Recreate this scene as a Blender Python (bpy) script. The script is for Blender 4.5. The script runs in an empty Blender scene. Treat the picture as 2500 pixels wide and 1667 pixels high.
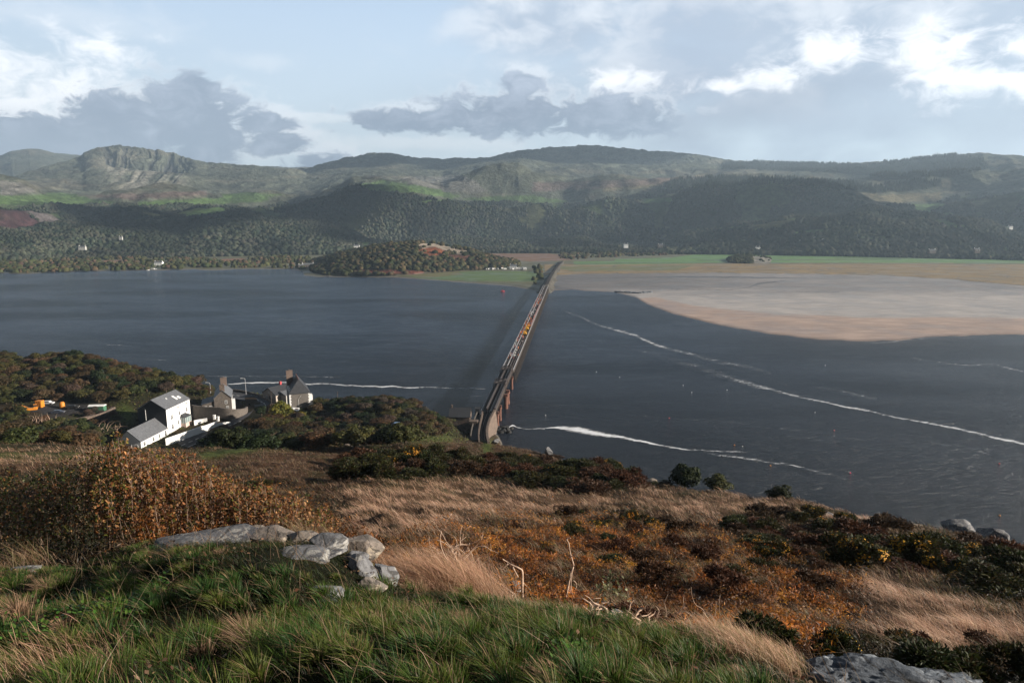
import bpy, bmesh, math, random
import numpy as np
random.seed(7); rng = np.random.default_rng(11)
S = bpy.context.scene
COL = S.collection
F = 1667.0; CX, CY = 1250.0, 833.5; CAMZ = 91.0
TH = math.atan(293.5/F); CT, ST = math.cos(TH), math.sin(TH)

# ---------------------------------------------------------------- projection helpers
def ray(px, py):
    dx = (np.asarray(px, float)-CX)/F; dy = (CY-np.asarray(py, float))/F
    return dx, CT+dy*ST, -ST+dy*CT
def azs(px, py):
    x, y, z = ray(px, py); return np.arctan2(x, y), z/np.hypot(x, y)
def Pz(px, py, z=0.0):
    x, y, d = ray(px, py); t = (z-CAMZ)/d; return np.array([x*t, y*t, z+0*t])
def Pr(px, py, r):
    x, y, d = ray(px, py); t = r/np.hypot(x, y); return np.array([x*t, y*t, CAMZ+d*t])
def proj(x, y, z):
    dz = z-CAMZ; dep = np.maximum(y*CT-dz*ST, 1e-3); up = y*ST+dz*CT
    return CX+F*x/dep, CY-F*up/dep
def azpx(px, z, y):   # azimuth of the point at forward distance y, height z, image column px
    return np.arctan((np.asarray(px, float)-CX)/F*(y*CT-(z-CAMZ)*ST)/y)
# ---------------------------------------------------------------- noise
def _h(ix, iy, s):
    n = (ix.astype(np.int64)*374761393+iy.astype(np.int64)*668265263+s*1442695041) & 0xffffffff
    n = ((n ^ (n >> 13))*1274126177) & 0xffffffff
    return ((n ^ (n >> 16)) & 0xffff)/65535.0
def vn(x, y, s=0):
    ix = np.floor(x); iy = np.floor(y); fx = x-ix; fy = y-iy
    fx = fx*fx*(3-2*fx); fy = fy*fy*(3-2*fy)
    a = _h(ix, iy, s); b = _h(ix+1, iy, s); c = _h(ix, iy+1, s); d = _h(ix+1, iy+1, s)
    return (a+(b-a)*fx)*(1-fy)+(c+(d-c)*fx)*fy
def fbm(x, y, o=4, s=0, g=0.5):
    t = 0; a = 1; n = 0
    for i in range(o):
        t = t+a*(vn(x*2**i+17.3*i, y*2**i-9.1*i, s+i)*2-1); n += a; a *= g
    return t/n
def sst(a, b, x):
    t = np.clip((x-a)/(b-a), 0, 1); return t*t*(3-2*t)
def inpoly(px, py, poly):
    r = np.zeros(px.shape, bool); n = len(poly); j = n-1
    for i in range(n):
        xi, yi = poly[i]; xj, yj = poly[j]
        if yi != yj:
            r ^= ((yi > py) != (yj > py)) & (px < (xj-xi)*(py-yi)/(yj-yi)+xi)
        j = i
    return r
def sdpoly(px, py, poly, ys=1.0):
    d = np.full(px.shape, 1e9); n = len(poly)
    for i in range(n):
        ax, ay = poly[i]; bx, by = poly[(i+1) % n]; ay, by = ay*ys, by*ys
        ex, ey = bx-ax, by-ay; wx, wy = px-ax, py*ys-ay
        t = np.clip((wx*ex+wy*ey)/(ex*ex+ey*ey+1e-9), 0, 1)
        d = np.minimum(d, np.hypot(wx-ex*t, wy-ey*t))
    return np.where(inpoly(px, py, poly), d, -d)
# ---------------------------------------------------------------- objects
def tag(o, label=None, cat=None, group=None, kind=None):
    if label: o['label'] = label
    if cat: o['category'] = cat
    if group: o['group'] = group
    if kind: o['kind'] = kind
    return o
def link(o, parent=None):
    COL.objects.link(o)
    if parent is not None: o.parent = parent
    return o
def np_mesh(name, V, faces, mat=None, col=None, smooth=False):
    """faces: (N,k) int array, or list of such arrays"""
    if not isinstance(faces, list): faces = [faces]
    me = bpy.data.meshes.new(name)
    V = np.ascontiguousarray(V, np.float32)
    me.vertices.add(len(V)); me.vertices.foreach_set('co', V.ravel())
    idx = np.concatenate([f.ravel() for f in faces]).astype(np.int32)
    tot = np.concatenate([np.full(len(f), f.shape[1], np.int32) for f in faces])
    st = np.concatenate([[0], np.cumsum(tot)[:-1]]).astype(np.int32)
    me.loops.add(len(idx)); me.loops.foreach_set('vertex_index', idx)
    me.polygons.add(len(tot)); me.polygons.foreach_set('loop_start', st)
    me.polygons.foreach_set('loop_total', tot)
    if smooth: me.polygons.foreach_set('use_smooth', np.ones(len(tot), bool))
    if col is not None:
        c = np.ones((len(V), 4), np.float32); c[:, :3] = col[:, :3]
        at = me.color_attributes.new('Col', 'FLOAT_COLOR', 'POINT')
        at.data.foreach_set('color', c.ravel())
    me.update(); me.validate()
    if mat: me.materials.append(mat)
    return me
def grid_faces(nr, nc):
    i = np.arange(nr*nc).reshape(nr, nc)
    return np.stack([i[:-1, :-1], i[:-1, 1:], i[1:, 1:], i[1:, :-1]], -1).reshape(-1, 4)
def thing(name, loc, label, cat, group=None, rz=0):
    o = bpy.data.objects.new(name, None); link(o); o.location = loc; o.rotation_euler[2] = rz
    o.empty_display_size = 0.3
    return tag(o, label, cat, group)
def copy_tree(o, parent=None):
    c = o.copy(); COL.objects.link(c); c.parent = parent
    for ch in o.children: copy_tree(ch, c)
    return c
class MB:
    """collects simple shapes into ONE mesh"""
    def __init__(s): s.v = []; s.f = []
    def quadbox(s, P):  # 8 corners: 4 bottom ccw, 4 top
        b = len(s.v); s.v += [tuple(p) for p in P]
        s.f += [(b, b+3, b+2, b+1), (b+4, b+5, b+6, b+7)]+[(b+i, b+(i+1) % 4, b+4+(i+1) % 4, b+4+i) for i in range(4)]
        return s
    def box(s, x0, x1, y0, y1, z0, z1):
        return s.quadbox([(x0, y0, z0), (x1, y0, z0), (x1, y1, z0), (x0, y1, z0), (x0, y0, z1), (x1, y0, z1), (x1, y1, z1), (x0, y1, z1)])
    def poly(s, pts):
        b = len(s.v); s.v += [tuple(p) for p in pts]; s.f.append(tuple(range(b, b+len(pts)))); return s
    def prism(s, prof, axis, a, b):
        """prof 2d polygon extruded along axis ('x' or 'y') a..b"""
        n = len(prof); k = len(s.v)
        for t in (a, b):
            for (u, w) in prof: s.v.append((t, u, w) if axis == 'x' else (u, t, w))
        s.f.append(tuple(range(k, k+n))); s.f.append(tuple(range(k+2*n-1, k+n-1, -1)))
        for i in range(n): s.f.append((k+i, k+n+i, k+n+(i+1) % n, k+(i+1) % n))
        return s
    def beam(s, a, b, w, h=None):
        a = np.array(a, float); b = np.array(b, float); h = h or w
        d = b-a; d /= np.linalg.norm(d)+1e-9
        up = np.array([0, 0, 1.]) if abs(d[2]) < .95 else np.array([0, 1., 0])
        r = np.cross(d, up); r /= np.linalg.norm(r); u = np.cross(r, d)
        P = []
        for q in (a, b):
            P += [q-r*w/2-u*h/2, q+r*w/2-u*h/2, q+r*w/2+u*h/2, q-r*w/2+u*h/2]
        return s.quadbox(P)
    def tube(s, pts, rad, n=7, cap=True):
        pts = [np.array(p, float) for p in pts]; k = len(s.v); m = len(pts)
        if not hasattr(rad, '__len__'): rad = [rad]*m
        for i, p in enumerate(pts):
            d = pts[min(i+1, m-1)]-pts[max(i-1, 0)]; d /= np.linalg.norm(d)+1e-9
            up = np.array([0, 0, 1.]) if abs(d[2]) < .9 else np.array([1., 0, 0])
            r = np.cross(d, up); r /= np.linalg.norm(r); u = np.cross(r, d)
            for j in range(n):
                a = 2*math.pi*j/n; s.v.append(tuple(p+rad[i]*(r*math.cos(a)+u*math.sin(a))))
        for i in range(m-1):
            for j in range(n):
                s.f.append((k+i*n+j, k+i*n+(j+1) % n, k+(i+1)*n+(j+1) % n, k+(i+1)*n+j))
        if cap:
            s.f.append(tuple(range(k, k+n))); s.f.append(tuple(range(k+(m-1)*n+n-1, k+(m-1)*n-1, -1)))
        return s
    def mesh(s, name, mat=None, smooth=False, bevel=0):
        me = bpy.data.meshes.new(name); me.from_pydata([tuple(map(float, v)) for v in s.v], [], s.f)
        bm = bmesh.new(); bm.from_mesh(me); bmesh.ops.recalc_face_normals(bm, faces=bm.faces)
        bm.to_mesh(me); bm.free()
        if smooth: me.polygons.foreach_set('use_smooth', [True]*len(me.polygons))
        if mat: me.materials.append(mat)
        return me
    def build(s, name, mat, parent=None, smooth=False, bevel=0):
        o = bpy.data.objects.new(name, s.mesh(name, mat, smooth)); link(o, parent)
        if bevel:
            b = o.modifiers.new('bevel', 'BEVEL'); b.width = bevel; b.segments = 2; b.limit_method = 'ANGLE'
        return o
# ---------------------------------------------------------------- materials
def nt(mat): mat.use_nodes = True; mat.node_tree.nodes.clear(); return mat.node_tree
class NG:
    def __init__(s, tree): s.t = tree; s.n = tree.nodes; s.l = tree.links
    def node(s, ty, **kw):
        n = s.n.new(ty); ins = kw.pop('ins', {})
        for k, v in kw.items(): setattr(n, k, v)
        for k, v in ins.items():
            if isinstance(v, bpy.types.NodeSocket): s.l.new(v, n.inputs[k])
            elif v is not None: n.inputs[k].default_value = v
        return n
    def m(s, op, a, b=0.0, c=None, clamp=False):
        n = s.n.new('ShaderNodeMath'); n.operation = op; n.use_clamp = clamp
        for i, v in enumerate((a, b, c)):
            if v is None: continue
            if isinstance(v, bpy.types.NodeSocket): s.l.new(v, n.inputs[i])
            else: n.inputs[i].default_value = v
        return n.outputs[0]
    def mr(s, v, a, b, c=0.0, d=1.0, smooth=True):
        n = s.n.new('ShaderNodeMapRange'); n.interpolation_type = 'SMOOTHSTEP' if smooth else 'LINEAR'
        s.l.new(v, n.inputs[0])
        for i, q in enumerate((a, b, c, d)): n.inputs[i+1].default_value = q
        return n.outputs[0]
    def mix(s, f, a, b, blend='MIX'):
        n = s.n.new('ShaderNodeMix'); n.data_type = 'RGBA'; n.blend_type = blend; n.clamp_factor = True
        for k, v in ((0, f), (6, a), (7, b)):
            if isinstance(v, bpy.types.NodeSocket): s.l.new(v, n.inputs[k])
            elif k == 0: n.inputs[0].default_value = v
            else: n.inputs[k].default_value = (*v, 1) if len(v) == 3 else v
        return n.outputs[2]
    def noise(s, scale, detail=4, rough=.55, vec=None, dist=0.0, col=False):
        n = s.node('ShaderNodeTexNoise', ins={'Scale': scale, 'Detail': detail, 'Roughness': rough, 'Distortion': dist})
        if vec is not None: s.l.new(vec, n.inputs['Vector'])
        return n.outputs['Color' if col else 'Fac']
    def obj(s, sc=(1, 1, 1), rot=(0, 0, 0)):
        c = s.node('ShaderNodeTexCoord'); m = s.node('ShaderNodeMapping', ins={'Scale': sc, 'Rotation': rot})
        s.l.new(c.outputs['Object'], m.inputs[0]); return m.outputs[0]
    def bump(s, h, strength=.3, dist=.1, normal=None):
        n = s.node('ShaderNodeBump', ins={'Strength': strength, 'Distance': dist, 'Height': h})
        if normal is not None: s.l.new(normal, n.inputs['Normal'])
        return n.outputs[0]
    def out(s, sh): o = s.node('ShaderNodeOutputMaterial'); s.l.new(sh, o.inputs[0]); return o
def bsdf(g, color, rough=.8, spec=.3, normal=None, metal=0.0, **kw):
    n = g.node('ShaderNodeBsdfPrincipled', ins={'Roughness': rough, 'Specular IOR Level': spec, 'Metallic': metal})
    if isinstance(color, bpy.types.NodeSocket): g.l.new(color, n.inputs['Base Color'])
    else: n.inputs['Base Color'].default_value = (*color, 1)
    if normal is not None: g.l.new(normal, n.inputs['Normal'])
    for k, v in kw.items(): n.inputs[k].default_value = v
    return n.outputs[0]
def mat_plain(name, c, rough=.7, spec=.3, var=.25, scale=2.0, metal=0.0, bump=.15):
    m = bpy.data.materials.new(name); g = NG(nt(m)); v = g.obj()
    n = g.noise(scale, 5, .6, v); n2 = g.noise(scale*7, 3, .6, v)
    f = g.m('MULTIPLY_ADD', n, .7, g.m('MULTIPLY', n2, .3))
    k = g.mr(f, .3, .7, 1-var, 1+var*.6)
    cc = g.mix(1.0, c, g.node('ShaderNodeCombineColor', ins={0: k, 1: k, 2: k}).outputs[0], 'MULTIPLY')
    g.out(bsdf(g, cc, rough, spec, g.bump(n2, bump, .03), metal)); return m
def mat_leaf(name, trans=.3, rnd=.25, rough=.6, tint=(1, 1, 1), spec=.15):
    m = bpy.data.materials.new(name); g = NG(nt(m))
    a = g.node('ShaderNodeAttribute', attribute_name='Col').outputs['Color']
    r = g.node('ShaderNodeObjectInfo').outputs['Random']
    k = g.mr(r, 0, 1, 1-rnd, 1+rnd, False)
    cc = g.mix(1.0, a, g.node('ShaderNodeCombineColor', ins={0: g.m('MULTIPLY', k, tint[0]), 1: tint[1], 2: tint[2]}).outputs[0], 'MULTIPLY')
    b = bsdf(g, cc, rough, spec)
    if trans > 0:
        t = g.node('ShaderNodeBsdfTranslucent'); g.l.new(cc, t.inputs[0])
        x = g.node('ShaderNodeMixShader', ins={0: trans}); g.l.new(b, x.inputs[1]); g.l.new(t.outputs[0], x.inputs[2]); b = x.outputs[0]
    g.out(b); return m
# ---------------------------------------------------------------- camera, sun, sky
cam = bpy.data.cameras.new('camera'); cam.lens = 24.0; cam.sensor_width = 36.0; cam.clip_end = 60000; cam.clip_start = .1
co = bpy.data.objects.new('camera', cam); link(co); co.location = (0, 0, CAMZ); co.rotation_euler = (math.pi/2-TH, 0, 0)
S.camera = co
SUN_AZ = math.radians(97); SUN_EL = math.radians(18)   # azimuth clockwise from +Y
sd_ = np.array([math.sin(SUN_AZ)*math.cos(SUN_EL), math.cos(SUN_AZ)*math.cos(SUN_EL), math.sin(SUN_EL)])
sl = bpy.data.lights.new('sun', 'SUN'); sl.energy = 5.0; sl.angle = math.radians(.5); sl.color = (1, .90, .78)
so = bpy.data.objects.new('sun', sl); link(so)
from mathutils import Vector
so.rotation_euler = Vector(-sd_).to_track_quat('-Z', 'Y').to_euler()
S.view_settings.view_transform = 'Standard'; S.view_settings.look = 'None'; S.view_settings.exposure = 1.3; S.view_settings.gamma = 1

W = bpy.data.worlds.new('World'); S.world = W; W.use_nodes = True
W.node_tree.nodes.clear(); g = NG(W.node_tree)
sky = g.node('ShaderNodeTexSky', sky_type='NISHITA', sun_disc=False, sun_elevation=SUN_EL, sun_rotation=SUN_AZ,
             altitude=50, air_density=1.0, dust_density=1.5, ozone_density=1.5)
geo = g.node('ShaderNodeTexCoord').outputs['Generated']
sx = g.node('ShaderNodeSeparateXYZ'); g.l.new(geo, sx.inputs[0]); X, Y, Z = sx.outputs
ln = g.m('SQRT', g.m('ADD', g.m('MULTIPLY', X, X), g.m('MULTIPLY', Y, Y)))
u = g.m('ARCTAN2', X, Y); v = g.m('DIVIDE', Z, g.m('MAXIMUM', ln, .05))
cv = g.node('ShaderNodeCombineXYZ', ins={0: u, 1: v, 2: 0.0}).outputs[0]
cv2 = g.node('ShaderNodeMapping', ins={'Scale': (1.0, 1.7, 1)}); g.l.new(cv, cv2.inputs[0]); cv2 = cv2.outputs[0]
nA = g.m('SUBTRACT', g.noise(9, 3, .55, cv2, .4), .5)
nB = g.m('SUBTRACT', g.noise(26, 9, .66, cv2, .6), .5)
nC = g.m('SUBTRACT', g.noise(3.0, 4, .5, cv2), .5)
def blob(pts, warpA=1.6, warpB=.6, e0=0.0, e1=.5):
    """pts: list of (px,py,rx,ryUp,ryDown) in source px -> soft mask on the sky dome"""
    best = None
    for (px, py, rx, ru, rd) in pts:
        a, s_ = azs(px, py)
        du = g.m('DIVIDE', g.m('SUBTRACT', u, float(a)), rx/F)
        dv = g.m('SUBTRACT', v, float(s_))
        dv = g.m('MAXIMUM', g.m('DIVIDE', dv, ru/F), g.m('DIVIDE', g.m('MULTIPLY', dv, -1.0), rd/F))
        e = g.m('SUBTRACT', 1.0, g.m('SQRT', g.m('ADD', g.m('MULTIPLY', du, du), g.m('MULTIPLY', dv, dv))))
        best = e if best is None else g.m('SMOOTH_MAX', best, e, .15)
    e = g.m('ADD', best, g.m('MULTIPLY_ADD', nA, warpA, g.m('MULTIPLY', nB, warpB)))
    return g.mr(e, e0, e1)
base = sky.outputs[0]
skyc = g.node('ShaderNodeMix', data_type='RGBA'); 
SK = .05
gain = g.node('ShaderNodeMix', data_type='RGBA', blend_type='MULTIPLY'); gain.inputs[0].default_value = 1
g.l.new(base, gain.inputs[6]); gain.inputs[7].default_value = (1, 1, 1, 1)
c = gain.outputs[2]
K = 1/SK
def C(r, gg, b): # sRGB 0-255 -> linear radiance / SK
    f = lambda q: .53*((q/255+.055)/1.055)**2.4 if q > 10 else q/255/12.92
    return (f(r)*K, f(gg)*K, f(b)*K)
# thin veil low in the sky, blue higher up; above ~25 deg the Nishita sky, darkened out of view to cut ambient light
veil = g.mr(v, .60, .24, 0, 1)
c = g.mix(veil, c, g.mix(g.mr(v, .02, .36), C(206, 220, 228), C(176, 198, 224)))
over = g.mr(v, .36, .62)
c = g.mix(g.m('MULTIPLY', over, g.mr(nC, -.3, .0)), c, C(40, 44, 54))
# unseen sky beside and behind the viewer, darkened to deepen the shadows
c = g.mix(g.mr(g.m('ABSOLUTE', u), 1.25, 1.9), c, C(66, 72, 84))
# wispy high white
w = blob([(640, 150, 150, 30, 28), (100, 40, 330, 70, 50)], 1.5, 1.6, 0, .9)
c = g.mix(g.m('MULTIPLY', w, .35), c, C(228, 234, 242))
# big grey sheet on the right
wr = blob([(2150, 60, 1050, 800, 420), (1350, 40, 330, 900, 150)], 1.0, .3, 0, .7)
gc = g.mix(g.mr(g.m('ADD', nA, g.m('MULTIPLY', nB, .5)), -.14, .16), C(172, 186, 205), C(214, 221, 231))
c = g.mix(wr, c, g.mix(g.mr(v, .09, .24), C(150, 163, 183), gc))
dk = blob([(1680, 150, 190, 260, 190)], .8, .3, 0, 1)
c = g.mix(g.m('MULTIPLY', dk, .5), c, C(160, 174, 196))
# whites
wh = blob([(30, 240, 290, 150, 160), (170, 225, 140, 90, 110), (2050, 120, 130, 50, 60), (2300, 120, 130, 60, 50), (2420, 200, 210, 70, 60), (1890, 185, 120, 34, 34), (1760, 210, 70, 26, 26), (1500, 200, 110, 30, 40), (2480, 110, 70, 70, 60)], 2.2, 2.2, -.05, .95)
c = g.mix(g.m('MULTIPLY', wh, .93), c, C(262, 263, 266))
wl = blob([(330, 250, 90, 50, 60), (640, 330, 150, 80, 80), (1050, 350, 330, 28, 28), (800, 285, 260, 10, 24)], 1.8, 1.5, 0, .7)
c = g.mix(g.m('MULTIPLY', wl, .6), c, C(232, 238, 243))
# dark cumulus with flat bases, a lit rim behind each
DC = [(470, 300, 150, 105, 110), (300, 290, 130, 65, 100), (150, 340, 330, 50, 60), (640, 300, 80, 26, 26), (680, 350, 70, 30, 30), (770, 400, 100, 26, 40), (1000, 300, 180, 36, 32), (1250, 290, 240, 70, 50), (1480, 290, 180, 60, 56), (1270, 200, 60, 26, 40)]
rim = blob([(a+22, b-20, rx*1.04, ru*1.05, rd*.8) for a, b, rx, ru, rd in DC], 1.4, 2.1, -.04, .5)
c = g.mix(g.m('MULTIPLY', rim, .62), c, C(232, 237, 244))
dc = blob([(470, 300, 150, 105, 110), (300, 290, 130, 65, 100), (150, 340, 330, 50, 60), (640, 300, 80, 26, 26), (680, 350, 70, 30, 30), (770, 400, 100, 26, 40),
           (1000, 300, 180, 36, 32), (1250, 290, 240, 70, 50), (1480, 290, 180, 60, 56), (1270, 200, 60, 26, 40), (480, 210, 60, 40, 60)], 1.4, 2.1, -.04, .34)
dsh = g.m('ADD', g.m('MULTIPLY', g.mr(v, .10, .26), .6), g.m('MULTIPLY_ADD', nB, 1.6, g.m('MULTIPLY', nA, 1.2)))
dcol = g.mix(g.mr(dsh, -.1, .8), C(128, 143, 165), C(180, 192, 211))
c = g.mix(g.m('MULTIPLY', dc, .92), c, dcol)
# murk over the far left ridge
mk = blob([(20, 380, 420, 70, 90)], .5, .2, 0, .9)
c = g.mix(g.m('MULTIPLY', mk, .8), c, C(158, 170, 188))
# sun-side glow at the right edge low down
c = g.mix(g.m('MULTIPLY', blob([(2700, 420, 420, 160, 120)], .3, .1, 0, 1), .5), c, C(205, 214, 226))
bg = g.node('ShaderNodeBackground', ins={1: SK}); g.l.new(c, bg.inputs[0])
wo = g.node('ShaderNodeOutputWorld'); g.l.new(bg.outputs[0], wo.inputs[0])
g.n.remove(skyc)
# ================================================================= NEAR GROUND (heightfield)
ctl = []
for az_ in (-.75, -.35, 0, .35, .75): ctl += [(az_, 2.0, -1.0), (az_, 1.2, -1.42)]
def cp(*L):
    for px, py, r in L:
        a, s_ = azs(px, py); ctl.append((float(a), r/math.cos(float(a)), float(s_)))
def cz(*L):
    for px, z, r in L:
        a = float(azpx(px, z, r)); R_ = r/math.cos(a); ctl.append((a, R_, (z-CAMZ)/R_))
cp((-300,1667,4.8),(0,1667,4.6),(600,1667,4.3),(1250,1667,4.1),(1750,1667,4.6),(2050,1690,5.0),(2500,1720,6.5),(3000,1700,8),
   (-300,1430,9.5),(0,1400,9.2),(200,1375,9.6),(350,1340,9.8),(550,1325,10),(760,1325,10),(900,1370,9.7),(960,1440,9.0),(1100,1462,8.6),(1250,1490,8.0),(1400,1520,7.5),(1560,1560,7.0),(1750,1610,6.2),
   (300,1520,6.2),(800,1520,6.2),(1250,1580,5.4),(1000,1580,5.6),
   (1000,1345,25),(1200,1420,20),(1300,1350,27),(1500,1450,20),(1700,1530,15),(1750,1400,24),(1900,1560,13),(2000,1420,24),(2200,1580,13),(2250,1470,19),(2500,1600,13),(2500,1450,23),(3000,1560,18),
   (900,1260,38),(1150,1270,38),(1500,1310,36),(1800,1320,36),(2100,1350,34),(2300,1390,30),(3000,1450,30),
   (860,1195,52),(1100,1185,62),(1300,1210,58),(1450,1235,55),(1650,1230,58),(1850,1260,52),(2050,1290,46),
   (-300,1130,60),(0,1125,62),(0,1160,45),(300,1140,60),(400,1135,68),(560,1110,88),(600,1150,64),(750,1100,100),(850,1135,78),(1000,1085,115),(1100,1085,118),(1190,1082,122),(1250,1090,118),(1330,1110,108),(1300,1150,82),
   (1480,1155,93),(1580,1185,84),(1750,1203,72),(1900,1218,66),(2000,1232,62),(2150,1270,55),(2330,1312,48),(2500,1358,42),(3000,1470,34),(1200,1130,88))
cz((-300,82.6,14),(100,83,14),(500,83.4,14),(800,83.2,14),(950,83.5,13),(1100,83.9,12),(1300,84.2,11),(1500,84.6,10),(-300,77,25),(300,77,25),(700,76.5,26),
   # scrub strip and hidden fall towards the village
   (-300,45,132),(0,45,132),(300,44.5,132),(600,44,132),(850,43,134),(1050,43,134),
   (-300,30,168),(0,30,168),(300,29,168),(600,28,168),(850,27,168),(1050,26,168),(1190,29,168),
   (1300,24,175),(1400,20,170),(1500,18,155),(1750,20,130),(2000,20,112),(2200,20,102),(2500,22,88),(3000,20,80),
   (1190,10,225),(1290,-4,238),(1400,-4,215),(1500,-4,195),(1750,-4,170),(2000,-4,150),(2200,-4,140),(2500,-4,120),(3000,-4,115),
   # village shelf
   (-300,19,240),(0,19,240),(150,18.6,240),(280,14.5,232),(300,14,222),(410,13,228),(480,13,236),(560,15,250),(600,15.5,262),(640,15,285),(560,15,280),(500,15.5,262),(540,17.0,262),(700,16,262),(760,16.5,266),
   (350,16,250),(430,15.5,258),(0,18.5,262),(150,18.3,262),
   (640,13.6,300),(760,10,292),(600,13.6,303),(560,13,303),
   (600,-5,345),(700,-5,330),(800,-5,330),(900,-5,325),(1000,-5,315),(1080,-3,300),(1130,-3,292),
   # portal
   (1130,7.0,262),(1160,8.2,250),(1195,8.0,248),(1110,5.5,278),(1165,2,287),(1225,1,262),(1230,-1.0,280),(1222,-1.5,292),(1260,-4,290),(1185,-3,300),
   # far beyond
   (-300,-8,440),(0,-8,440),(150,-8,440),(300,-8,420),(420,-8,400),(520,-8,380),(700,-10,420),(1000,-10,420),(1400,-12,400),(2000,-12,400),(2600,-12,400),(3200,-12,400),(2000,-10,220),(2800,-10,200),(1600,-10,260))
cp((-300,875,345),(0,878,350),(60,885,335),(150,872,330),(250,888,328),(320,905,325),(423,932,318),(476,945,312),(520,958,305),
   (-300,960,275),(0,960,275),(150,958,278),(300,962,280),(420,965,285),(150,915,305),(300,935,300),
   (780,990,278),(860,984,278),(960,982,276),(1020,1002,272),(1080,1035,266),(850,1045,222),(960,1052,215),(1060,1066,222),(700,1040,225),(620,1062,205),(780,1030,240),(600,1045,228))
ctl = np.array(ctl)
_U = np.stack([ctl[:, 0]*4, np.log(ctl[:, 1])], 1)
def _phi(d2): return np.where(d2 > 1e-12, .5*d2*np.log(np.maximum(d2, 1e-12)), 0)
_n = len(_U); _D = ((_U[:, None]-_U[None])**2).sum(-1)
_A = np.zeros((_n+3, _n+3)); _A[:_n, :_n] = _phi(_D)+np.eye(_n)*2e-4; _A[:_n, _n] = 1; _A[:_n, _n+1:] = _U
_A[_n:, :_n] = _A[:_n, _n:].T
_w = np.linalg.solve(_A, np.concatenate([ctl[:, 2], [0, 0, 0]]))
def near_s(a, lr):
    sh = a.shape; P = np.stack([a.ravel()*4, lr.ravel()], 1); out = np.empty(len(P))
    for i in range(0, len(P), 40000):
        q = P[i:i+40000]; d = ((q[:, None]-_U[None])**2).sum(-1)
        out[i:i+40000] = _phi(d)@_w[:_n]+_w[_n]+q@_w[_n+1:]
    return out.reshape(sh)
def H(x, y):
    x = np.asarray(x, float); y = np.asarray(y, float)
    r = np.maximum(np.hypot(x, y), .8); a = np.arctan2(x, y)
    z = CAMZ+r*near_s(np.clip(a, -1.0, 1.0), np.log(np.clip(r, 1.2, 560)))
    flat = np.maximum(sst(228, 236, y)*sst(280, 268, y), sst(20, 12, z)*sst(215, 225, y))*.85
    z = z+(fbm(x/14, y/14, 3, 3)*1.0*sst(15, 90, r)+fbm(x/2.3, y/2.3, 4, 9)*np.clip(r*.012, .06, .45)+(fbm(x/.5, y/.5, 2, 5)*.05+fbm(x/1.1+3, y/1.1, 2, 15)*.20*sst(2, 4, r)+fbm(x/2.3+8, y/1.9, 2, 25)*.34*sst(2.5, 4.5, y)*sst(9.2, 7.2, y))*sst(40, 9, r))*(1-flat)
    return np.maximum(z, -8)
NR, NA = 620, 760
rr = np.exp(np.linspace(math.log(1.3), math.log(540), NR)); aa = np.linspace(-.95, .95, NA)
R2, A2 = np.meshgrid(rr, aa, indexing='ij'); GX, GY = R2*np.sin(A2), R2*np.cos(A2)
GZ = H(GX, GY)
PX, PY = proj(GX, GY, GZ)

# colour zones of the near ground (source px polygons, ordered)
SOIL = (.02, .014, .009); GRASS = (.035, .05, .012); STRAW = (.075, .045, .025); BRACK = (.045, .018, .007); GORSE = (.022, .022, .009); PATHG = (.06, .08, .02)
zones = {
 'straw': [[(840,1190),(1000,1165),(1200,1160),(1460,1185),(1500,1230),(1400,1260),(1180,1270),(1060,1310),(960,1340),(860,1330),(820,1260)],
           [(1540,1195),(1700,1215),(1760,1200),(1960,1218),(2150,1262),(2130,1290),(1900,1260),(1700,1265),(1560,1240)],
           [(2080,1395),(2200,1400),(2330,1440),(2420,1500),(2500,1510),(2600,1640),(2400,1620),(2200,1580),(2090,1520),(2110,1470)],
           [(0,1095),(250,1085),(420,1100),(380,1130),(0,1135),(-300,1135),(-300,1095)]],
 'brown': [[(500,1110),(760,1075),(1100,1078),(1180,1100),(1100,1130),(960,1120),(860,1190),(800,1200),(640,1160),(450,1140)],
           [(-300,1130),(400,1130),(700,1190),(-300,1220)], [(1180,1080),(1330,1105),(1480,1150),(1400,1160),(1200,1120)],
           [(1300,1215),(1560,1240),(1700,1290),(1500,1330),(1280,1270)]],
 'bracken': [[(900,1350),(1100,1300),(1300,1270),(1600,1290),(2000,1320),(2120,1400),(2090,1520),(2000,1620),(1700,1600),(1400,1560),(1150,1440),(930,1440)],
             [(330,1200),(640,1195),(740,1230),(800,1275),(880,1320),(930,1360),(930,1440),(330,1420)]],
 'gorse': [[(900,1110),(1000,1130),(1250,1110),(1500,1150),(1540,1190),(1300,1190),(1000,1160),(900,1170)],[(-300,1150),(330,1150),(330,1420),(-300,1420)],
           [(1800,1270),(2500,1340),(2600,1500),(2430,1490),(2200,1400),(2050,1390),(1780,1330)],[(1950,1600),(2600,1600),(2600,1750),(1950,1750)],
           [(2070,1520),(2300,1600),(2300,1700),(2000,1700)],[(-400,840),(500,935),(520,970),(300,985),(0,985),(-400,985)],[(-400,1035),(280,1040),(500,1075),(1000,1065),(1000,1092),(600,1095),(-400,1100)],
           [(600,1010),(760,1000),(780,975),(960,965),(1100,1030),(1130,1065),(620,1075)]],
 'path': [[(480,1108),(620,1088),(800,1070),(1100,1068),(1100,1078),(800,1080),(640,1097),(500,1120)],[(1180,1080),(1200,1080),(1195,1130),(1180,1130)],[(-300,1106),(200,1106),(200,1114),(-300,1114)],
          [(130,1035),(280,1005),(300,985),(330,1000),(320,1030),(200,1050)],[(435,920),(470,920),(470,940),(435,940)]],
 'tarmac': [[(90,980),(150,985),(250,988),(220,1000),(140,1018),(100,1010)]],
}
zc = {'straw': STRAW, 'brown': (.055, .030, .017), 'bracken': BRACK, 'gorse': GORSE, 'path': PATHG, 'tarmac': (.035, .036, .04)}
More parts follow.
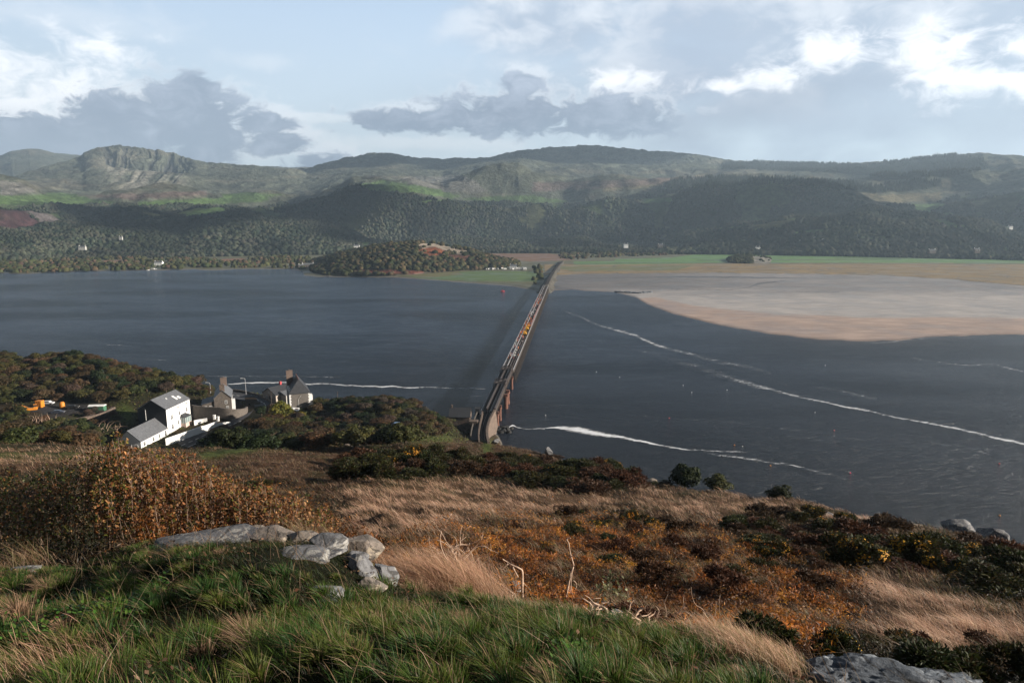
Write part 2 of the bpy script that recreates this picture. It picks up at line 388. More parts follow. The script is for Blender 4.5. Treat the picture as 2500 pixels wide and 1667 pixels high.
def zone_mask(name, px, py, soft=8):
    d = np.full(px.shape, -1e9)
    for pl in zones[name]: d = np.maximum(d, sdpoly(px, py, pl))
    return d
def knoll_mask(px, py, r):   # the green knoll the camera stands on
    edge = np.interp(px, [-400,0,200,350,550,760,900,960,1100,1250,1400,1560,1750,1900,2100], [9.9,9.5,9.9,10.2,10.4,10.4,10.1,9.5,9.0,8.4,7.9,7.4,6.6,5.6,4.5])
    return edge-r
RD = None
warp = fbm(PX/60, PY/22, 3, 21)*22*np.clip(np.interp(R2, [5, 60, 200], [1, .6, .25]), 0, 1)
col = np.zeros((NR, NA, 3)); col[:] = (.035, .024, .014)
for nme in ('brown', 'straw', 'bracken', 'gorse', 'path', 'tarmac'):
    d = zone_mask(nme, PX, PY+(warp if nme not in ('path', 'tarmac') else 0))
    wgt = sst(-16, 14, d)*(sst(5, 9, R2))
    col = col*(1-wgt[..., None])+np.array(zc[nme])*wgt[..., None]
kn = sst(-.3, .3, knoll_mask(PX, PY, GY))
gcol = np.array((.011, .013, .005))[None, None]*(1+.5*fbm(GX/.6, GY/.6, 3, 8)[..., None])
col = col*(1-kn[..., None])+gcol*kn[..., None]
rock = sst(1.2, .2, GZ)*sst(150, 200, R2)
col = col*(1-rock[..., None])+np.array((.10, .09, .08))*rock[..., None]
mg = bpy.data.materials.new('hillside_ground'); g = NG(nt(mg))
a = g.node('ShaderNodeAttribute', attribute_name='Col').outputs['Color']; vv = g.obj()
n1 = g.noise(.9, 6, .65, vv); n2 = g.noise(9, 6, .7, vv); n3 = g.noise(.15, 4, .6, vv)
k = g.m('MULTIPLY', g.mr(n1, .3, .7, .6, 1.35), g.mr(n2, .3, .7, .6, 1.4))
cc = g.mix(1.0, a, g.node('ShaderNodeCombineColor', ins={0: k, 1: k, 2: k}).outputs[0], 'MULTIPLY')
cc = g.mix(g.mr(n3, .52, .66, 0, .45), cc, (.04, .045, .015))
g.out(bsdf(g, cc, .95, .1, g.bump(g.m('ADD', n2, n1), .9, .25)))
me = np_mesh('hillside', np.stack([GX, GY, GZ], -1).reshape(-1, 3), grid_faces(NR, NA)[:, ::-1], mg, col.reshape(-1, 3), True)
tag(link(bpy.data.objects.new('hillside', me)), kind='structure')

# ================================================================= FAR SHORE AND HILLS
def prof(L, a, add=0):
    A_, S_ = azs([p[0] for p in L], [p[1]+add for p in L]); return np.interp(a, A_, S_)
NAf = 1500
af = np.linspace(-.80, .80, NAf)
R1p = [(-900,480),(-400,484),(0,505),(100,515),(180,530),(300,545),(434,558),(520,530),(600,515),(700,507),(760,512),(850,548),(900,575),(960,594),(1500,596),(1600,590),(1700,572),(1850,535),(1925,520),(2010,505),(2095,505),(2197,520),(2300,545),(2500,562),(3200,560)]
R2p = [(-900,460),(-400,472),(0,494),(100,502),(200,508),(300,503),(434,503),(560,508),(640,503),(700,500),(796,477),(864,456),(930,450),(1000,456),(1060,474),(1121,489),(1197,497),(1300,500),(1389,503),(1465,490),(1600,475),(1700,456),(1772,450),(1883,450),(2010,466),(2082,486),(2150,503),(2265,505),(2393,478),(2500,464),(3200,440)]
R2b = [(-900,440),(-400,450),(0,440),(60,446),(101,464),(202,474),(300,470),(434,457),(480,462),(506,473),(632,480),(700,486),(796,468),(864,447),(930,439),(1037,437),(1083,438),(1121,424),(1186,409),(1266,406),(1297,419),(1350,430),(1500,438),(1600,438),(1700,428),(1800,425),(1883,430),(2010,432),(2200,440),(2300,422),(2500,405),(3200,395)]
R3p = [(-900,400),(-300,410),(0,440),(60,420),(137,395),(165,391),(195,382),(205,372),(224,364),(250,359),(275,356),(289,351),(300,355),(336,359),(383,365),(426,373),(452,384),(480,392),(506,399),(560,401),(614,402),(650,407),(679,410),(720,410),(748,408),(795,395),(830,387),(870,381),(914,374),(960,374),(998,380),(1083,387),(1186,385),(1217,376),(1274,364),(1350,357),(1427,354),(1500,359),(1600,368),(1713,381),(1772,394),(1830,397),(1900,399),(1997,401),(2027,401),(2060,399),(2129,397),(2200,388),(2338,376),(2406,372),(2450,375),(2500,381),(2700,400),(3200,420)]
R4p = [(-900,385),(-200,392),(0,383),(25,372),(69,365),(95,366),(119,371),(188,380),(260,392),(400,400),(1700,402),(1798,397),(1830,394),(1870,395),(1930,402),(3200,410)]
r0 = np.interp(af, azs([-900,0,850,1200,1500,2500,3200], [610]*7)[0], [1950,1950,1980,2000,1980,2020,2020])
r1 = r0*1.24
r2 = np.interp(af, azs([-900,0,300,560,700,864,1100,1500,1800,2100,2500,3200], [500]*12)[0], [2700,2700,2800,3000,2900,2700,2750,2800,2800,2900,3000,3000])
r2 = np.maximum(r2, r1*1.13); r2b = r2*1.25
r3 = np.interp(af, azs([-900,0,200,450,700,900,1200,1600,1900,2500,3200], [400]*11)[0], [5000,5200,5600,5600,5200,6200,6000,5600,5400,5200,5200])
r4 = np.full(NAf, 8300.)
s0 = (1.0-CAMZ)/r0; s1 = prof(R1p, af); s2 = prof(R2p, af); s2b = prof(R2b, af); s3 = prof(R3p, af); s4 = prof(R4p, af)
s1 = np.maximum(s1, s0*.93)
cliff = sst(210, 300, azs(0, 0)[0]*0+np.interp(af, azs([0, 2500], [400, 400])[0], [0, 2500]))
pxa = np.interp(af, azs(np.arange(-900, 3300, 50), 400+0*np.arange(-900, 3300, 50))[0], np.arange(-900, 3300, 50))
clf = sst(215, 290, pxa)*sst(480, 420, pxa)
corr = sst(1180, 1280, pxa)*sst(1720, 1560, pxa)
nodes_r = [r0, r0+(r1-r0)*.5, r1, r1+(r2-r1)*.3, r2, r2+(r2b-r2)*.35, r2b, r2b*1.13, r2b+(r3-r2b)*.6, r3*(.955), r3, r3*1.12, r4*.9, r4, r4*1.12]
nodes_s = [s0, s0*.4+s1*.6, s1, s1-.021, s2, np.minimum(s2, s2b)-.009, s2b, s2b-.010, np.minimum((s2b*.55+s3*.45), s3-.006), s3-.010-.017*clf-.008*corr, s3, s3-.02, s4-.012, s4, s4-.05]
NRf = 560
tt = np.linspace(0, 1, NRf)
# radial rows adapt to the nodes of each column
seg = np.array([34, 40, 40, 70, 40, 50, 40, 60, 60, 55, 16, 12, 16, 8]); seg = (seg*NRf/seg.sum()).astype(int)
rows_r = []; rows_z = []
for k_, n_ in enumerate(seg):
    t_ = np.linspace(0, 1, n_, endpoint=False)[:, None]
    ra, rb = nodes_r[k_], nodes_r[k_+1]; za = CAMZ+ra*nodes_s[k_]; zb = CAMZ+rb*nodes_s[k_+1]
    sm = t_*t_*(3-2*t_)*.55+t_*.45
    rows_r.append(ra+(rb-ra)*t_); rows_z.append(za+(zb-za)*sm)
HR = np.concatenate(rows_r); HZ = np.concatenate(rows_z); NRf = len(HR)
HA = np.broadcast_to(af, HR.shape); HX, HY = HR*np.sin(HA), HR*np.cos(HA)
px0, py0 = proj(HX, HY, HZ)
moor = sst(2900, 3900, HR)
grow = sst(0, 250, HR-r0[None])
am = (6+20*moor)*grow
lump = fbm(HX/260+.3*fbm(HX/500, HY/500, 2, 36), HY/330, 3, 35)
HZ = HZ+fbm(HX/420, HY/420, 4, 31)*am*.9+lump*60*sst(0, 350, HR-r0[None])*sst(5200, 3600, HR)+(np.abs(fbm(HX/120, HY/120, 4, 41))-.25)*(-1)*(5+16*moor)*grow
# gullies and buttresses on the crag face, falling down the slope
gul = np.abs(fbm(px0/15.0+fbm(HX/160, HY/160, 3, 5)*3.2, HR/900, 5, 77))
face = sst(r3*.925, r3*.955, HR)*sst(r3*1.01, r3*.985, HR)
HZ = HZ-gul*85*face*(clf*1.0+.22*corr+.12)
scree = sst(r3*.70, r3*.8, HR)*sst(r3*.96, r3*.9, HR)*clf
sdg = px0+(py0-400)*.9
HZ = HZ-np.abs(fbm(sdg/19, HR/1500, 4, 78))*15*scree
HZ = HZ+fbm(HX/45, HY/45, 3, 51)*(1.5+3*moor)*grow
px0, py0 = proj(HX, HY, HZ)
GREEN = (.070, .115, .040); MOOR = (.074, .082, .062); HEATH = (.11, .082, .075); WOOD = (.016, .020, .010); ROCKC = (.15, .145, .135); BUFF = (.15, .13, .08)
wx = px0+fbm(px0/14, py0/5, 3, 61)*10; wy = py0+fbm(px0/16, py0/5, 3, 62)*4
hc = np.zeros(HR.shape+(3,)); hc[:] = MOOR
nz = fbm(px0/35, py0/7, 5, 66)[..., None]
hc = hc*(1+.5*nz)+np.array((.03, .018, .014))*sst(0, .5, fbm(px0/80, py0/12, 4, 67))[..., None]
WOODP = [[(-900,490),(-100,500),(60,505),(300,498),(560,505),(620,512),(700,495),(800,482),(840,462),(870,452),(960,470),(1010,478),(1090,492),(1200,492),(1300,497),(1400,500),(1470,486),(1600,470),(1700,462),(1860,445),(2000,458),(2080,484),(2110,500),(2260,505),(2330,478),(2500,470),(3400,460),(3400,640),(-900,650)],
         [(1740,440),(1890,440),(2010,455),(2080,478),(2060,484),(1900,458),(1740,452)]]
CONP = [[(1770,396),(2010,398),(2060,402),(2120,404),(2230,388),(2330,378),(2400,392),(2420,410),(2300,432),(2150,432),(2010,420),(1760,412)],
        [(1600,470),(1640,440),(1760,434),(1900,436),(2090,450),(2150,455),(2240,440),(2300,440),(2270,462),(2140,472),(2020,460),(1860,452),(1700,462)]]
FIELDP = [[(-200,482),(60,478),(150,470),(230,486),(290,494),(200,500),(-200,504)],[(340,494),(430,486),(600,480),(660,482),(640,494),(480,500),(340,504)],
          [(540,472),(620,470),(700,478),(600,484),(545,482)],[(470,515),(540,505),(560,520),(500,530),(440,535)],
          [(868,452),(930,441),(1000,448),(1060,462),(1125,478),(1100,485),(1020,470),(960,468),(900,466)],
          [(1130,486),(1230,478),(1300,476),(1390,492),(1386,498),(1300,494),(1180,492)],[(1020,494),(1090,486),(1110,490),(1040,500)],
          [(1600,460),(1700,452),(1720,458),(1620,466)],[(2226,500),(2290,495),(2320,500),(2270,520),(2240,520)],[(2280,540),(2310,535),(2360,555),(2330,560)],
          [(1820,560),(1890,556),(1900,562),(1830,566)],[(1930,565),(2010,560),(2030,568),(1950,572)],[(2110,582),(2160,578),(2160,584),(2110,588)],
          [(2480,478),(2560,476),(2560,484),(2480,484)],[(880,592),(912,592),(905,604),(880,606)],[(1560,484),(1640,482),(1640,492),(1570,496)]]
BUFFP = [[(2086,466),(2150,468),(2140,480),(2090,478)],[(1450,455),(1760,420),(1800,418),(1780,432),(1640,450),(1480,468)],[(2080,480),(2300,470),(2300,490),(2100,500)]]
PINKP = [[(-200,500),(60,515),(100,545),(60,560),(-200,560)],[(1300,445),(1500,440),(1780,428),(1760,440),(1500,458),(1300,470)],[(200,478),(500,466),(520,476),(330,488)]]
ROCKP = [[(980,434),(1120,428),(1160,440),(1190,470),(1100,470),(1000,448)],[(60,515),(130,525),(160,545),(110,548)],[(840,530),(900,535),(880,560),(830,555)],[(0,440),(60,450),(90,470),(0,478)]]
def hmask(L, soft=2.5, ax=None, ay=None):
    ax = wx if ax is None else ax; ay = wy if ay is None else ay
    d = np.full(ax.shape, -1e9)
    for p in L: d = np.maximum(d, sdpoly(ax, ay, p, 2.0))
    return sst(-soft, soft, d)
mid = sst(4300, 3900, HR)
def lay(L, cc_, w_=1.0, nm=None):
    global hc
    k_ = (hmask(L)*w_)[..., None]; hc = hc*(1-k_)+np.array(cc_)*k_
lay(BUFFP, BUFF, .8*sst(5000, 4500, HR)); lay(PINKP, HEATH, .8); lay(ROCKP, ROCKC, .7)
lay(CONP, (.022, .028, .018), 1.0)
lay(WOODP, WOOD, mid)
clr = (sst(-.24, -.30, fbm(HX/110, HY/110, 3, 88))*hmask(WOODP)*mid)[..., None]; hc = hc*(1-clr)+(np.array((.05, .07, .03))+np.array((.015, .0, .005))*sst(-.1, .2, fbm(HX/200, HY/200, 2, 89))[..., None])*clr
lay(FIELDP, GREEN, .95*mid); lay([PINKP[0]], (.075, .036, .042), .8)
lay([ROCKP[1]], (.13, .11, .11), .8)
crag = face*(clf+.15*corr)*sst(.12, .3, gul+.15*fbm(HX/60, HY/60, 2, 3))
hc = hc*(1-crag[..., None])+np.array((.035, .036, .036))*crag[..., None]
scm = scree*sst(-.2, .3, fbm(sdg/9, HR/1300, 4, 79))
hc = hc*(1-.75*scm[..., None])+np.array((.21, .20, .17))*.75*scm[..., None]
wallm = (np.abs(((px0*.8+py0*3+fbm(px0/50, py0/20, 2, 4)*60) % 95)-47) < .9)*sst(2600, 2900, HR)*sst(5200, 4000, HR)*(hmask(WOODP) < .3)
hc = hc*(1-.5*wallm[..., None])+np.array((.03, .03, .03))*.5*wallm[..., None]
mh = bpy.data.materials.new('moor_hills'); g = NG(nt(mh))
a = g.node('ShaderNodeAttribute', attribute_name='Col').outputs['Color']; vv = g.obj()
n1 = g.noise(.012, 8, .65, vv); n2 = g.noise(.05, 6, .7, vv)
k = g.m('MULTIPLY', g.mr(n1, .3, .7, .65, 1.35), g.mr(n2, .3, .7, .6, 1.4))
cc = g.mix(1.0, a, g.node('ShaderNodeCombineColor', ins={0: k, 1: k, 2: k}).outputs[0], 'MULTIPLY')
g.out(bsdf(g, cc, .95, .05, g.bump(n2, 1.0, 14)))
me = np_mesh('hills', np.stack([HX, HY, HZ], -1).reshape(-1, 3), grid_faces(NRf, NAf)[:, ::-1], mh, hc.reshape(-1, 3), True)
tag(link(bpy.data.objects.new('hills', me)), kind='structure')
def Hhill(a, r):
    """height on the hills mesh at azimuth, radius (nearest column)"""
    j = np.clip(((a+.80)/1.6*(NAf-1)).round().astype(int), 0, NAf-1); out = np.zeros(len(a))
    o = np.argsort(j); jj = j[o]; st = np.searchsorted(jj, np.arange(NAf)); en = np.searchsorted(jj, np.arange(NAf), 'right')
    for q in range(NAf):
        if en[q] > st[q]: out[o[st[q]:en[q]]] = np.interp(r[o[st[q]:en[q]]], HR[:, q], HZ[:, q])
    return out

# ---- flats: sand, marsh, meadows, far foreshore
LAND = [(-1200,672),(-300,668),(0,667),(75,669),(110,665),(200,662),(320,661),(480,658),(520,660),(600,657),(700,657),(738,662),(742,673),(780,676),(950,677),(1050,684),(1180,693),(1262,701),(1305,709),(1325,713),
        (1345,716),(1352,709),(1400,707),(1430,710),(1500,713),(1550,725),(1580,743),(1640,765),(1760,795),(1880,815),(2000,828),(2100,833),(2200,831),(2260,823),(2400,818),(2800,812),(3600,806),(3600,560),(-1200,560)]
pyr = np.concatenate([np.arange(860, 700, -1.0), np.arange(700, 585, -.5)])
FA, FPY = np.meshgrid(af[::1], pyr, indexing='xy')
_, fs = azs(CX, FPY); FR = np.minimum(-CAMZ/fs, r0[None]+60)
FX, FY = FR*np.sin(FA), FR*np.cos(FA)
fpx, fpy = proj(FX, FY, 0*FX)
fw = fpy+fbm(fpx/25, fpy/5, 3, 91)*1.3*np.interp(fpx, [0,1000,1300,1500,2100,2500], [1,1,.3,.5,1.4,1.4])
sdl = sdpoly(fpx, fw, LAND, 1.0)
SAND = [(1345,720),(1350,672),(1420,669),(1600,668),(1750,667),(2000,670),(2150,673),(2300,681),(2400,690),(2500,698),(3600,730),(3600,900),(1345,900)]
sand = sst(-.8, .8, sdpoly(fpx, fpy+fbm(fpx/20, fpy/4, 3, 92)*1.6, SAND, 1.5))
FZ = np.clip(sdl*.1, -.9, .25)+(1-sand)*sst(1, 4, sdl)*.9
FZ = FZ+fbm(FX/30, FY/12, 3, 93)*.05
back = sst(r0[None]-90, r0[None]+30, FR); FZ = FZ*(1-back)+(.6)*back
fc = np.zeros(FR.shape+(3,)); fc[:] = (.09, .085, .04)
def layf(L, cc_, w_=1.0, soft=.8, nx=3, ny=1.2):
    global fc
    ax = fpx+fbm(fpx/8, fpy/3, 2, 95)*nx; ay = fpy+fbm(fpx/12, fpy/3, 3, 96)*ny; d = np.full(ax.shape, -1e9)
    for p in L: d = np.maximum(d, sdpoly(ax, ay, p, 2.5))
    k_ = (sst(-soft, soft, d)*w_)[..., None]; fc = fc*(1-k_)+np.array(cc_)*k_
# marsh
layf([[(1330,645),(3600,640),(3600,760),(2500,700),(2000,672),(1330,672)]], (.19, .13, .055))
fc = fc*(1+.35*fbm(fpx/40, fpy/1.5, 4, 97)[..., None])
layf([[(1340,652),(1700,648),(1650,662),(1400,664)]], (.09, .11, .035), .7)
layf([[(1380,664),(1560,664),(1700,666),(1400,668)]], (.2, .13, .045), .8)
# meadows
layf([[(1500,634),(1640,630),(1700,622),(1950,618),(2200,618),(3600,616),(3600,645),(2300,643),(1500,643)],[(1400,640),(1700,636),(1720,645),(1400,648)]], (.085, .17, .04), 1, .5, 3, .4)
layf([[(1900,634),(2100,630),(2150,640),(1950,641)],[(2240,632),(2480,628),(2480,632),(2300,636)]], (.12, .19, .05), .6)
layf([[(983,674),(1160,663),(1325,664),(1316,690),(1160,688),(1044,682)]], (.075, .12, .03), 1)
layf([[(983,674),(1120,665),(1130,672),(1044,680)]], (.13, .10, .04), .7)
layf([[(1160,620),(1330,620),(1400,626),(1400,636),(1300,640),(1170,632)]], (.17, .075, .035), .8)
layf([[(-100,622),(150,618),(300,612),(640,616),(640,621),(300,622)],[(370,628),(470,626),(470,632),(370,632)],[(2330,640),(3600,640),(3600,645),(2330,645)]], (.08, .14, .035), .9)
layf([[(250,638),(300,636),(300,642),(250,642)],[(540,634),(600,632),(600,638),(540,638)]], (.2, .085, .04), .9)
# dark dyke lines
for (p_, q_) in (((1500,643.6),(3600,648)),((1300,646),(1520,644)),((2040,631),(3600,640)),((1700,637),(2200,634))):
    lay_y = np.interp(fpx, [p_[0], q_[0]], [p_[1], q_[1]]); k_ = (sst(1.1, .3, np.abs(fpy-lay_y))*((fpx > p_[0]) & (fpx < q_[0]))*.85)[..., None]
    fc = fc*(1-k_)+np.array((.025, .028, .018))*k_
creek = np.abs(fbm(fpx/70, fpy/7, 3, 99)); k_ = (sst(.03, .0, creek)*(1-sand)*(fpy > 648)*(fpx > 1350)*.8)[..., None]
fc = fc*(1-k_)+np.array((.05, .05, .05))*k_
# sand: dry buff lip, wet grey centre, dark channels
wet = np.array((.20, .185, .18)); dry = np.array((.33, .245, .20)); lightc = np.array((.36, .33, .31))
sline = np.interp(fpx, [1340,1600,1700,1900,2100,2300,2500,3600], [735,727,748,768,776,775,778,780])
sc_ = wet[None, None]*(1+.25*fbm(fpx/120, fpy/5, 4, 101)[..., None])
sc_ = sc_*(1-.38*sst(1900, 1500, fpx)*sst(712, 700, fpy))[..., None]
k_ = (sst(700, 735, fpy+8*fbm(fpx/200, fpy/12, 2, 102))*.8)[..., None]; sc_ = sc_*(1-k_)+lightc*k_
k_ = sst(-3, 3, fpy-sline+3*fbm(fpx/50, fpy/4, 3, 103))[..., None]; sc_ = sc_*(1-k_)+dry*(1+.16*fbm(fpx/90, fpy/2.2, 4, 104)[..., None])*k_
def chan(pts, wd):
    global sc_
    yy = np.interp(fpx, [p[0] for p in pts], [p[1] for p in pts]); www = np.interp(fpx, [p[0] for p in pts], wd)
    k_ = (sst(1.0, .4, np.abs(fpy+fbm(fpx/15, fpy/3, 2, 105)-yy)/np.maximum(www, .05))*(fpx > pts[0][0])*(fpx < pts[-1][0])*.75)[..., None]; sc_ = sc_*(1-k_)+np.array((.055, .06, .07))*k_
chan([(1480,679),(1700,676),(1850,678),(1980,679)], [.3, 2.6, 2.2, .1]); chan([(1790,708),(1830,701),(1850,693),(1920,685)], [.3, 1.2, 3, .5]); chan([(1560,706),(1790,708)], [.4, .6]); chan([(1880,711),(2050,714)], [.3, .8])
chan([(1345,700),(1365,704),(1400,706)], [9, 5, 1])
rim = (sst(5, 1, sdl)*.6)[..., None]; sc_ = sc_*(1-rim)+np.array((.10, .075, .06))*rim
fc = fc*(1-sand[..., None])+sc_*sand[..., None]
rockshore = (sst(2.6, .6, sdl)*(1-sand))[..., None]; fc = fc*(1-rockshore)+np.array((.12, .105, .09))*rockshore
ms = bpy.data.materials.new('estuary_flats'); g = NG(nt(ms))
a = g.node('ShaderNodeAttribute', attribute_name='Col').outputs['Color']; vv = g.obj((1, 1, 1))
n1 = g.noise(.02, 6, .6, vv); n2 = g.noise(.12, 6, .65, g.obj((.35, 1.4, 1)))
k = g.m('MULTIPLY', g.mr(n1, .3, .7, .85, 1.12), g.mr(n2, .3, .7, .8, 1.15))
cc = g.mix(1.0, a, g.node('ShaderNodeCombineColor', ins={0: k, 1: k, 2: k}).outputs[0], 'MULTIPLY')
g.out(bsdf(g, cc, g.mr(n1, .35, .65, .5, .85), .35, g.bump(n2, .25, .15)))
me = np_mesh('tidal_flats', np.stack([FX, FY, FZ], -1).reshape(-1, 3), grid_faces(*FR.shape)[:, ::-1], ms, fc.reshape(-1, 3), True)
tag(link(bpy.data.objects.new('tidal_flats', me)), kind='structure')

# ---- sea bed sheet and the water
MBx = MB(); MBx.box(-14000, 14000, -3000, 16000, -12, -11)
tag(MBx.build('ground', mat_plain('silt', (.08, .07, .06), .9)), kind='structure')
mw = bpy.data.materials.new('estuary_water'); g = NG(nt(mw))
cd = g.node('ShaderNodeCameraData'); 
v1 = g.obj((.16, .42, 1), (0, 0, math.radians(-14))); v2 = g.obj((.9, 1.9, 1), (0, 0, math.radians(8))); v3 = g.obj((.004, .011, 1), (0, 0, .2))
w1 = g.noise(1.0, 5, .6, v1, .3); w2 = g.noise(1.0, 4, .65, v2); w3 = g.noise(1.0, 4, .6, v3, .5); w4 = g.noise(.02, 4, .6, g.obj((1, 1.8, 1)))
hh = g.m('ADD', g.m('MULTIPLY', w1, 1.0), g.m('MULTIPLY', w2, .28))
nb = g.bump(hh, 1.0, 2.4)
w5 = g.noise(1.0, 5, .7, g.obj((.05, .16, 1), (0, 0, math.radians(-10))), .5)
cc = g.mix(g.mr(w3, .35, .7), (.010, .021, .042), (.018, .032, .058))
cc = g.mix(g.m('MULTIPLY', g.mr(g.m('ADD', w5, g.m('MULTIPLY', w2, .5)), .72, .98), .75), cc, (.06, .08, .11))  # paler streaks paint the ripples' light and dark into the water colour
gp = g.node('ShaderNodeSeparateXYZ'); g.l.new(g.obj(), gp.inputs[0])
shal = g.m('MULTIPLY', g.mr(gp.outputs[0], 60, 420), g.mr(gp.outputs[1], 200, 560))
near_ = g.mr(gp.outputs[1], 180, 620)
cc = g.mix(near_, (.010, .012, .017), cc)
cc = g.mix(g.m('MULTIPLY', shal, g.mr(w4, .3, .7, .6, 1.0)), cc, (.075, .08, .09))
g.out(bsdf(g, cc, g.mr(w3, .3, .7, .12, .24), .30, nb, IOR=1.33))
NWr, NWa = 160, 120
wr_ = np.concatenate([[0.], np.exp(np.linspace(math.log(60), math.log(9000), NWr-1))]); wa_ = np.linspace(-math.pi, math.pi, NWa)
WR, WA = np.meshgrid(wr_, wa_, indexing='ij')
me = np_mesh('water', np.stack([WR*np.sin(WA), WR*np.cos(WA), 0*WR], -1).reshape(-1, 3), grid_faces(NWr, NWa)[:, ::-1], mw, None, True)
tag(link(bpy.data.objects.new('water', me)), kind='structure')
# ---- haze
mz = bpy.data.materials.new('haze'); g = NG(nt(mz))
pv = g.node('ShaderNodeVolumePrincipled', ins={'Color': (.60, .80, 1.0, 1), 'Density': 7.8e-5, 'Anisotropy': .2})
oo = g.node('ShaderNodeOutputMaterial'); g.l.new(pv.outputs[0], oo.inputs['Volume'])
hz = MB(); hz.box(-9800, 9800, -600, 9900, -14, 1150)
tag(hz.build('haze', mz), kind='stuff')
# ================================================================= BUILT THINGS
M_white = mat_plain('white_render', (.80, .80, .78), .6, .3, .06, .5)
M_slate = mat_plain('slate_roof', (.115, .12, .13), .55, .4, .35, 1.5, bump=.5)
M_slated = mat_plain('dark_slate', (.035, .037, .042), .6, .4, .3, 1.5, bump=.4)
M_glass = mat_plain('window_glass', (.02, .024, .03), .12, .6, .1)
M_frame = mat_plain('window_frame', (.75, .75, .73), .5)
M_brick = mat_plain('chimney_brick', (.16, .12, .10), .9, .2, .3, 4)
M_tarmac = mat_plain('tarmac', (.05, .05, .055), .85, .3, .2, .8)
M_paintw = mat_plain('road_paint', (.6, .6, .58), .7)
M_steel = mat_plain('dark_steel', (.07, .055, .05), .6, .4, .4, .5)
M_rust = mat_plain('rusty_iron', (.15, .07, .05), .8, .3, .4, 1.2)
M_rail = mat_plain('galvanised_rail', (.42, .42, .44), .5, .4, .2, .3)
M_railtop = mat_plain('steel_rail', (.20, .16, .14), .4, .5, .3, .3)
M_wood = mat_plain('weathered_timber', (.085, .07, .06), .9, .2, .4, .8)
M_plank = mat_plain('walkway_planks', (.075, .065, .06), .85, .2, .3, .6)
M_dark = mat_plain('dark_ballast', (.035, .03, .028), .95, .1, .3, 1.5)
M_yellow = mat_plain('yellow_paint', (.75, .38, .02), .45, .4, .12)
M_orange = mat_plain('orange_paint', (.52, .19, .02), .5, .4, .15)
M_red = mat_plain('red_paint', (.42, .05, .06), .45, .4, .1)
M_pink = mat_plain('pink_buoy', (.75, .08, .16), .4, .4, .1)
M_rubber = mat_plain('rubber', (.02, .02, .02), .8)
M_car = [mat_plain('car_paint', c_, .3, .5, .05) for c_ in ((.03, .035, .05), (.5, .52, .55), (.10, .16, .26), (.02, .02, .02))]
M_green = mat_plain('green_paint', (.06, .16, .10), .5, .3, .15)
M_caravan = mat_plain('caravan_shell', (.72, .72, .70), .4, .4, .08)
def mat_stone(name, c1, c2, sc, mort=(.2, .18, .16)):
    m = bpy.data.materials.new(name); g = NG(nt(m)); v_ = g.obj()
    vo = g.node('ShaderNodeTexVoronoi', feature='F1', ins={'Scale': sc}); mp = g.node('ShaderNodeMapping', ins={'Scale': (1, 1, 1.9)})
    g.l.new(v_, mp.inputs[0]); g.l.new(mp.outputs[0], vo.inputs['Vector'])
    ve = g.node('ShaderNodeTexVoronoi', feature='DISTANCE_TO_EDGE', ins={'Scale': sc}); g.l.new(mp.outputs[0], ve.inputs['Vector'])
    s_ = g.node('ShaderNodeSeparateColor'); g.l.new(vo.outputs['Color'], s_.inputs[0])
    n_ = g.noise(.5, 5, .6, v_)
    cc = g.mix(s_.outputs[0], c1, c2); cc = g.mix(g.m('MULTIPLY', g.mr(n_, .4, .7), .5), cc, (.07, .06, .05))
    cc = g.mix(g.mr(ve.outputs[0], .02, .07), mort, cc)
    g.out(bsdf(g, cc, .9, .2, g.bump(ve.outputs[0], .8, .06))); return m
M_stone = mat_stone('rubble_stone', (.14, .118, .10), (.07, .06, .052), 2.6, (.14, .125, .11))
M_stonelit = mat_stone('buff_stone', (.20, .145, .115), (.10, .075, .06), 1.2, (.07, .06, .05))
def zat(px, py, x, y): return CAMZ+math.hypot(x, y)*float(azs(px, py)[1])
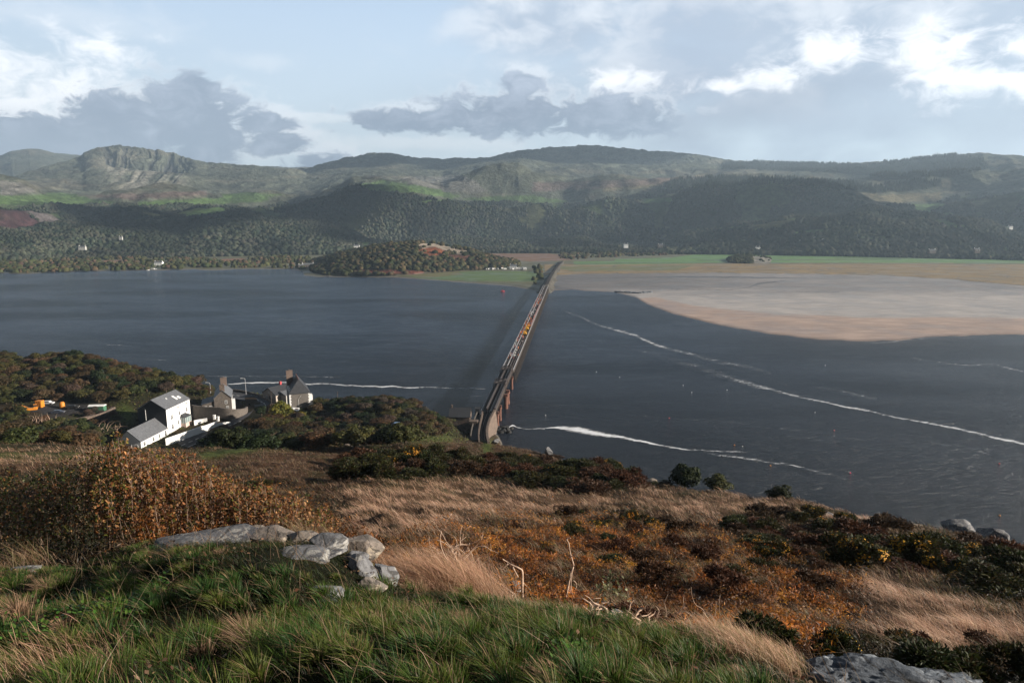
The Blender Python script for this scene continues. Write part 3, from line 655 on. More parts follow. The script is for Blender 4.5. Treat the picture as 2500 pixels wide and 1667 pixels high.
class Bldg:
    """house in a local frame: +Y along the long side, +X to the right, origin at its base centre"""
    def __init__(s, name, label, org, rz, cat='house', group=None):
        s.root = thing(name, org, label, cat, group, rz)
    def body(s, W, L, hz, rise, wall=None, roof=None, hip=0.0, over=.25, both=True, x0=0, y0=0, name='wall'):
        w2, l2 = W/2, L/2; m = MB(); r_ = L/2-hip
        m.v += [(x0-w2, y0-l2, -4), (x0+w2, y0-l2, -4), (x0+w2, y0+l2, -4), (x0-w2, y0+l2, -4), (x0-w2, y0-l2, hz), (x0+w2, y0-l2, hz), (x0+w2, y0+l2, hz), (x0-w2, y0+l2, hz)]
        m.f += [(0, 1, 5, 4), (1, 2, 6, 5), (2, 3, 7, 6), (3, 0, 4, 7), (0, 3, 2, 1), (4, 5, 6, 7)]
        if hip == 0:
            m.v += [(x0, y0-l2, hz+rise-.05), (x0, y0+l2, hz+rise-.05)]; m.f += [(4, 5, 8), (6, 7, 9), (5, 6, 9, 8), (7, 4, 8, 9)]
            m.f.remove((4, 5, 6, 7))
        wall_o = m.build(name, wall or M_white, s.root)
        k = rise/w2; t = .16; o = over; R = MB(); sh = 0.03
        ez = hz-k*o+sh; rz_ = hz+rise+sh
        A = [(x0-w2-o, y0-l2-o, ez), (x0+w2+o, y0-l2-o, ez), (x0+w2+o, y0+l2+o, ez), (x0-w2-o, y0+l2+o, ez), (x0, y0-l2-o+(hip+o if hip else 0), rz_), (x0, y0+l2+o-(hip+o if hip else 0), rz_)]
        R.v += A+[(p[0], p[1], p[2]+t) for p in A]
        F_ = [(6+1, 6+2, 6+5, 6+4), (6+3, 6+0, 6+4, 6+5), (2, 1, 4, 5), (0, 3, 5, 4)]
        if hip: F_ += [(6+0, 6+1, 6+4), (6+2, 6+3, 6+5), (1, 0, 4), (3, 2, 5), (0, 1, 7, 6), (1, 2, 8, 7), (2, 3, 9, 8), (3, 0, 6, 9)]
        else: F_ += [(0, 4, 10, 6), (4, 1, 7, 10), (1, 2, 8, 7), (2, 5, 11, 8), (5, 3, 9, 11), (3, 0, 6, 9)]
        R.f += F_
        s.roof = R.build('roof', roof or M_slate, s.root); s.W, s.L, s.hz, s.rise = W, L, hz, rise
        return wall_o
    def win(s, face, a, z, w, h, at=None, panes=2, name='window'):
        """face '+x','-x','-y'; a = coordinate along the face; z = sill height"""
        fr = MB(); gl = MB(); t = .09; cxx = (s.W/2 if at is None else at)
        def bx(mb, a0, a1, z0, z1, d0, d1):
            if face == '+x': mb.box(cxx+d0, cxx+d1, a0, a1, z0, z1)
            elif face == '-x': mb.box(-cxx-d1, -cxx-d0, a0, a1, z0, z1)
            else: yy = -(s.L/2 if at is None else at); mb.box(a0, a1, yy-d1, yy-d0, z0, z1)
        bx(gl, a-w/2, a+w/2, z, z+h, -.05, .04)
        for (a0, a1, z0, z1) in ((a-w/2-t, a-w/2, z-t, z+h+t), (a+w/2, a+w/2+t, z-t, z+h+t), (a-w/2, a+w/2, z+h, z+h+t), (a-w/2, a+w/2, z-t, z)): bx(fr, a0, a1, z0, z1, -.05, .09)
        for i in range(1, panes): q = a-w/2+w*i/panes; bx(fr, q-.035, q+.035, z, z+h, .045, .075)
        bx(fr, a-w/2, a+w/2, z+h*.62, z+h*.62+.06, .045, .07)
        f = fr.build(name, M_frame, s.root); gl.build('pane', M_glass, f); return f
    def chimney(s, x, y, z0, z1, w=.9, l=1.3, mat=None, pots=2):
        m = MB(); m.box(x-w/2, x+w/2, y-l/2, y+l/2, z0, z1-.3); m.box(x-w/2-.1, x+w/2+.1, y-l/2-.1, y+l/2+.1, z1-.3, z1-.1)
        m.box(x-w/2, x+w/2, y-l/2, y+l/2, z1-.1, z1)
        c_ = m.build('chimney', mat or M_brick, s.roof)
        for i in range(pots): 
            p = MB(); p.tube([(x, y-l/2+l*(i+.5)/pots, z1), (x, y-l/2+l*(i+.5)/pots, z1+.45)], [.16, .12], 8)
            q = p.build('chimney_pot', M_brick, s.root)
# ---- white three-storey house with lower wing
zb = 13.0
A = Pz(411, 1066, zb); ze = zat(411, 999, A[0], A[1]); Bf = Pz(462, 973.5, ze)
d = (Bf-np.array([A[0], A[1], ze]))[:2]; L_ = float(np.hypot(*d)); rz = -math.atan2(d[0], d[1]); d /= L_; n_ = np.array([d[1], -d[0]])
W_ = 11.0; org = np.array(A[:2])+d*L_/2-n_*W_/2
wh_ = Bldg('house', 'tall white three-storey house with grey slate roof and skylights', (org[0], org[1], zb), rz)
HZ_ = ze-zb; wh_.body(W_, L_, HZ_, 3.4)
for f_, z_, w_, h_ in ((-.30, HZ_-1.45, 1.0, .75), (-.02, HZ_-1.5, 1.0, .8), (.34, HZ_-1.5, 1.0, .8), (-.30, HZ_-4.6, 1.2, 1.7), (.02, HZ_-4.3, 1.1, 1.5), (.34, HZ_-4.3, 1.1, 1.6), (-.30, HZ_-8.3, 1.2, 1.8), (.36, HZ_-7.2, 1.0, 1.4), (-.05, HZ_-7.6, 1.1, 1.5)):
    if f_ == -.30 and z_ > HZ_-2: continue
    wh_.win('+x', f_*L_, z_, w_, h_, panes=3)
wh_.win('-y', -1.0, HZ_-2.4, .9, 1.2, panes=2)
gm = MB(); gm.poly([(-W_/2, -L_/2-.03, -4), (W_/2, -L_/2-.03, -4), (W_/2, -L_/2-.03, HZ_), (0, -L_/2-.03, HZ_+3.3), (-W_/2, -L_/2-.03, HZ_)])
gm.box(-W_/2, W_/2, -L_/2-.06, -L_/2-.002, -4, HZ_-.02); gm.f.pop(0)
# slate-hung gable as a thin cladding
gm = MB(); gm.prism([(-W_/2, -4), (W_/2-.02, -4), (W_/2-.02, HZ_-.1), (0, HZ_+3.2), (-W_/2, HZ_-.1)], 'y', -L_/2-.10, -L_/2-.005)
gm.build('slate_cladding', M_slated, wh_.root)
dp = MB(); dp.tube([(-2.4, -L_/2-.18, 0), (-2.4, -L_/2-.18, HZ_-.3)], .07, 6); dp.build('downpipe', M_frame, wh_.root)
for (u_, v_, a_, b_) in ((.55, .62, 1.1, 1.3), (.30, .44, 1.0, 1.0), (.30, .62, 1.0, 1.0), (-.2, .36, .5, .5)):
    # skylights lying on the right slope
    x_ = W_/2*v_; y_ = u_*L_/2; k_ = 3.4/(W_/2); zf = lambda x: HZ_+k_*(W_/2-x)+.21
    sk = MB(); sk.quadbox([(x_-a_/2, y_-b_/2, zf(x_-a_/2)), (x_+a_/2, y_-b_/2, zf(x_+a_/2)), (x_+a_/2, y_+b_/2, zf(x_+a_/2)), (x_-a_/2, y_+b_/2, zf(x_-a_/2)),
                           (x_-a_/2, y_-b_/2, zf(x_-a_/2)+.1), (x_+a_/2, y_-b_/2, zf(x_+a_/2)+.1), (x_+a_/2, y_+b_/2, zf(x_+a_/2)+.1), (x_-a_/2, y_+b_/2, zf(x_-a_/2)+.1)])
    sk.build('skylight', M_frame, wh_.roof)
# glazed bay on the right wall
by = .17*L_; bz = HZ_-9.3
bm_ = MB(); bm_.box(W_/2+.01, W_/2+2.0, by-1.9, by+1.9, -3, bz+1.6); bm_.build('porch_base', mat_plain('pink_render', (.55, .42, .36), .8), wh_.root)
bg_ = MB(); bg_.box(W_/2+.02, W_/2+1.95, by-1.85, by+1.85, bz+1.6, bz+3.9); po = bg_.build('porch_window', mat_plain('pale_glass', (.18, .24, .24), .15, .6), wh_.root)
fr_ = MB()
for q in (-1.87, -.62, .62, 1.87): fr_.box(W_/2+1.94, W_/2+2.02, by+q-.06, by+q+.06, bz+1.61, bz+3.89)
for q in (.4, 1.2, 1.98): fr_.box(W_/2+q-.05, W_/2+q+.05, by-1.93, by-1.86, bz+1.61, bz+3.89)
fr_.build('frame', M_frame, po)
rf = MB(); rf.v += [(W_/2, by-2.2, bz+3.9), (W_/2+2.3, by-2.2, bz+3.9), (W_/2+2.3, by+2.2, bz+3.9), (W_/2, by+2.2, bz+3.9), (W_/2, by-1.5, bz+4.9), (W_/2, by+1.5, bz+4.9)]
rf.f += [(0, 1, 4), (1, 2, 5, 4), (2, 3, 5), (0, 3, 2, 1), (0, 4, 5, 3)]; rf.build('porch_roof', M_slated, wh_.root)
# lower wing (a building of its own joined to the gable)
ze2 = HZ_-7.0
A2 = np.array(A[:2])-n_*0.1
lw = 9.0; ll = 15.5; o2 = A2-d*(ll/2+.15)-n_*lw/2
lo = Bldg('house', 'low white house joined to the gable of the tall white house', (o2[0], o2[1], zb), rz)
lo.body(lw, ll, ze2, 3.6)
for f_, z_, w_, h_ in ((-.38, ze2-2.0, 1.1, 1.3), (-.05, ze2-2.1, 1.1, 1.5), (.18, ze2-1.9, .9, 1.3), (.42, ze2-2.5, 1.1, 2.0), (.20, ze2-5.0, 1.0, 1.4), (.42, ze2-4.9, .9, 1.5), (-.05, ze2-5, 1, 1.4)): lo.win('+x', f_*ll, z_, w_, h_)
for a_ in (-2.6, 0.4, 2.8): lo.win('-y', a_, ze2-2.6, 1.0, 1.2)
# ---- stone house with tall chimneys
zb = 17.0
A = Pz(524, 1000, zb); rz = .36; W_ = 6.4; dx_ = np.array([math.cos(rz), math.sin(rz)])*W_; Bc = A+np.array([dx_[0], dx_[1], 0])
nx = dx_/W_; ny = np.array([-nx[1], nx[0]]); ze = zat(523, 973.5, A[0], A[1]); Lh = 14.0
org = (A[:2]+Bc[:2])/2+ny*Lh/2
sh_ = Bldg('house', 'stone house with two tall chimneys above the curved rubble wall', (org[0], org[1], zb), rz)
HZ_ = ze-zb; ap = zat(539, 961, *((A[:2]+Bc[:2])/2))-ze
sh_.body(W_, Lh, HZ_, max(ap, 2.2)+.9, M_stone, M_slate)
sh_.chimney(0, -Lh/2+.8, HZ_+1.5, HZ_+sh_.rise+2.2, 1.8, 1.0, M_stonelit); sh_.chimney(.2, Lh/2-1.5, HZ_+1.5, HZ_+sh_.rise+2.6, 2.4, 1.0, M_brick, 3)
for a_, z_ in ((1.2, HZ_-2.3), (1.6, HZ_-4.6)): sh_.win('-y', a_, z_, .8, 1.2)
for a_ in (-5, -1.5, 2.5): sh_.win('+x', a_, HZ_-2.3, 1.0, 1.4); 
bb = MB(); bb.box(W_/2+.01, W_/2+1.2, -5.6, -3.0, -2, HZ_-1.4); bb.build('bay', M_white, sh_.root)
wg = MB(); wg.prism([(-W_/2-4.5, -3), (-W_/2-.01, -3), (-W_/2-.01, HZ_-1.2), (-W_/2-4.5, HZ_-2.2)], 'y', -Lh/2+.5, Lh/2-4); wg.build('side_wing', M_stone, sh_.root)
wr_f = MB(); wr_f.prism([(-W_/2-4.9, HZ_-2.25), (-W_/2-.02, HZ_-1.15), (-W_/2-.02, HZ_-1.0), (-W_/2-4.9, HZ_-2.1)], 'y', -Lh/2+.3, Lh/2-3.8); wr_f.build('wing_roof', M_slated, sh_.root)
for a_ in (-W_/2-3.2, -W_/2-1.4): sh_.win('-y', a_, HZ_-4.2, .8, 1.3, at=Lh/2-.5)
# ---- hipped stone house on the right
A = Pz(708, 997, 16.5); Bc = Pz(758, 992, 16.5); dx_ = (Bc-A)[:2]; W_ = float(np.hypot(*dx_)); rz = math.atan2(dx_[1], dx_[0])
nx = dx_/W_; ny = np.array([-nx[1], nx[0]]); ze = zat(709, 961, A[0], A[1]); Lh = 13.0
org = (A[:2]+Bc[:2])/2+ny*Lh/2
hh_ = Bldg('house', 'square grey stone house with a hipped slate roof and one tall brick chimney', (org[0], org[1], 16.5), rz)
HZ_ = ze-16.5; hh_.body(W_, Lh, HZ_, 5.2, mat_stone('grey_stone', (.16, .145, .13), (.11, .10, .09), 2.2, (.18, .165, .15)), M_slated, hip=1.4)
for sx_ in (-1, 1):
    qn = MB(); zt = int((HZ_+1)/.6)*.6-1
    P2 = []
    for i in range(int((HZ_+1)/.6)):
        e = .45 if i % 2 else .7; z0 = -1+i*.6; P2 += [(e, z0), (e, z0+.6)]
    pf = [(sx_*(W_/2-e_), z_) for e_, z_ in P2]+[(sx_*(W_/2+.03), zt), (sx_*(W_/2+.03), -1)]
    qn.prism(pf, 'y', -Lh/2-.03, -Lh/2+.3); qn.build('quoins', M_frame, hh_.root)
hh_.chimney(-W_/2+1.2, Lh/2-3.2, HZ_, HZ_+7.6, 2.5, 1.3, M_brick, 4)
for a_ in (-4.6, -1.2, 2.2):
    hh_.win('-x', a_, HZ_-2.4, 1.0, 1.6); hh_.win('-x', a_, HZ_-5.4, 1.1, 1.7)
    dm = MB(); dm.prism([(a_-.9, HZ_-.3), (a_+.9, HZ_-.3), (a_, HZ_+1.4)], 'x', -W_/2-.1, -W_/2+1.6); dm.build('dormer', M_frame, hh_.roof)
dp = MB(); dp.tube([(-.6, -Lh/2-.1, -1), (-.6, -Lh/2-.1, HZ_-2.6), (.5, -Lh/2-.1, HZ_-1.2)], .07, 6); dp.build('downpipe', M_frame, hh_.root)
bb = MB(); bb.box(W_/2+.01, W_/2+1.3, -4, -1, -2, HZ_-2.0); bb.build('bay', M_white, hh_.root)
rc = MB(); rc.beam((0, -Lh/2+1.3, HZ_+5.4), (0, Lh/2-1.3, HZ_+5.4), .3, .22); rc.build('ridge_tiles', M_rust, hh_.roof)
# ---- small gabled cottage beside it
A = Pz(641, 971, 15.0); Bc = Pz(674, 978, 15.0); dx_ = (Bc-A)[:2]; W_ = float(np.hypot(*dx_)); rz = math.atan2(dx_[1], dx_[0])
nx = dx_/W_; ny = np.array([-nx[1], nx[0]]); org = (A[:2]+Bc[:2])/2+ny*4.5
ct_ = Bldg('cottage', 'small pale gabled cottage with dark slate roof by the sea wall', (org[0], org[1], 14.6), rz, 'cottage')
ct_.body(W_, 9, 2.8, 2.6, mat_plain('cream_render', (.42, .37, .32), .85), M_slated, over=.4); ct_.chimney(-.6, 2.2, 3.5, 6.9, .8, .8, M_red, 1)
ct_.win('-y', -1.4, 1.0, .8, .9); ct_.win('-y', 1.5, 1.0, .8, .9); ct_.win('-y', 0, 3.2, .5, .5, panes=1)
dr = MB(); dr.box(.1, .9, -4.56, -4.51, 0, 2.0); dr.build('door', M_slated, ct_.root)
ax_ = MB(); ax_.box(W_/2+.01, W_/2+3.5, -2, 3, -2, 2.6); ax_.build('side_wing', mat_plain('pale_render', (.40, .38, .35), .85), ct_.root)
ar = MB(); ar.prism([(W_/2+.01, 2.6), (W_/2+3.8, 2.6), (W_/2+.01, 4.0)], 'y', -2.3, 3.3); ar.build('wing_roof', M_slate, ct_.root)
# ---- shed among the trees, boathouse by the viaduct
p = Pz(715, 1012, 17.5); b_ = Bldg('shed', 'small white flat-roofed shed among the trees below the hipped stone house', (p[0], p[1], 16.8), .2, 'shed')
b_.body(4.2, 3.6, 2.5, .35, M_white, M_frame, over=.3); b_.win('+x', 0, .9, 1.2, .9)
p = Pz(1123, 1030, 8.0); b_ = Bldg('boathouse', 'long boathouse with dark slate roof beside the stone viaduct approach', (p[0], p[1]+3, 7.2), -math.pi/2-.05, 'boathouse')
b_.body(7.0, 8.6, 3.2, 2.9, M_stonelit, M_slated, over=.3); b_.chimney(0, -3.6, 4.5, 7.2, .6, .6, M_stonelit, 1)
dr = MB(); dr.box(-1.2, 1.2, 4.33, 4.38, 0, 2.4); dr.build('door', M_dark, b_.root)
wq = MB(); wq.box(4.2, 7.5, 4.5, 8.0, -2, 2.4); wq.build('side_wing', M_stonelit, b_.root)
# ---- walls and roads
def groundz(p): return float(H(p[0], p[1]))
def wallstrip(name, pts, h, t, mat, label, cat='wall', below=2.0, cope=None):
    """pts: (x,y,zbase) world; h: height or list"""
    pts = [np.array(p, float) for p in pts]; hs = h if hasattr(h, '__len__') else [h]*len(pts)
    m = MB(); n = len(pts); base = 0
    for i, p in enumerate(pts):
        dd = pts[min(i+1, n-1)]-pts[max(i-1, 0)]; dd[2] = 0; dd /= np.linalg.norm(dd); q = np.array([-dd[1], dd[0], 0])*t/2
        for s_ in (-1, 1):
            m.v.append(tuple(p+q*s_-np.array([0, 0, below]))); m.v.append(tuple(p+q*s_+np.array([0, 0, hs[i]])))
    for i in range(n-1):
        a = 4*i; b = 4*i+4
        m.f += [(a, b, b+1, a+1), (a+2, a+3, b+3, b+2), (a+1, b+1, b+3, a+3), (a, a+2, b+2, b)]
    m.f += [(0, 1, 3, 2), (4*n-4, 4*n-2, 4*n-1, 4*n-3)]
    o = m.build(name, mat); return tag(o, label, cat)
def smoothpts(L, k=6):
    L = [np.array(p, float) for p in L]; out = []
    for i in range(len(L)-1):
        p0, p1, p2, p3 = L[max(i-1, 0)], L[i], L[i+1], L[min(i+2, len(L)-1)]
        for j in range(k):
            t = j/k; out.append(.5*((2*p1)+(-p0+p2)*t+(2*p0-5*p1+4*p2-p3)*t*t+(-p0+3*p1-3*p2+p3)*t**3))
    out.append(L[-1]); return out
wallstrip('garden_wall', smoothpts([Pz(405, 1090, 12.6), Pz(450, 1074, 13.0), Pz(500, 1056, 13.8), Pz(530, 1045, 14.5)]), [2.9]*12+[2.7]*7, .35, M_white, 'long white rendered boundary wall between the tall white house and the road')
wallstrip('garden_wall', smoothpts([Pz(530, 1045, 14.5), Pz(548, 1038, 14.9), Pz(563, 1033, 15.2)]), list(np.linspace(1.9, .5, 13)), .34, M_white, 'short white wall sloping down to the road at the end of the boundary wall')
wallstrip('garden_wall', smoothpts([Pz(474, 1036, 14.5), Pz(490, 1033, 14.5), Pz(506, 1030, 14.8)]), 1.6, .5, M_white, 'low white plastered garden wall beside the glazed porch')
for q in ((524, 1030), (533, 1034)):
    p = Pz(*q, 14.8); m = MB(); m.box(p[0]-.35, p[0]+.35, p[1]-.35, p[1]+.35, 13, 17.4); m.box(p[0]-.45, p[0]+.45, p[1]-.45, p[1]+.45, 17.4, 17.6)
    tag(m.build('gate_pillar', M_white), 'white gate pillar at the top of the boundary wall, '+('nearer the garden' if q[0] == 524 else 'nearer the road'), 'pillar', 'white gate pillars')
wallstrip('retaining_wall', smoothpts([Pz(470, 1020, 15.2), Pz(500, 1024, 15.0), Pz(530, 1026, 15.0), Pz(560, 1025, 15.2), Pz(585, 1019, 15.5), Pz(600, 1009, 15.8), Pz(603, 999, 16)]), [5.2]*14+list(np.linspace(5.2, 1.2, 23)), .7, M_stone, 'curved rubble stone retaining wall below the stone house', below=3)
wallstrip('sea_wall', smoothpts([Pz(548, 956, 15.8), Pz(585, 960, 15.2), Pz(618, 967, 14.8), Pz(650, 980, 15.0), Pz(676, 993, 15.6)]), 1.5, .5, M_stone, 'long low stone sea wall edging the coast road', below=4)
wallstrip('field_wall', smoothpts([Pz(185, 1033, 17.5), Pz(215, 1027, 17.5), Pz(245, 1020, 17.6), Pz(280, 1004, 17.9)]), 1.8, .9, M_stonelit, 'tumbled pale dry stone wall beside the yard')
def ribbon(name, pts, w, mat, lift=.18, kind='structure'):
    pts = smoothpts(pts, 8); n = len(pts); V = []
    for i, p in enumerate(pts):
        dd = pts[min(i+1, n-1)]-pts[max(i-1, 0)]; dd[2] = 0; dd /= np.linalg.norm(dd); q = np.array([-dd[1], dd[0], 0])
        for s_ in (-.5, 0, .5): V.append(p+q*w*s_+np.array([0, 0, lift]))
    o = bpy.data.objects.new(name, np_mesh(name, np.array(V), grid_faces(n, 3), mat, None, True)); link(o); tag(o, kind=kind); return o
rp = [(548, 963), (585, 968), (625, 977), (648, 990), (640, 1006), (610, 1020), (570, 1037), (520, 1056), (470, 1078), (420, 1100)]
rzs = [15.5, 15.3, 15.3, 15.5, 15.6, 15.5, 14.9, 14.0, 13.0, 12]
RP = [Pz(a_, b_, z_) for (a_, b_), z_ in zip(rp, rzs)]
ribbon('coast_road', RP, 8.5, M_tarmac, .35)
lm = MB(); sp = smoothpts(RP, 16)
for i in range(8, len(sp)-4, 5):
    a_, b_ = sp[i], sp[i+3]; dd = b_-a_; dd /= np.linalg.norm(dd); q = np.array([-dd[1], dd[0], 0])
    for off in (0,):
        lm.poly([a_+q*.12+[0, 0, .37], b_+q*.12+[0, 0, .37], b_-q*.12+[0, 0, .37], a_-q*.12+[0, 0, .37]])
tag(lm.build('road_marking', M_paintw), kind='structure')
lm = MB()
for i in range(20, len(sp)-8, 2):
    a_, b_ = sp[i], sp[i+2]; dd = b_-a_; dd /= np.linalg.norm(dd); q = np.array([-dd[1], dd[0], 0])
    lm.poly([a_+q*3.4+[0, 0, .372], b_+q*3.4+[0, 0, .372], b_+q*3.6+[0, 0, .372], a_+q*3.6+[0, 0, .372]])
tag(lm.build('road_edge_line', M_paintw), kind='structure')
# street lamps and poles
def lamp(px, py, z, h, label):
    p = Pz(px, py, z); r_ = thing('street_lamp', tuple(p), label, 'street lamp', 'street lamps along the coast road')
    m = MB(); m.tube([(0, 0, -1), (0, 0, h*.5), (0, 0, h)], [.12, .09, .07], 8); m.build('post', M_rail, r_)
    a = MB(); a.tube([(0, 0, h), (-.4, 0, h+.35), (-1.3, 0, h+.4)], [.07, .06, .05], 6); a.box(-2.0, -1.2, -.18, .18, h+.32, h+.48); a.build('lamp_head', M_frame, r_)
lamp(601, 966, 15, 7.5, 'tall grey street lamp on the sea wall between the stone house and the cottage'); lamp(514, 958, 15, 4.2, 'short street lamp at the wooded point left of the stone chimneys')
def pole(px, py, z, h, label):
    p = Pz(px, py, z); m = MB(); m.tube([(0, 0, -1), (0, 0, h)], [.15, .10], 8); m.box(-.7, .7, -.05, .05, h-.6, h-.45)
    o = m.build('utility_pole', M_wood); o.location = p; tag(o, label, 'pole', 'wooden utility poles')
pole(664, 1003, 15.5, 8.5, 'wooden utility pole standing in front of the hipped stone house'); pole(825, 990, 17, 6.0, 'wooden utility pole on the bushy mound right of the hipped house')
# cars
def car(px, py, z, rz_, mat, label, s=1.0, cat='car', terrain=True):
    p = Pz(px, py, z); 
    if terrain: p[2] = groundz(p)+.05
    r_ = thing('parked_car', tuple(p), label, cat, 'cars parked near the houses', rz_)
    b = MB(); b.prism([(-2.1, .35), (2.1, .35), (2.15, .8), (1.2, .95), (.6, 1.42), (-1.3, 1.45), (-2.0, .95), (-2.15, .8)], 'y', -.85, .85); b.build('body', mat, r_, bevel=.06)
    gmb = MB(); gmb.prism([(.62, .98), (1.05, .98), (.58, 1.34), (-1.25, 1.37), (-1.75, .98)], 'y', -.86, .86); gmb.build('window', M_glass, r_)
    for x_ in (-1.3, 1.35):
        for y_ in (-.8, .8):
            w = MB(); w.tube([(x_, y_-.1, .33), (x_, y_+.1, .33)], .33, 12); w.build('wheel', M_rubber, r_)
    for y_ in (-.6, .6): h_ = MB(); h_.box(2.1, 2.17, y_-.15, y_+.15, .62, .76); h_.build('headlight', M_frame, r_)
    return r_
car(142, 1008, 18.5, .3, M_car[0], 'dark blue car in the yard behind the bare bushes, nearest the stone wall'); car(178, 996, 18.5, .2, M_car[3], 'black car in the yard, furthest right of the dark cars')
car(118, 990, 18.5, .1, M_car[1], 'silver car parked beside the orange digger in the yard'); car(405, 929, 18, .4, M_car[1], 'silver car half hidden behind the trees above the slate roof')
car(972, 1063, 20, .1, M_car[2], 'pale blue van roof behind the bank left of the viaduct')
p = Pz(78, 1006, 18.6); p[2] = groundz(p)
dg = thing('digger', tuple(p), 'orange digger with raised cab in the yard behind the left bushes', 'digger', None, .5); dg.scale = (.72,)*3
m = MB(); m.box(-2.6, 2.6, -1.5, -.9, 0, .8); m.box(-2.6, 2.6, .9, 1.5, 0, .8); m.build('track', M_rubber, dg)
m = MB(); m.box(-2.2, 2.6, -1.4, 1.4, .85, 2.1); m.build('body', M_orange, dg, bevel=.15)
m = MB(); m.box(1.0, 2.5, -1.3, .0, 2.12, 3.9); m.build('cab', M_orange, dg, bevel=.1)
m = MB(); m.box(1.1, 2.54, -1.34, -.1, 2.7, 3.6); m.build('cab_window', M_glass, dg)
m = MB(); m.beam((-1.5, .5, 1.8), (-4.2, .5, 3.6), .4, .6); m.beam((-4.2, .5, 3.6), (-6.3, .5, 1.2), .35, .5); m.build('arm', M_orange, dg)
m = MB(); m.prism([(-6.9, .3), (-5.8, .3), (-5.9, 1.3), (-6.5, 1.3)], 'y', -.1, 1.1); m.build('bucket', M_car[1], dg)
p = Pz(98, 996, 18.6); p[2] = groundz(p); m = MB(); m.box(-1.2, 1.2, -1, 1, .1, 2.6); m.box(-1.25, 1.25, -1.05, 1.05, 2.6, 2.75)
for q in (-.8, 0, .8): m.box(q-.08, q+.08, -1.08, -1.0, .2, 2.5)
o = m.build('skip', M_orange, bevel=.05); o.location = p; tag(o, 'tall orange container right behind the digger in the yard', 'container')
p = Pz(152, 994, 18.6); p[2] = groundz(p); m = MB(); m.tube([(0, 0, 0), (0, 0, .3), (0, 0, 2.0), (0, 0, 2.5), (0, 0, 2.6)], [.9, .95, .95, .6, .2], 16)
o = m.build('tank', M_orange, smooth=True); o.location = p; tag(o, 'bright orange cylindrical tank standing alone in the yard', 'tank')
p = Pz(238, 999, 18.4); p[2] = groundz(p); r_ = thing('cabin', tuple(p), 'small green site cabin with pale roof at the right end of the yard', 'cabin', None, .1)
m = MB(); m.box(-2.8, 2.8, -1.2, 1.2, -.5, 2.2); m.build('wall', M_green, r_, bevel=.04); m = MB(); m.prism([(-1.4, 2.2), (1.4, 2.2), (0, 2.7)], 'x', -3, 3); m.build('roof', M_frame, r_); m = MB(); m.box(-1.9, -1.1, -1.26, -1.19, 0, 1.8); m.build('door', M_slated, r_)

# ================================================================= VIADUCT
ZD = 8.0
VA = Pz(1193.5, 1006, ZD); VE = Pz(1333, 697, ZD)
vd = VE-VA; VL = float(np.hypot(vd[0], vd[1])); vrz = -math.atan2(vd[0], vd[1])
via = thing('railway_viaduct', (VA[0], VA[1], 0), 'long wooden railway viaduct with walkway crossing the estuary', 'viaduct', None, vrz)
def yat(py, off=0):  # distance along the deck that projects to image row py
    lo_, hi_ = -80., VL+10
    for _ in range(40):
        mi = (lo_+hi_)/2; q = VA+vd/VL*mi
        if proj(q[0], q[1], ZD)[1] > py: lo_ = mi
        else: hi_ = mi
    return lo_
m = MB(); m.box(-3.3, 3.3, 0, VL, ZD-.7, ZD-.3); m.build('deck', M_dark, via)
m = MB(); m.box(-3.25, -1.2, 0, VL, ZD-.295, ZD-.1); m.build('walkway', M_plank, via)
for x_ in (.25, 1.75):
    m = MB(); m.box(x_-.09, x_+.09, 0, VL, ZD-.12, ZD+.06); m.build('rail', M_railtop, via)
m = MB()
for i in range(int(VL/1.4)): m.box(-.35, 2.35, i*1.4, i*1.4+.4, ZD-.29, ZD-.125)
m.build('sleepers', M_wood, via)
m = MB(); m.box(-1.15, -.95, 0, VL, ZD-.29, ZD+.35); m.box(2.75, 3.0, 0, VL, ZD-.29, ZD+.25); m.build('kerb_beam', M_wood, via)
def railing(x_, y0, y1, name='railing'):
    m = MB()
    for z_ in (.45, .85, 1.25): m.box(x_-.05, x_+.05, y0, y1, ZD-.1+z_-.05, ZD-.1+z_+.05)
    n = int((y1-y0)/2.4)
    for i in range(n+1): m.box(x_-.07, x_+.07, y0+i*2.4-.07, y0+i*2.4+.07, ZD-.6, ZD+1.2)
    m.build(name, M_rail, via)
railing(-3.35, 0, VL); railing(3.3, yat(905), VL); railing(-1.05, yat(925), VL, 'inner_railing')
# side timbers catching the light on the right-hand edge
m = MB(); m.box(3.32, 3.5, yat(905), VL, ZD-1.2, ZD-.2); m.build('edge_beam', M_wood, via)
# iron spans: three longitudinal girders and overhead bracing
y_i = yat(903)
for x_, w_ in ((-.95, .45), (2.7, .5), (-3.1, .3), (.95, .3)):
    m = MB(); h_ = 1.9 if x_ in (-.95, 2.7) else .5
    m.box(x_-w_/2, x_+w_/2, 0, y_i, ZD-1.6, ZD+h_-.15); m.box(x_-w_/2-.15, x_+w_/2+.15, 0, y_i, ZD+h_-.15, ZD+h_)
    for k in range(int(y_i/3)): m.box(x_-w_/2-.1, x_+w_/2+.1, k*3+.2, k*3+.4, ZD-.3, ZD+h_-.16)
    m.build('girder', M_steel, via)
for yc in ((yat(915), yat(906)), (yat(950), yat(939))):
    m = MB()
    for k in range(4):
        yy = yc[0]+(yc[1]-yc[0])*k/3; m.box(-2.9, 3.0, yy-.22, yy+.22, ZD+2.9, ZD+3.3)
    for x_ in (-2.9, 3.0): 
        m.box(x_-.15, x_+.15, yc[0], yc[1], ZD+2.6, ZD+2.9)
        for k in (0, 3): yy = yc[0]+(yc[1]-yc[0])*k/3; m.box(x_-.15, x_+.15, yy-.15, yy+.15, ZD-.3, ZD+2.6)
    m.beam((-2.7, yc[0], ZD+3.1), (2.8, yc[1], ZD+3.1), .2); m.build('overhead_bracing', M_steel, via)
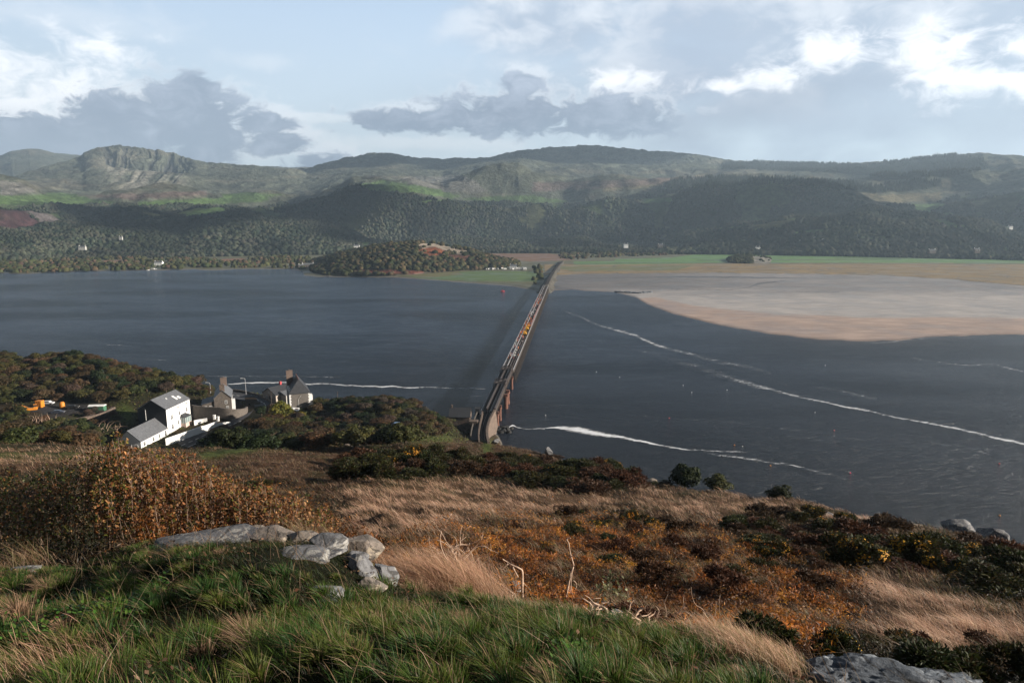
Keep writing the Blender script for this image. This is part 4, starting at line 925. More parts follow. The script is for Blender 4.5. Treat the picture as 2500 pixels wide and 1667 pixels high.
# cast-iron cylinder piers
for py_, n2 in ((1000, 1), (985, 1), (958, 2), (948, 2), (915, 1)):
    yy = yat(py_)
    for x_ in ((-3.0, 3.3) if n2 == 1 else (-3.6, 4.0)):
        m = MB(); r_ = .75 if n2 == 1 else 1.0
        m.tube([(x_, yy, -6), (x_, yy, 1), (x_, yy, 1.01), (x_, yy, 1.3), (x_, yy, 1.31), (x_, yy, 5.6), (x_, yy, 5.61), (x_, yy, 6.3)], [r_*1.1, r_*1.1, r_*1.25, r_*1.25, r_, r_, r_*1.3, r_*1.3], 16)
        m.box(x_-r_, x_+r_, yy-r_, yy+r_, 6.3, ZD-.75)
        m.build('iron_pier', M_rust, via)
# timber trestles, one part each
tm = MB()
for k in range(5):
    x_ = -2.8+1.4*k; tm.tube([(x_*1.25, 0, -5), (x_, 0, ZD-1.1)], [.2, .2], 6)
tm.box(-3.6, 3.6, -.22, .22, ZD-1.1, ZD-.72); tm.beam((-3.3, .22, 1.0), (3.2, .22, ZD-1.5), .1, .28); tm.beam((3.3, -.22, 1.0), (-3.2, -.22, ZD-1.5), .1, .28)
tm.box(-3.5, 3.5, .05, .25, 3.6, 3.9); tm.tube([(4.9, 0, -5), (3.4, 0, ZD-1.2)], [.2, .18], 6); tm.tube([(-4.9, 0, -5), (-3.4, 0, ZD-1.2)], [.2, .18], 6)
tmesh = tm.mesh('trestle_pier', M_wood)
yy = y_i+4; k = 0
while yy < VL-3 and k < 95:
    o = bpy.data.objects.new('trestle_pier', tmesh); link(o, via); o.location = (0, yy, 0); yy += 6.4; k += 1
# masonry approach: curved side walls and track bed down to the near hill
trk = [Pz(1196, 1000, ZD), Pz(1193, 1010, ZD), Pz(1186, 1028, ZD), Pz(1180, 1050, ZD), Pz(1179, 1066, ZD), Pz(1181, 1082, ZD)]
bed = ribbon('railway_track_bed', trk, 4.2, M_dark, -.35)
rt = MB(); tp = smoothpts(trk, 6)
for off in (-.75, .75):
    pl = []
    for i, q in enumerate(tp):
        dd = tp[min(i+1, len(tp)-1)]-tp[max(i-1, 0)]; dd[2] = 0; dd /= np.linalg.norm(dd); pl.append(q+np.array([-dd[1], dd[0], 0])*off+[0, 0, -.22])
    rt.tube(pl, .09, 4)
tag(rt.build('railway_track', M_railtop), kind='structure')
wallstrip('viaduct_wall', smoothpts([Pz(1208, 1004, ZD), Pz(1205, 1012, ZD), Pz(1196, 1030, ZD), Pz(1190, 1050, ZD), Pz(1189, 1066, ZD), Pz(1193, 1086, ZD)]), 1.3, .9, M_stonelit, 'thick sunlit curved stone parapet on the water side of the viaduct approach', below=9)
fill = smoothpts([Pz(1212, 1004, 3), Pz(1214, 1018, 3), Pz(1208, 1040, 3), Pz(1203, 1060, 3), Pz(1203, 1078, 3)])
m = MB()
tpw = smoothpts([Pz(1210.5, 1004, ZD), Pz(1207.5, 1012, ZD), Pz(1198.5, 1030, ZD), Pz(1193, 1050, ZD), Pz(1192, 1066, ZD)]); bt = [q+np.array([1.1, 0, -ZD-1]) for q in tpw]
n = len(tpw)
for q in tpw: m.v.append(tuple(q+np.array([0, 0, .6])))
for q in bt: m.v.append(tuple(q))
for q in tpw: m.v.append(tuple(q+np.array([-.5, 0, .6])))
for q in tpw: m.v.append(tuple(q+np.array([-.5, 0, -ZD-1])))
for i in range(n-1): m.f += [(i, i+1, n+i+1, n+i), (i, 2*n+i, 2*n+i+1, i+1), (2*n+i, 3*n+i, 3*n+i+1, 2*n+i+1)]
m.f += [(0, n, 3*n, 2*n), (n-1, 3*n-1, 4*n-1, 2*n-1)]
tag(m.build('buttress_wall', M_stonelit), 'battered stone face falling to the water below the viaduct parapet', 'wall')
wallstrip('viaduct_wall', smoothpts([Pz(1178, 1010, ZD), Pz(1176, 1022, ZD), Pz(1171, 1045, ZD), Pz(1169, 1066, ZD), Pz(1170, 1086, ZD)]), 1.2, .6, M_stonelit, 'narrow stone parapet between the footpath and the railway track', below=7)
ribbon('footpath', [Pz(1171, 1008, ZD), Pz(1166, 1022, ZD), Pz(1160, 1045, ZD), Pz(1157, 1070, ZD), Pz(1156, 1090, ZD)], 3.0, M_tarmac, -.3)
wallstrip('footpath_wall', smoothpts([Pz(1165, 1010, ZD), Pz(1160, 1022, ZD), Pz(1153, 1045, ZD), Pz(1149, 1068, ZD)]), .9, .4, M_stone, 'low stone wall on the outer side of the viaduct footpath', below=7)
p = Pz(1166, 1009, ZD); m = MB(); m.box(-1.0, 1.0, -.8, .8, -.5, 2.3); m.prism([(-1.0, 2.3), (1.0, 2.3), (0, 2.9)], 'x', -1.2, 1.2)
o = m.build('toll_hut', M_slated); o.location = p; tag(o, 'tiny dark hut at the near end of the viaduct walkway', 'hut')
# embankment on the far side
ep = [Pz(1325, 716, .5), Pz(1334, 700, 3), Pz(1343, 680, 3), Pz(1352, 662, 3), Pz(1362, 648, 3), Pz(1372, 638, 3)]
sp_ = smoothpts(ep, 10); V = []; n = len(sp_)
for i, q in enumerate(sp_):
    dd = sp_[min(i+1, n-1)]-sp_[max(i-1, 0)]; dd[2] = 0; dd /= np.linalg.norm(dd); pr = np.array([-dd[1], dd[0], 0]); hz_ = np.interp(i, [0, 8, n-1], [1, ZD-.5, 3.0])
    for off, f_ in ((8, -.1), (5, .5), (2.4, 1), (-2.4, 1), (-5, .5), (-10, -.1)):
        q2 = q+pr*(off+fbm(np.array([i*.4]), np.array([off*1.]), 2, 7)[0]*5); V.append((q2[0], q2[1], max(hz_*f_, -1)))
o = bpy.data.objects.new('embankment', np_mesh('embankment', np.array(V), grid_faces(n, 6), mat_plain('rubble_bank', (.075, .07, .06), .95, .1, .5, .12, bump=.8), None, True)); link(o); tag(o, kind='structure')
ribbon('railway_line', [Pz(1334, 695, ZD), Pz(1344, 676, 7.0), Pz(1353, 661, 6), Pz(1363, 648, 4.5), Pz(1374, 638, 3.5)], 4.5, M_dark, .4)

# ================================================================= PEOPLE AND MACHINES ON THE VIADUCT
def person_mesh(pose, cols):
    J = [(0, 0, .95), (0, .01, 1.2), (0, 0, 1.42), (0, .02, 1.52), (0, .05, 1.68), (.10, 0, .92), (.12, .10*pose, .5), (.12, -.05*pose, .08), (.12, .12-.05*pose, .03),
         (-.10, 0, .92), (-.12, -.10*pose, .5), (-.12, -.2*pose, .1), (-.12, .12-.2*pose, .03), (.2, 0, 1.40), (.25, -.05*pose, 1.12), (.26, .12*pose, .90), (-.2, 0, 1.40), (-.25, .06*pose, 1.12), (-.26, .22*pose, .93)]
    E_ = [(0, 1), (1, 2), (2, 3), (3, 4), (0, 5), (5, 6), (6, 7), (7, 8), (0, 9), (9, 10), (10, 11), (11, 12), (2, 13), (13, 14), (14, 15), (2, 16), (16, 17), (17, 18)]
    Rr = [.15, .16, .15, .06, .11, .1, .075, .05, .05, .1, .075, .05, .05, .075, .05, .04, .075, .05, .04]
    me = bpy.data.meshes.new('person'); me.from_pydata(J, E_, []); o = bpy.data.objects.new('tmp', me); COL.objects.link(o)
    sk = o.modifiers.new('s', 'SKIN'); 
    for i, r_ in enumerate(Rr): o.data.skin_vertices[0].data[i].radius = (r_, r_*.85)
    o.data.skin_vertices[0].data[0].use_root = True
    ss = o.modifiers.new('u', 'SUBSURF'); ss.levels = ss.render_levels = 1
    dg_ = bpy.context.evaluated_depsgraph_get(); ev = bpy.data.meshes.new_from_object(o.evaluated_get(dg_)); bpy.data.objects.remove(o)
    n = len(ev.vertices); co_ = np.empty(n*3, np.float32); ev.vertices.foreach_get('co', co_); co_ = co_.reshape(-1, 3)
    c_ = np.ones((n, 4), np.float32); c_[:, :3] = cols[0]; c_[co_[:, 2] < .93, :3] = cols[1]; c_[co_[:, 2] > 1.52, :3] = cols[2]; c_[co_[:, 2] > 1.70, :3] = cols[3]
    at = ev.color_attributes.new('Col', 'FLOAT_COLOR', 'POINT'); at.data.foreach_set('color', c_.ravel()); ev.materials.clear(); ev.materials.append(M_cloth)
    ev.polygons.foreach_set('use_smooth', [True]*len(ev.polygons)); return ev
M_cloth = mat_leaf('clothing', 0, .15, .8)
SK_ = (.45, .28, .2)
kinds = [('dark coat', (.04, .04, .05), (.03, .03, .04)), ('white jacket', (.75, .75, .75), (.05, .05, .08)), ('orange work jacket', (.85, .25, .04), (.85, .25, .04)),
         ('pink jacket', (.65, .22, .22), (.06, .05, .06)), ('blue coat', (.06, .10, .22), (.04, .04, .04))]
pm = [[person_mesh(ps, (k_[1], k_[2], SK_, (.06, .04, .03))) for ps in (.3, 1.0)] for k_ in kinds]
R_ = random.Random(3)
ya, yb = yat(882), yat(722); npers = 290
for i in range(npers):
    t_ = R_.random(); f_ = ya+(yb-ya)*t_
    row = np.interp(f_, [ya, yat(850), yat(815), yat(790), yat(760), yb], [0, .2, .4, .6, .8, 1])
    w_ = [5, 2, 1, 1, 2]
    if yat(830) < f_ < yat(785): w_ = [3, 1, 5, 3, 1]
    if yat(770) < f_ < yat(745): w_ = [4, 6, 1, 1, 2]
    if f_ > yat(745): w_ = [4, 1, 3, 4, 1]
    k_ = R_.choices(range(5), w_)[0]
    x_ = R_.choice([R_.uniform(-3.0, -1.4), R_.uniform(-3.0, -1.4), R_.uniform(-.6, 2.5)])
    zo = ZD-.1 if x_ < -1.1 else ZD-.12
    c_, s_ = math.cos(vrz), math.sin(vrz)
    o = bpy.data.objects.new('person', pm[k_][R_.randrange(2)]); link(o)
    o.location = (VA[0]+x_*c_-f_*s_, VA[1]+x_*s_+f_*c_, zo); o.rotation_euler[2] = vrz+R_.choice([0, math.pi])+R_.uniform(-.5, .5); sc = R_.uniform(.95, 1.08); o.scale = (sc,)*3
    tag(o, 'person in %s standing in the crowd on the viaduct %s' % (kinds[k_][0], 'footway' if x_ < -1.1 else 'track'), 'person', 'people in %ss on the viaduct %s' % (kinds[k_][0], 'footway' if x_ < -1.1 else 'track'))
def onbridge(name, label, cat, py, x_, group=None):
    f_ = yat(py); c_, s_ = math.cos(vrz), math.sin(vrz)
    return thing(name, (VA[0]+x_*c_-f_*s_, VA[1]+x_*s_+f_*c_, ZD+.05), label, cat, group, vrz)
for py_, mt, lb in ((818, M_yellow, 'yellow rail excavator standing on the viaduct track, nearest of the machines'), (806, M_yellow, 'bright yellow rail excavator in the middle of the machines on the viaduct'), (799, M_orange, 'orange rail excavator, furthest of the machines on the viaduct')):
    e = onbridge('rail_excavator', lb, 'excavator', py_, 1.0, 'machines on the viaduct')
    m = MB(); m.box(-1.1, 1.1, -1.8, 1.8, .1, .7); m.build('undercarriage', M_rubber, e)
    m = MB(); m.box(-1.2, 1.2, -2.0, 1.2, .72, 2.0); m.build('body', mt, e, bevel=.12)
    m = MB(); m.box(-1.2, -.1, -.2, 1.3, 2.02, 3.1); m.build('cab', mt, e, bevel=.08)
    m = MB(); m.beam((.5, 1, 1.6), (.5, 3.6, 3.6), .3, .45); m.beam((.5, 3.6, 3.6), (.5, 4.6, 1.6), .25, .35); m.build('arm', mt, e)
for i, py_ in enumerate((868, 862, 856, 850)):
    f_ = onbridge('sack', 'white bulk bag on the viaduct track, %s from the near end' % ('first', 'second', 'third', 'fourth')[i], 'bag', py_, -.2, 'white bulk bags on the viaduct')
    m = MB(); m.quadbox([(-.5, -.5, -.1), (.5, -.5, -.1), (.5, .5, -.1), (-.5, .5, -.1), (-.42, -.42, .95), (.42, -.42, .95), (.42, .42, .9), (-.42, .42, .9)]); o = m.build('bag', M_caravan, f_, bevel=.15)

for (pa, pb, mt, lb) in ((795, 745, M_pink, 'long pinkish barrier running along the viaduct between people and water'),):
    ya_, yb_ = yat(pa), yat(pb); r_ = onbridge('barrier_fence', lb, 'barrier', pa, 2.5)
    m = MB()
    m.box(-.04, .04, 0, yb_-ya_, .2, 1.0)
    for i in range(int((yb_-ya_)/3)): m.box(-.06, .06, i*3, i*3+.1, -.15, 1.1)
    m.build('panel', mat_plain('faded_pink_mesh', (.42, .22, .20), .8), r_)

# ================================================================= CARAVANS, FAR HOUSES, BOATS, BUOYS
def flatz(px, py): return 1.0
cv_r = thing('caravan', (0, 0, 0), '', 'caravan')
m = MB(); m.prism([(-3, .5), (3, .5), (3.1, 1.6), (2.7, 2.7), (-2.7, 2.7), (-3.1, 1.6)], 'y', -1.15, 1.15); m.build('body', M_caravan, cv_r, bevel=.1)
m = MB(); m.box(-2.2, 2.2, -1.18, -1.14, 1.4, 2.1); m.build('window', M_glass, cv_r); m = MB(); m.box(-1.2, 1.2, -1.0, 1.0, 0, .5); m.build('wheel', M_rubber, cv_r)
first = True
for i in range(26):
    px_ = 1184+R_.random()*108; py_ = 654.5+R_.random()*4.5; q = Pz(px_, py_, 1.2)
    o = cv_r if first else copy_tree(cv_r); first = False
    o.location = q; o.rotation_euler[2] = R_.uniform(-.4, .4) if R_.random() < .7 else R_.uniform(1, 2); sc = R_.uniform(.8, 1.3); o.scale = (sc,)*3
    tag(o, 'white caravan parked in the long row below the wooded islet', 'caravan', 'caravans below the wooded islet')
for i in range(12):
    px_ = 1952+i*5.3; q = Pz(px_, 597-i*.15, 8); a_ = math.atan2(q[0], q[1]); r_ = 2090+R_.random()*20
    z_ = float(Hhill(np.array([a_]), np.array([r_]))[0]); o = copy_tree(cv_r); o.location = (r_*math.sin(a_), r_*math.cos(a_), z_+3); o.scale = (1.5,)*3
    tag(o, 'white holiday caravan in the row beside the small wooded hill across the fields', 'caravan', 'caravans beside the far small hill')
M_farw = mat_plain('cream_lime_wash', (.42, .42, .40), .8)
def farhouse(px, py, label, L_=13, W_=7, h=5, rz_=0.0, z=None, r_=None, wall=None, cat='house', name='farmhouse'):
    if r_ is None: q = Pz(px, py, 1.2); 
    else: q = Pr(px, py, r_)
    b = Bldg(name, label, tuple(q), rz_+math.pi/2, cat); b.body(W_, L_, h, W_*.33, wall or M_white, M_slate); 
    b.chimney(0, L_/2-1, h+1, h+W_*.33+1.6, 1, 1, M_white, 0); b.chimney(0, -L_/2+1, h+1, h+W_*.33+1.6, 1, 1, M_white, 0)
    for a_ in (-L_*.3, 0, L_*.3):
        b.win('+x', a_, 1.0, 1.1, 1.3); b.win('-x', a_, 1.0, 1.1, 1.3)
        if h > 4: b.win('-x', a_, 3.4, 1.1, 1.2)
    return b
farhouse(201, 606, 'white farmhouse among dark trees at the foot of the far left woods', 15, 6, 3, .1, r_=1850, wall=M_farw)
farhouse(295, 582, 'small white cottage alone high in the far left wood', 8, 5, 3, .1, r_=2080, wall=M_farw)
farhouse(388, 648, 'white boathouse cottage on the far shore behind the moored white boat', 16, 8, 6, .05)
farhouse(752, 655, 'long grey house at the water edge left of the wooded islet', 22, 9, 7, .2, wall=M_stone)
farhouse(735, 656, 'small grey gabled house at the water edge, left of the long grey house', 9, 7, 6, .2, wall=M_stone)
farhouse(871, 605, 'white cottage peeping out behind the top of the wooded islet', 14, 8, 5, .1, r_=1830)
farhouse(1125, 476, 'tiny white cottage beside the high green fields above the woods', 12, 8, 5, .1, r_=3380)
farhouse(1253, 657, 'large white building at the right end of the caravan row', 13, 9, 6, 0)
farhouse(2316, 625, 'large white farmhouse beyond the bright green meadows', 20, 10, 8, .1)
farhouse(2384, 614, 'grey farmhouse right of the large white farmhouse beyond the meadows', 14, 8, 5, .1, wall=M_stone, r_=2020)
farhouse(2466, 558, 'small pale house high among the trees at the far right', 12, 8, 6, .1, r_=2550)
farhouse(2275, 615, 'low barn left of the large white farmhouse', 18, 8, 4, .1, wall=M_stone, cat='barn', name='barn', r_=2010)
farhouse(1850, 610, 'white house half hidden by the round trees left of the caravan hill', 12, 8, 6, .1, r_=2030)
farhouse(1612, 603, 'grey house under the dark wooded slope right of the railway', 14, 8, 6, .1, wall=M_stone, r_=2030)
farhouse(1528, 602, 'white house under the dark wooded slope nearest the railway', 12, 8, 6, .1, r_=2020)
farhouse(2052, 568, 'low white bungalow above the caravan hill', 22, 8, 3.2, .1, r_=2250)
for i in range(9): 
    px_ = 1852+i*7; o = farhouse(px_, 578+i*.4, 'white terrace cottage on the slope above the caravan hill, number %d from the left' % (i+1), 7, 6, 4, .1, r_=2200); o.root['group'] = 'row of white cottages on the far slope'
# boats
def boat(px, py, L_, mat, label, rz_=0., cabin=True, grp=None):
    q = Pz(px, py, 0); r_ = thing('boat', (q[0], q[1], 0), label, 'boat', grp, rz_); m = MB(); n = 9; top = []; bot = []
    for i in range(n):
        t = i/(n-1); w = L_*.17*math.sin(math.pi*min(t*.9+.12, 1))**.6*(1 if t < .6 else 1-((t-.6)/.4)**2*.98); x = -L_/2+L_*t
        top.append((x, w, .9+.4*t*t)); bot.append((x*.94, w*.7, -.2))
    pts = top+[(x, -w, z) for x, w, z in reversed(top)]; ptb = bot+[(x, -w, z) for x, w, z in reversed(bot)]
    k = len(pts); m.v += pts+ptb; m.f += [tuple(range(k)), tuple(range(2*k-1, k-1, -1))]+[(i, (i+1) % k, k+(i+1) % k, k+i) for i in range(k)]
    m.build('hull', mat, r_)
    if cabin:
        m = MB(); m.prism([(-L_*.2, .95), (L_*.18, 1.05), (L_*.1, 2.4), (-L_*.18, 2.4)], 'y', -L_*.09, L_*.09); m.build('cabin', mat if mat is M_red else M_caravan, r_, bevel=.06)
        m = MB(); m.prism([(-L_*.15, 1.6), (L_*.12, 1.6), (L_*.09, 2.15), (-L_*.15, 2.15)], 'y', -L_*.093, L_*.093); m.build('window', M_glass, r_)
boat(1227, 712, 6.0, M_red, 'red workboat on the water left of the far end of the viaduct', .1)
boat(374, 658, 15, M_caravan, 'white cabin cruiser moored at the far left shore', .05)
boat(361, 660, 6, M_caravan, 'small white dinghy beside the cabin cruiser at the far shore', .2, False)
bm1 = {}
for i, (px_, py_, mt, cl) in enumerate([(1793, 1087, M_orange, 'orange'), (1881, 1137, M_orange, 'orange'), (2076, 1155, M_pink, 'pink'), (2440, 1132, M_red, 'red'), (2441, 1259, M_orange, 'orange'), (1634, 1021, M_red, 'red'), (2037, 1051, M_red, 'red'),
        (2015, 892, M_caravan, 'white'), (1668, 941, M_caravan, 'white'), (1689, 958, M_caravan, 'white'), (1513, 921, M_caravan, 'white'), (1456, 908, M_caravan, 'white'), (1990, 1007, M_caravan, 'white'), (1332, 1014, M_caravan, 'white'), (1813, 1090, M_caravan, 'white'), (1775, 952, M_caravan, 'white'), (1762, 1114, M_rubber, 'black')]):
    if mt.name not in bm1:
        m = MB(); rr_ = .38; m.tube([(0, 0, -.25), (0, 0, -.1), (0, 0, .15), (0, 0, .4), (0, 0, .5)], [.12, .3, .38, .26, .1], 12); m.tube([(0, 0, .5), (0, 0, .68)], .05, 6); bm1[mt.name] = m.mesh('buoy', mt, True)
    q = Pz(px_, py_, 0); o = bpy.data.objects.new('buoy', bm1[mt.name]); link(o); o.location = (q[0], q[1], 0); o.scale = ((.55 if cl == 'white' else .8),)*3
    where = {0: 'just above the long foam line right of the big bush', 1: 'off the hillside right of the big bush', 2: 'furthest right on the foam line off the hillside', 3: 'near the right edge of the picture', 4: 'on the dark water above the rocky ridge at right', 5: 'in the open water above the foam wedge', 6: 'in mid water between the two foam lines',
             7: 'below the tip of the sandbank', 8: 'in open water, upper one of two close together', 9: 'in open water, lower one of two close together', 10: 'right of the viaduct, second from it', 11: 'nearest the viaduct', 12: 'under the long diagonal foam streak', 13: 'just above the start of the foam wedge', 14: 'close to an orange buoy on the foam line', 15: 'just above the diagonal foam streak', 16: 'on the foam line above the big bush'}[i]
    tag(o, '%s mooring buoy %s' % (cl, where), 'buoy', 'mooring buoys')
# ================================================================= FOAM LINES
mf = bpy.data.materials.new('foam'); g = NG(nt(mf))
a = g.node('ShaderNodeAttribute', attribute_name='Col').outputs['Color']; sp3 = g.node('ShaderNodeSeparateColor'); g.l.new(a, sp3.inputs[0])
n1 = g.noise(1.0, 6, .7, g.obj((.25, .9, 1), (0, 0, .15)), .4); n2 = g.noise(.06, 4, .6, g.obj((.6, 1.6, 1)))
al = g.mr(g.m('ADD', g.m('MULTIPLY_ADD', n1, 1.0, g.m('MULTIPLY', n2, .55)), g.m('MULTIPLY', sp3.outputs[0], .62)), 1.0, 1.42)
tr = g.node('ShaderNodeBsdfTransparent'); df = g.node('ShaderNodeBsdfDiffuse', ins={0: (.8, .82, .85, 1)})
mx = g.node('ShaderNodeMixShader'); g.l.new(g.m('MULTIPLY', al, .9), mx.inputs[0]); g.l.new(tr.outputs[0], mx.inputs[1]); g.l.new(df.outputs[0], mx.inputs[2]); g.out(mx.outputs[0])
FO = [([(1330,1046,2,.8),(1350,1046,4,1),(1385,1047,12,1),(1425,1052,16,1),(1484,1062,10,.95),(1558,1075,6,.9),(1675,1095,5,.75),(1800,1103,4,.5),(1830,1104,2,.2)],),
      ([(1700,1100,3,.3),(1760,1111,6,.6),(1850,1124,6,.5),(1941,1138,7,.6),(2047,1164,9,.35),(2153,1204,8,.2)],), ([(1212,1058,3,.7),(1235,1050,4,1),(1251,1040,5,1),(1262,1043,3,.8),(1290,1047,3,.6),(1330,1047,3,.8)],),
      ([(1378,758,7,.35),(1420,775,8,.5),(1463,795,8,.5),(1537,814,9,.6),(1595,840,9,.65),(1640,852,10,.55),(1691,866,12,.45),(1771,885,14,.4),(1882,910,10,.35)],),
      ([(1473,830,10,.25),(1590,862,14,.3),(1728,904,20,.42),(1813,931,16,.5),(1888,952,11,.6),(1994,978,6,.75),(2153,1010,6,.72),(2260,1032,6,.75),(2366,1053,7,.72),(2500,1083,8,.75),(2700,1120,9,.7)],),
      ([(1990,945,8,.3),(2060,955,9,.5),(2143,973,12,.4)],), ([(1356,1016,4,.3),(1450,1022,4,.35),(1600,1037,5,.25)],), ([(1463,1008,4,.35),(1600,1018,4,.4),(1728,1026,5,.4),(1967,1053,6,.35),(2249,1103,8,.2)],),
      ([(2228,872,4,.4),(2290,884,4,.5),(2366,893,4,.6),(2419,890,5,.4),(2500,909,5,.6)],), ([(420,917,2.5,.4),(560,920,3,.5),(700,918,3,.5),(830,921,3,.5)],), ([(519,936,3,.5),(600,936,4,.8),(700,934,4.5,.75),(830,939,5,.8),(1000,946,4,.75),(1185,950,3,.6)],),
      ([(258,841,2,.5),(370,845,2.5,.3)],), ([(317,875,2,.4),(406,877,2.5,.3)],), ([(1140,968,4,.5),(1195,965,3,.5)],), ([(605,775,5,.25),(700,780,5,.3),(790,788,6,.25)],), ([(115,730,4,.2),(180,718,5,.3),(260,712,4,.15)],),
      ([(1250,985,3,.2),(1400,989,4,.3),(1560,992,4,.15)],), ([(1980,832,2,.3),(2100,838,3,.45),(2180,834,3,.5),(2260,826,3,.45),(2400,822,3,.4),(2700,816,3,.3)],), ([(1900,822,1.5,.2),(1980,832,1.5,.4)],), ([(2250,1075,6,.3),(2400,1105,8,.4),(2500,1130,8,.3)],), ([(1900,1060,6,.2),(2100,1090,8,.25),(2400,1150,10,.2)],)]
V = []; Fq = []; Cc = []
for (L_,) in FO:
    P_ = smoothpts([np.array(p) for p in L_], 24); n = len(P_); b0 = len(V)
    for i, q in enumerate(P_):
        yj = q[1]+float(fbm(np.array([q[0]/40]), np.array([b0*.37]), 3, 9)[0])*3
        for k in range(7):
            t = k/6*2-1; w_ = Pz(q[0], yj+t*q[2]*.7, .06); V.append(w_); dn = max(q[3], 0)*(1-abs(t)**1.6); Cc.append((dn, dn, dn))
    Fq.append(grid_faces(n, 7)+b0)
V = np.array(V); V[:, 2] = .03+.02*np.concatenate([np.full(len(f), i % 5)[:0] for i, f in enumerate(Fq)] or [0]).sum()
o = bpy.data.objects.new('foam', np_mesh('foam', V, np.concatenate(Fq), mf, np.array(Cc))); link(o); tag(o, 'white lines of sea foam drifting on the dark estuary water', 'foam', kind='stuff')
o.location[2] = .04
# ================================================================= VEGETATION
def hit(px, py, lo=3.2, hi=20):
    ys = np.linspace(lo, hi, 400); x = ys*math.tan(float(azs(px, py)[0])); q = proj(x, ys, H(x, ys))[1]; i = np.nonzero(q < py)[0]
    return float(ys[i[0]]) if len(i) else hi
def unit(n, r_=rng):
    v_ = r_.normal(size=(n, 3)); return v_/np.linalg.norm(v_, axis=1, keepdims=True)
def cards(cent, nrm, size, asp, col, tips=None):
    """one pointed leaf-like quad per centre"""
    n = len(cent); t = np.cross(nrm, unit(n)); t /= np.linalg.norm(t, axis=1, keepdims=True)+1e-9
    if tips is not None: t = tips/np.linalg.norm(tips, axis=1, keepdims=True)
    b = np.cross(nrm, t); b /= np.linalg.norm(b, axis=1, keepdims=True)+1e-9
    s_ = np.broadcast_to(size, (n,))[:, None]; a = np.broadcast_to(asp, (n,))[:, None]
    V = np.stack([cent-t*s_*a*.5, cent+b*s_*.5+nrm*s_*.08, cent+t*s_*a*.5, cent-b*s_*.5+nrm*s_*.08], 1).reshape(-1, 3)
    return V, np.arange(4*n).reshape(-1, 4), np.repeat(col, 4, axis=0)
def colvar(n, pal, w=None, v=.25):
    pal = np.array(pal); i = rng.choice(len(pal), n, p=w); return pal[i]*(1+rng.uniform(-v, v, (n, 1)))*(1+rng.uniform(-.08, .08, (n, 3)))
M_leaf = mat_leaf('foliage', .22, .2, .6)
M_leafn = mat_leaf('near_foliage', .35, .1, .45, spec=.3)
M_grass = mat_leaf('grass_blades', .42, .1, .5, spec=.25)
M_bark = mat_plain('bark', (.10, .075, .055), .9, .1, .4, 3, bump=.6)
M_pale = mat_plain('bleached_wood', (.48, .34, .25), .8, .2, .3, 9, bump=.4)
PAL = {'rust': [(.090, .056, .030), (.068, .046, .022), (.11, .066, .038), (.045, .040, .016)], 'olive': [(.055, .058, .016), (.04, .045, .014), (.08, .07, .02), (.03, .032, .012)],
       'dark': [(.018, .026, .009), (.026, .034, .012), (.014, .02, .008)], 'plum': [(.075, .052, .040), (.058, .042, .033), (.09, .06, .042), (.04, .032, .02)],
       'gold': [(.17, .14, .018), (.11, .11, .02), (.06, .07, .018)], 'brown': [(.075, .042, .02), (.055, .035, .016), (.035, .028, .012)]}
def crown_mesh(seed, pal, n=3400, W_=1.0, Hh=.9, leaf=.045, lobes=17, low=.12):
    r_ = np.random.default_rng(seed); L = []
    for i in range(lobes):
        a = r_.uniform(0, 6.28); q = r_.uniform(.0, .34)*W_; z_ = r_.uniform(low+.18, .72)*Hh; L.append((q*math.cos(a), q*math.sin(a), z_, r_.uniform(.11, .22)*W_))
    L.append((0, 0, .45*Hh, .32*W_)); L = np.array(L); pr = L[:, 3]**2; pr /= pr.sum()
    k = r_.choice(len(L), n, p=pr); d = r_.normal(size=(n, 3)); d /= np.linalg.norm(d, axis=1, keepdims=True); d[:, 2] = np.where(d[:, 2] < -.5, -d[:, 2], d[:, 2])
    rad = L[k, 3]*r_.uniform(.72, 1.05, n); c_ = L[k, :3]+d*rad[:, None]*np.array([1, 1, .85]); c_[:, 2] = np.maximum(c_[:, 2], low*.3)
    nr = d+r_.normal(size=(n, 3))*.45; nr /= np.linalg.norm(nr, axis=1, keepdims=True)
    pl = np.array(pal); lc = pl[r_.integers(0, len(pl), len(L))][k]*.3+pl[r_.integers(0, len(pl), n)]*.7; lc = lc*r_.uniform(.75, 1.25, (n, 1))
    V, Fc, Cc = cards(c_, nr, leaf*r_.uniform(.7, 1.4, n), 1.3, lc)
    return np_mesh('crown', V, Fc, M_leaf, Cc)
def trunk_mesh(seed):
    R_ = random.Random(seed); m = MB(); m.tube([(0, 0, -.12), (.01, 0, .15), (.03, .01, .4), (.0, .02, .6)], [.035, .028, .02, .01], 7)
    for i in range(6):
        a = R_.uniform(0, 6.28); z_ = R_.uniform(.12, .4); l_ = R_.uniform(.2, .36)
        m.tube([(.01, 0, z_), (l_*.5*math.cos(a), l_*.5*math.sin(a), z_+.14), (l_*math.cos(a), l_*math.sin(a), z_+.26)], [.016, .011, .004], 5)
    return m.mesh('trunk', M_bark, True)
crowns = {k: [crown_mesh(hash_ + 17*j, PAL[k], leaf=.044) for j in range(3)] for hash_, k in enumerate(PAL)}
trunks = [trunk_mesh(i) for i in range(3)]
RT = random.Random(5)
def tree(x, y, kind, w, h, label, cat='tree', group=None, name='broadleaf_tree', sink=.06):
    j = RT.randrange(3); z = groundz((x, y)); r_ = thing(name, (x, y, z), label, cat, group, RT.uniform(0, 6.28))
    c_ = bpy.data.objects.new('crown' if cat == 'tree' else 'foliage', crowns[kind][j]); link(c_, r_); c_.scale = (w, w, h/.9); c_.location = (0, 0, -sink*h)
    t_ = bpy.data.objects.new('trunk' if cat == 'tree' else 'stem', trunks[j]); link(t_, r_); t_.scale = (w, w, h/.9)
    return r_
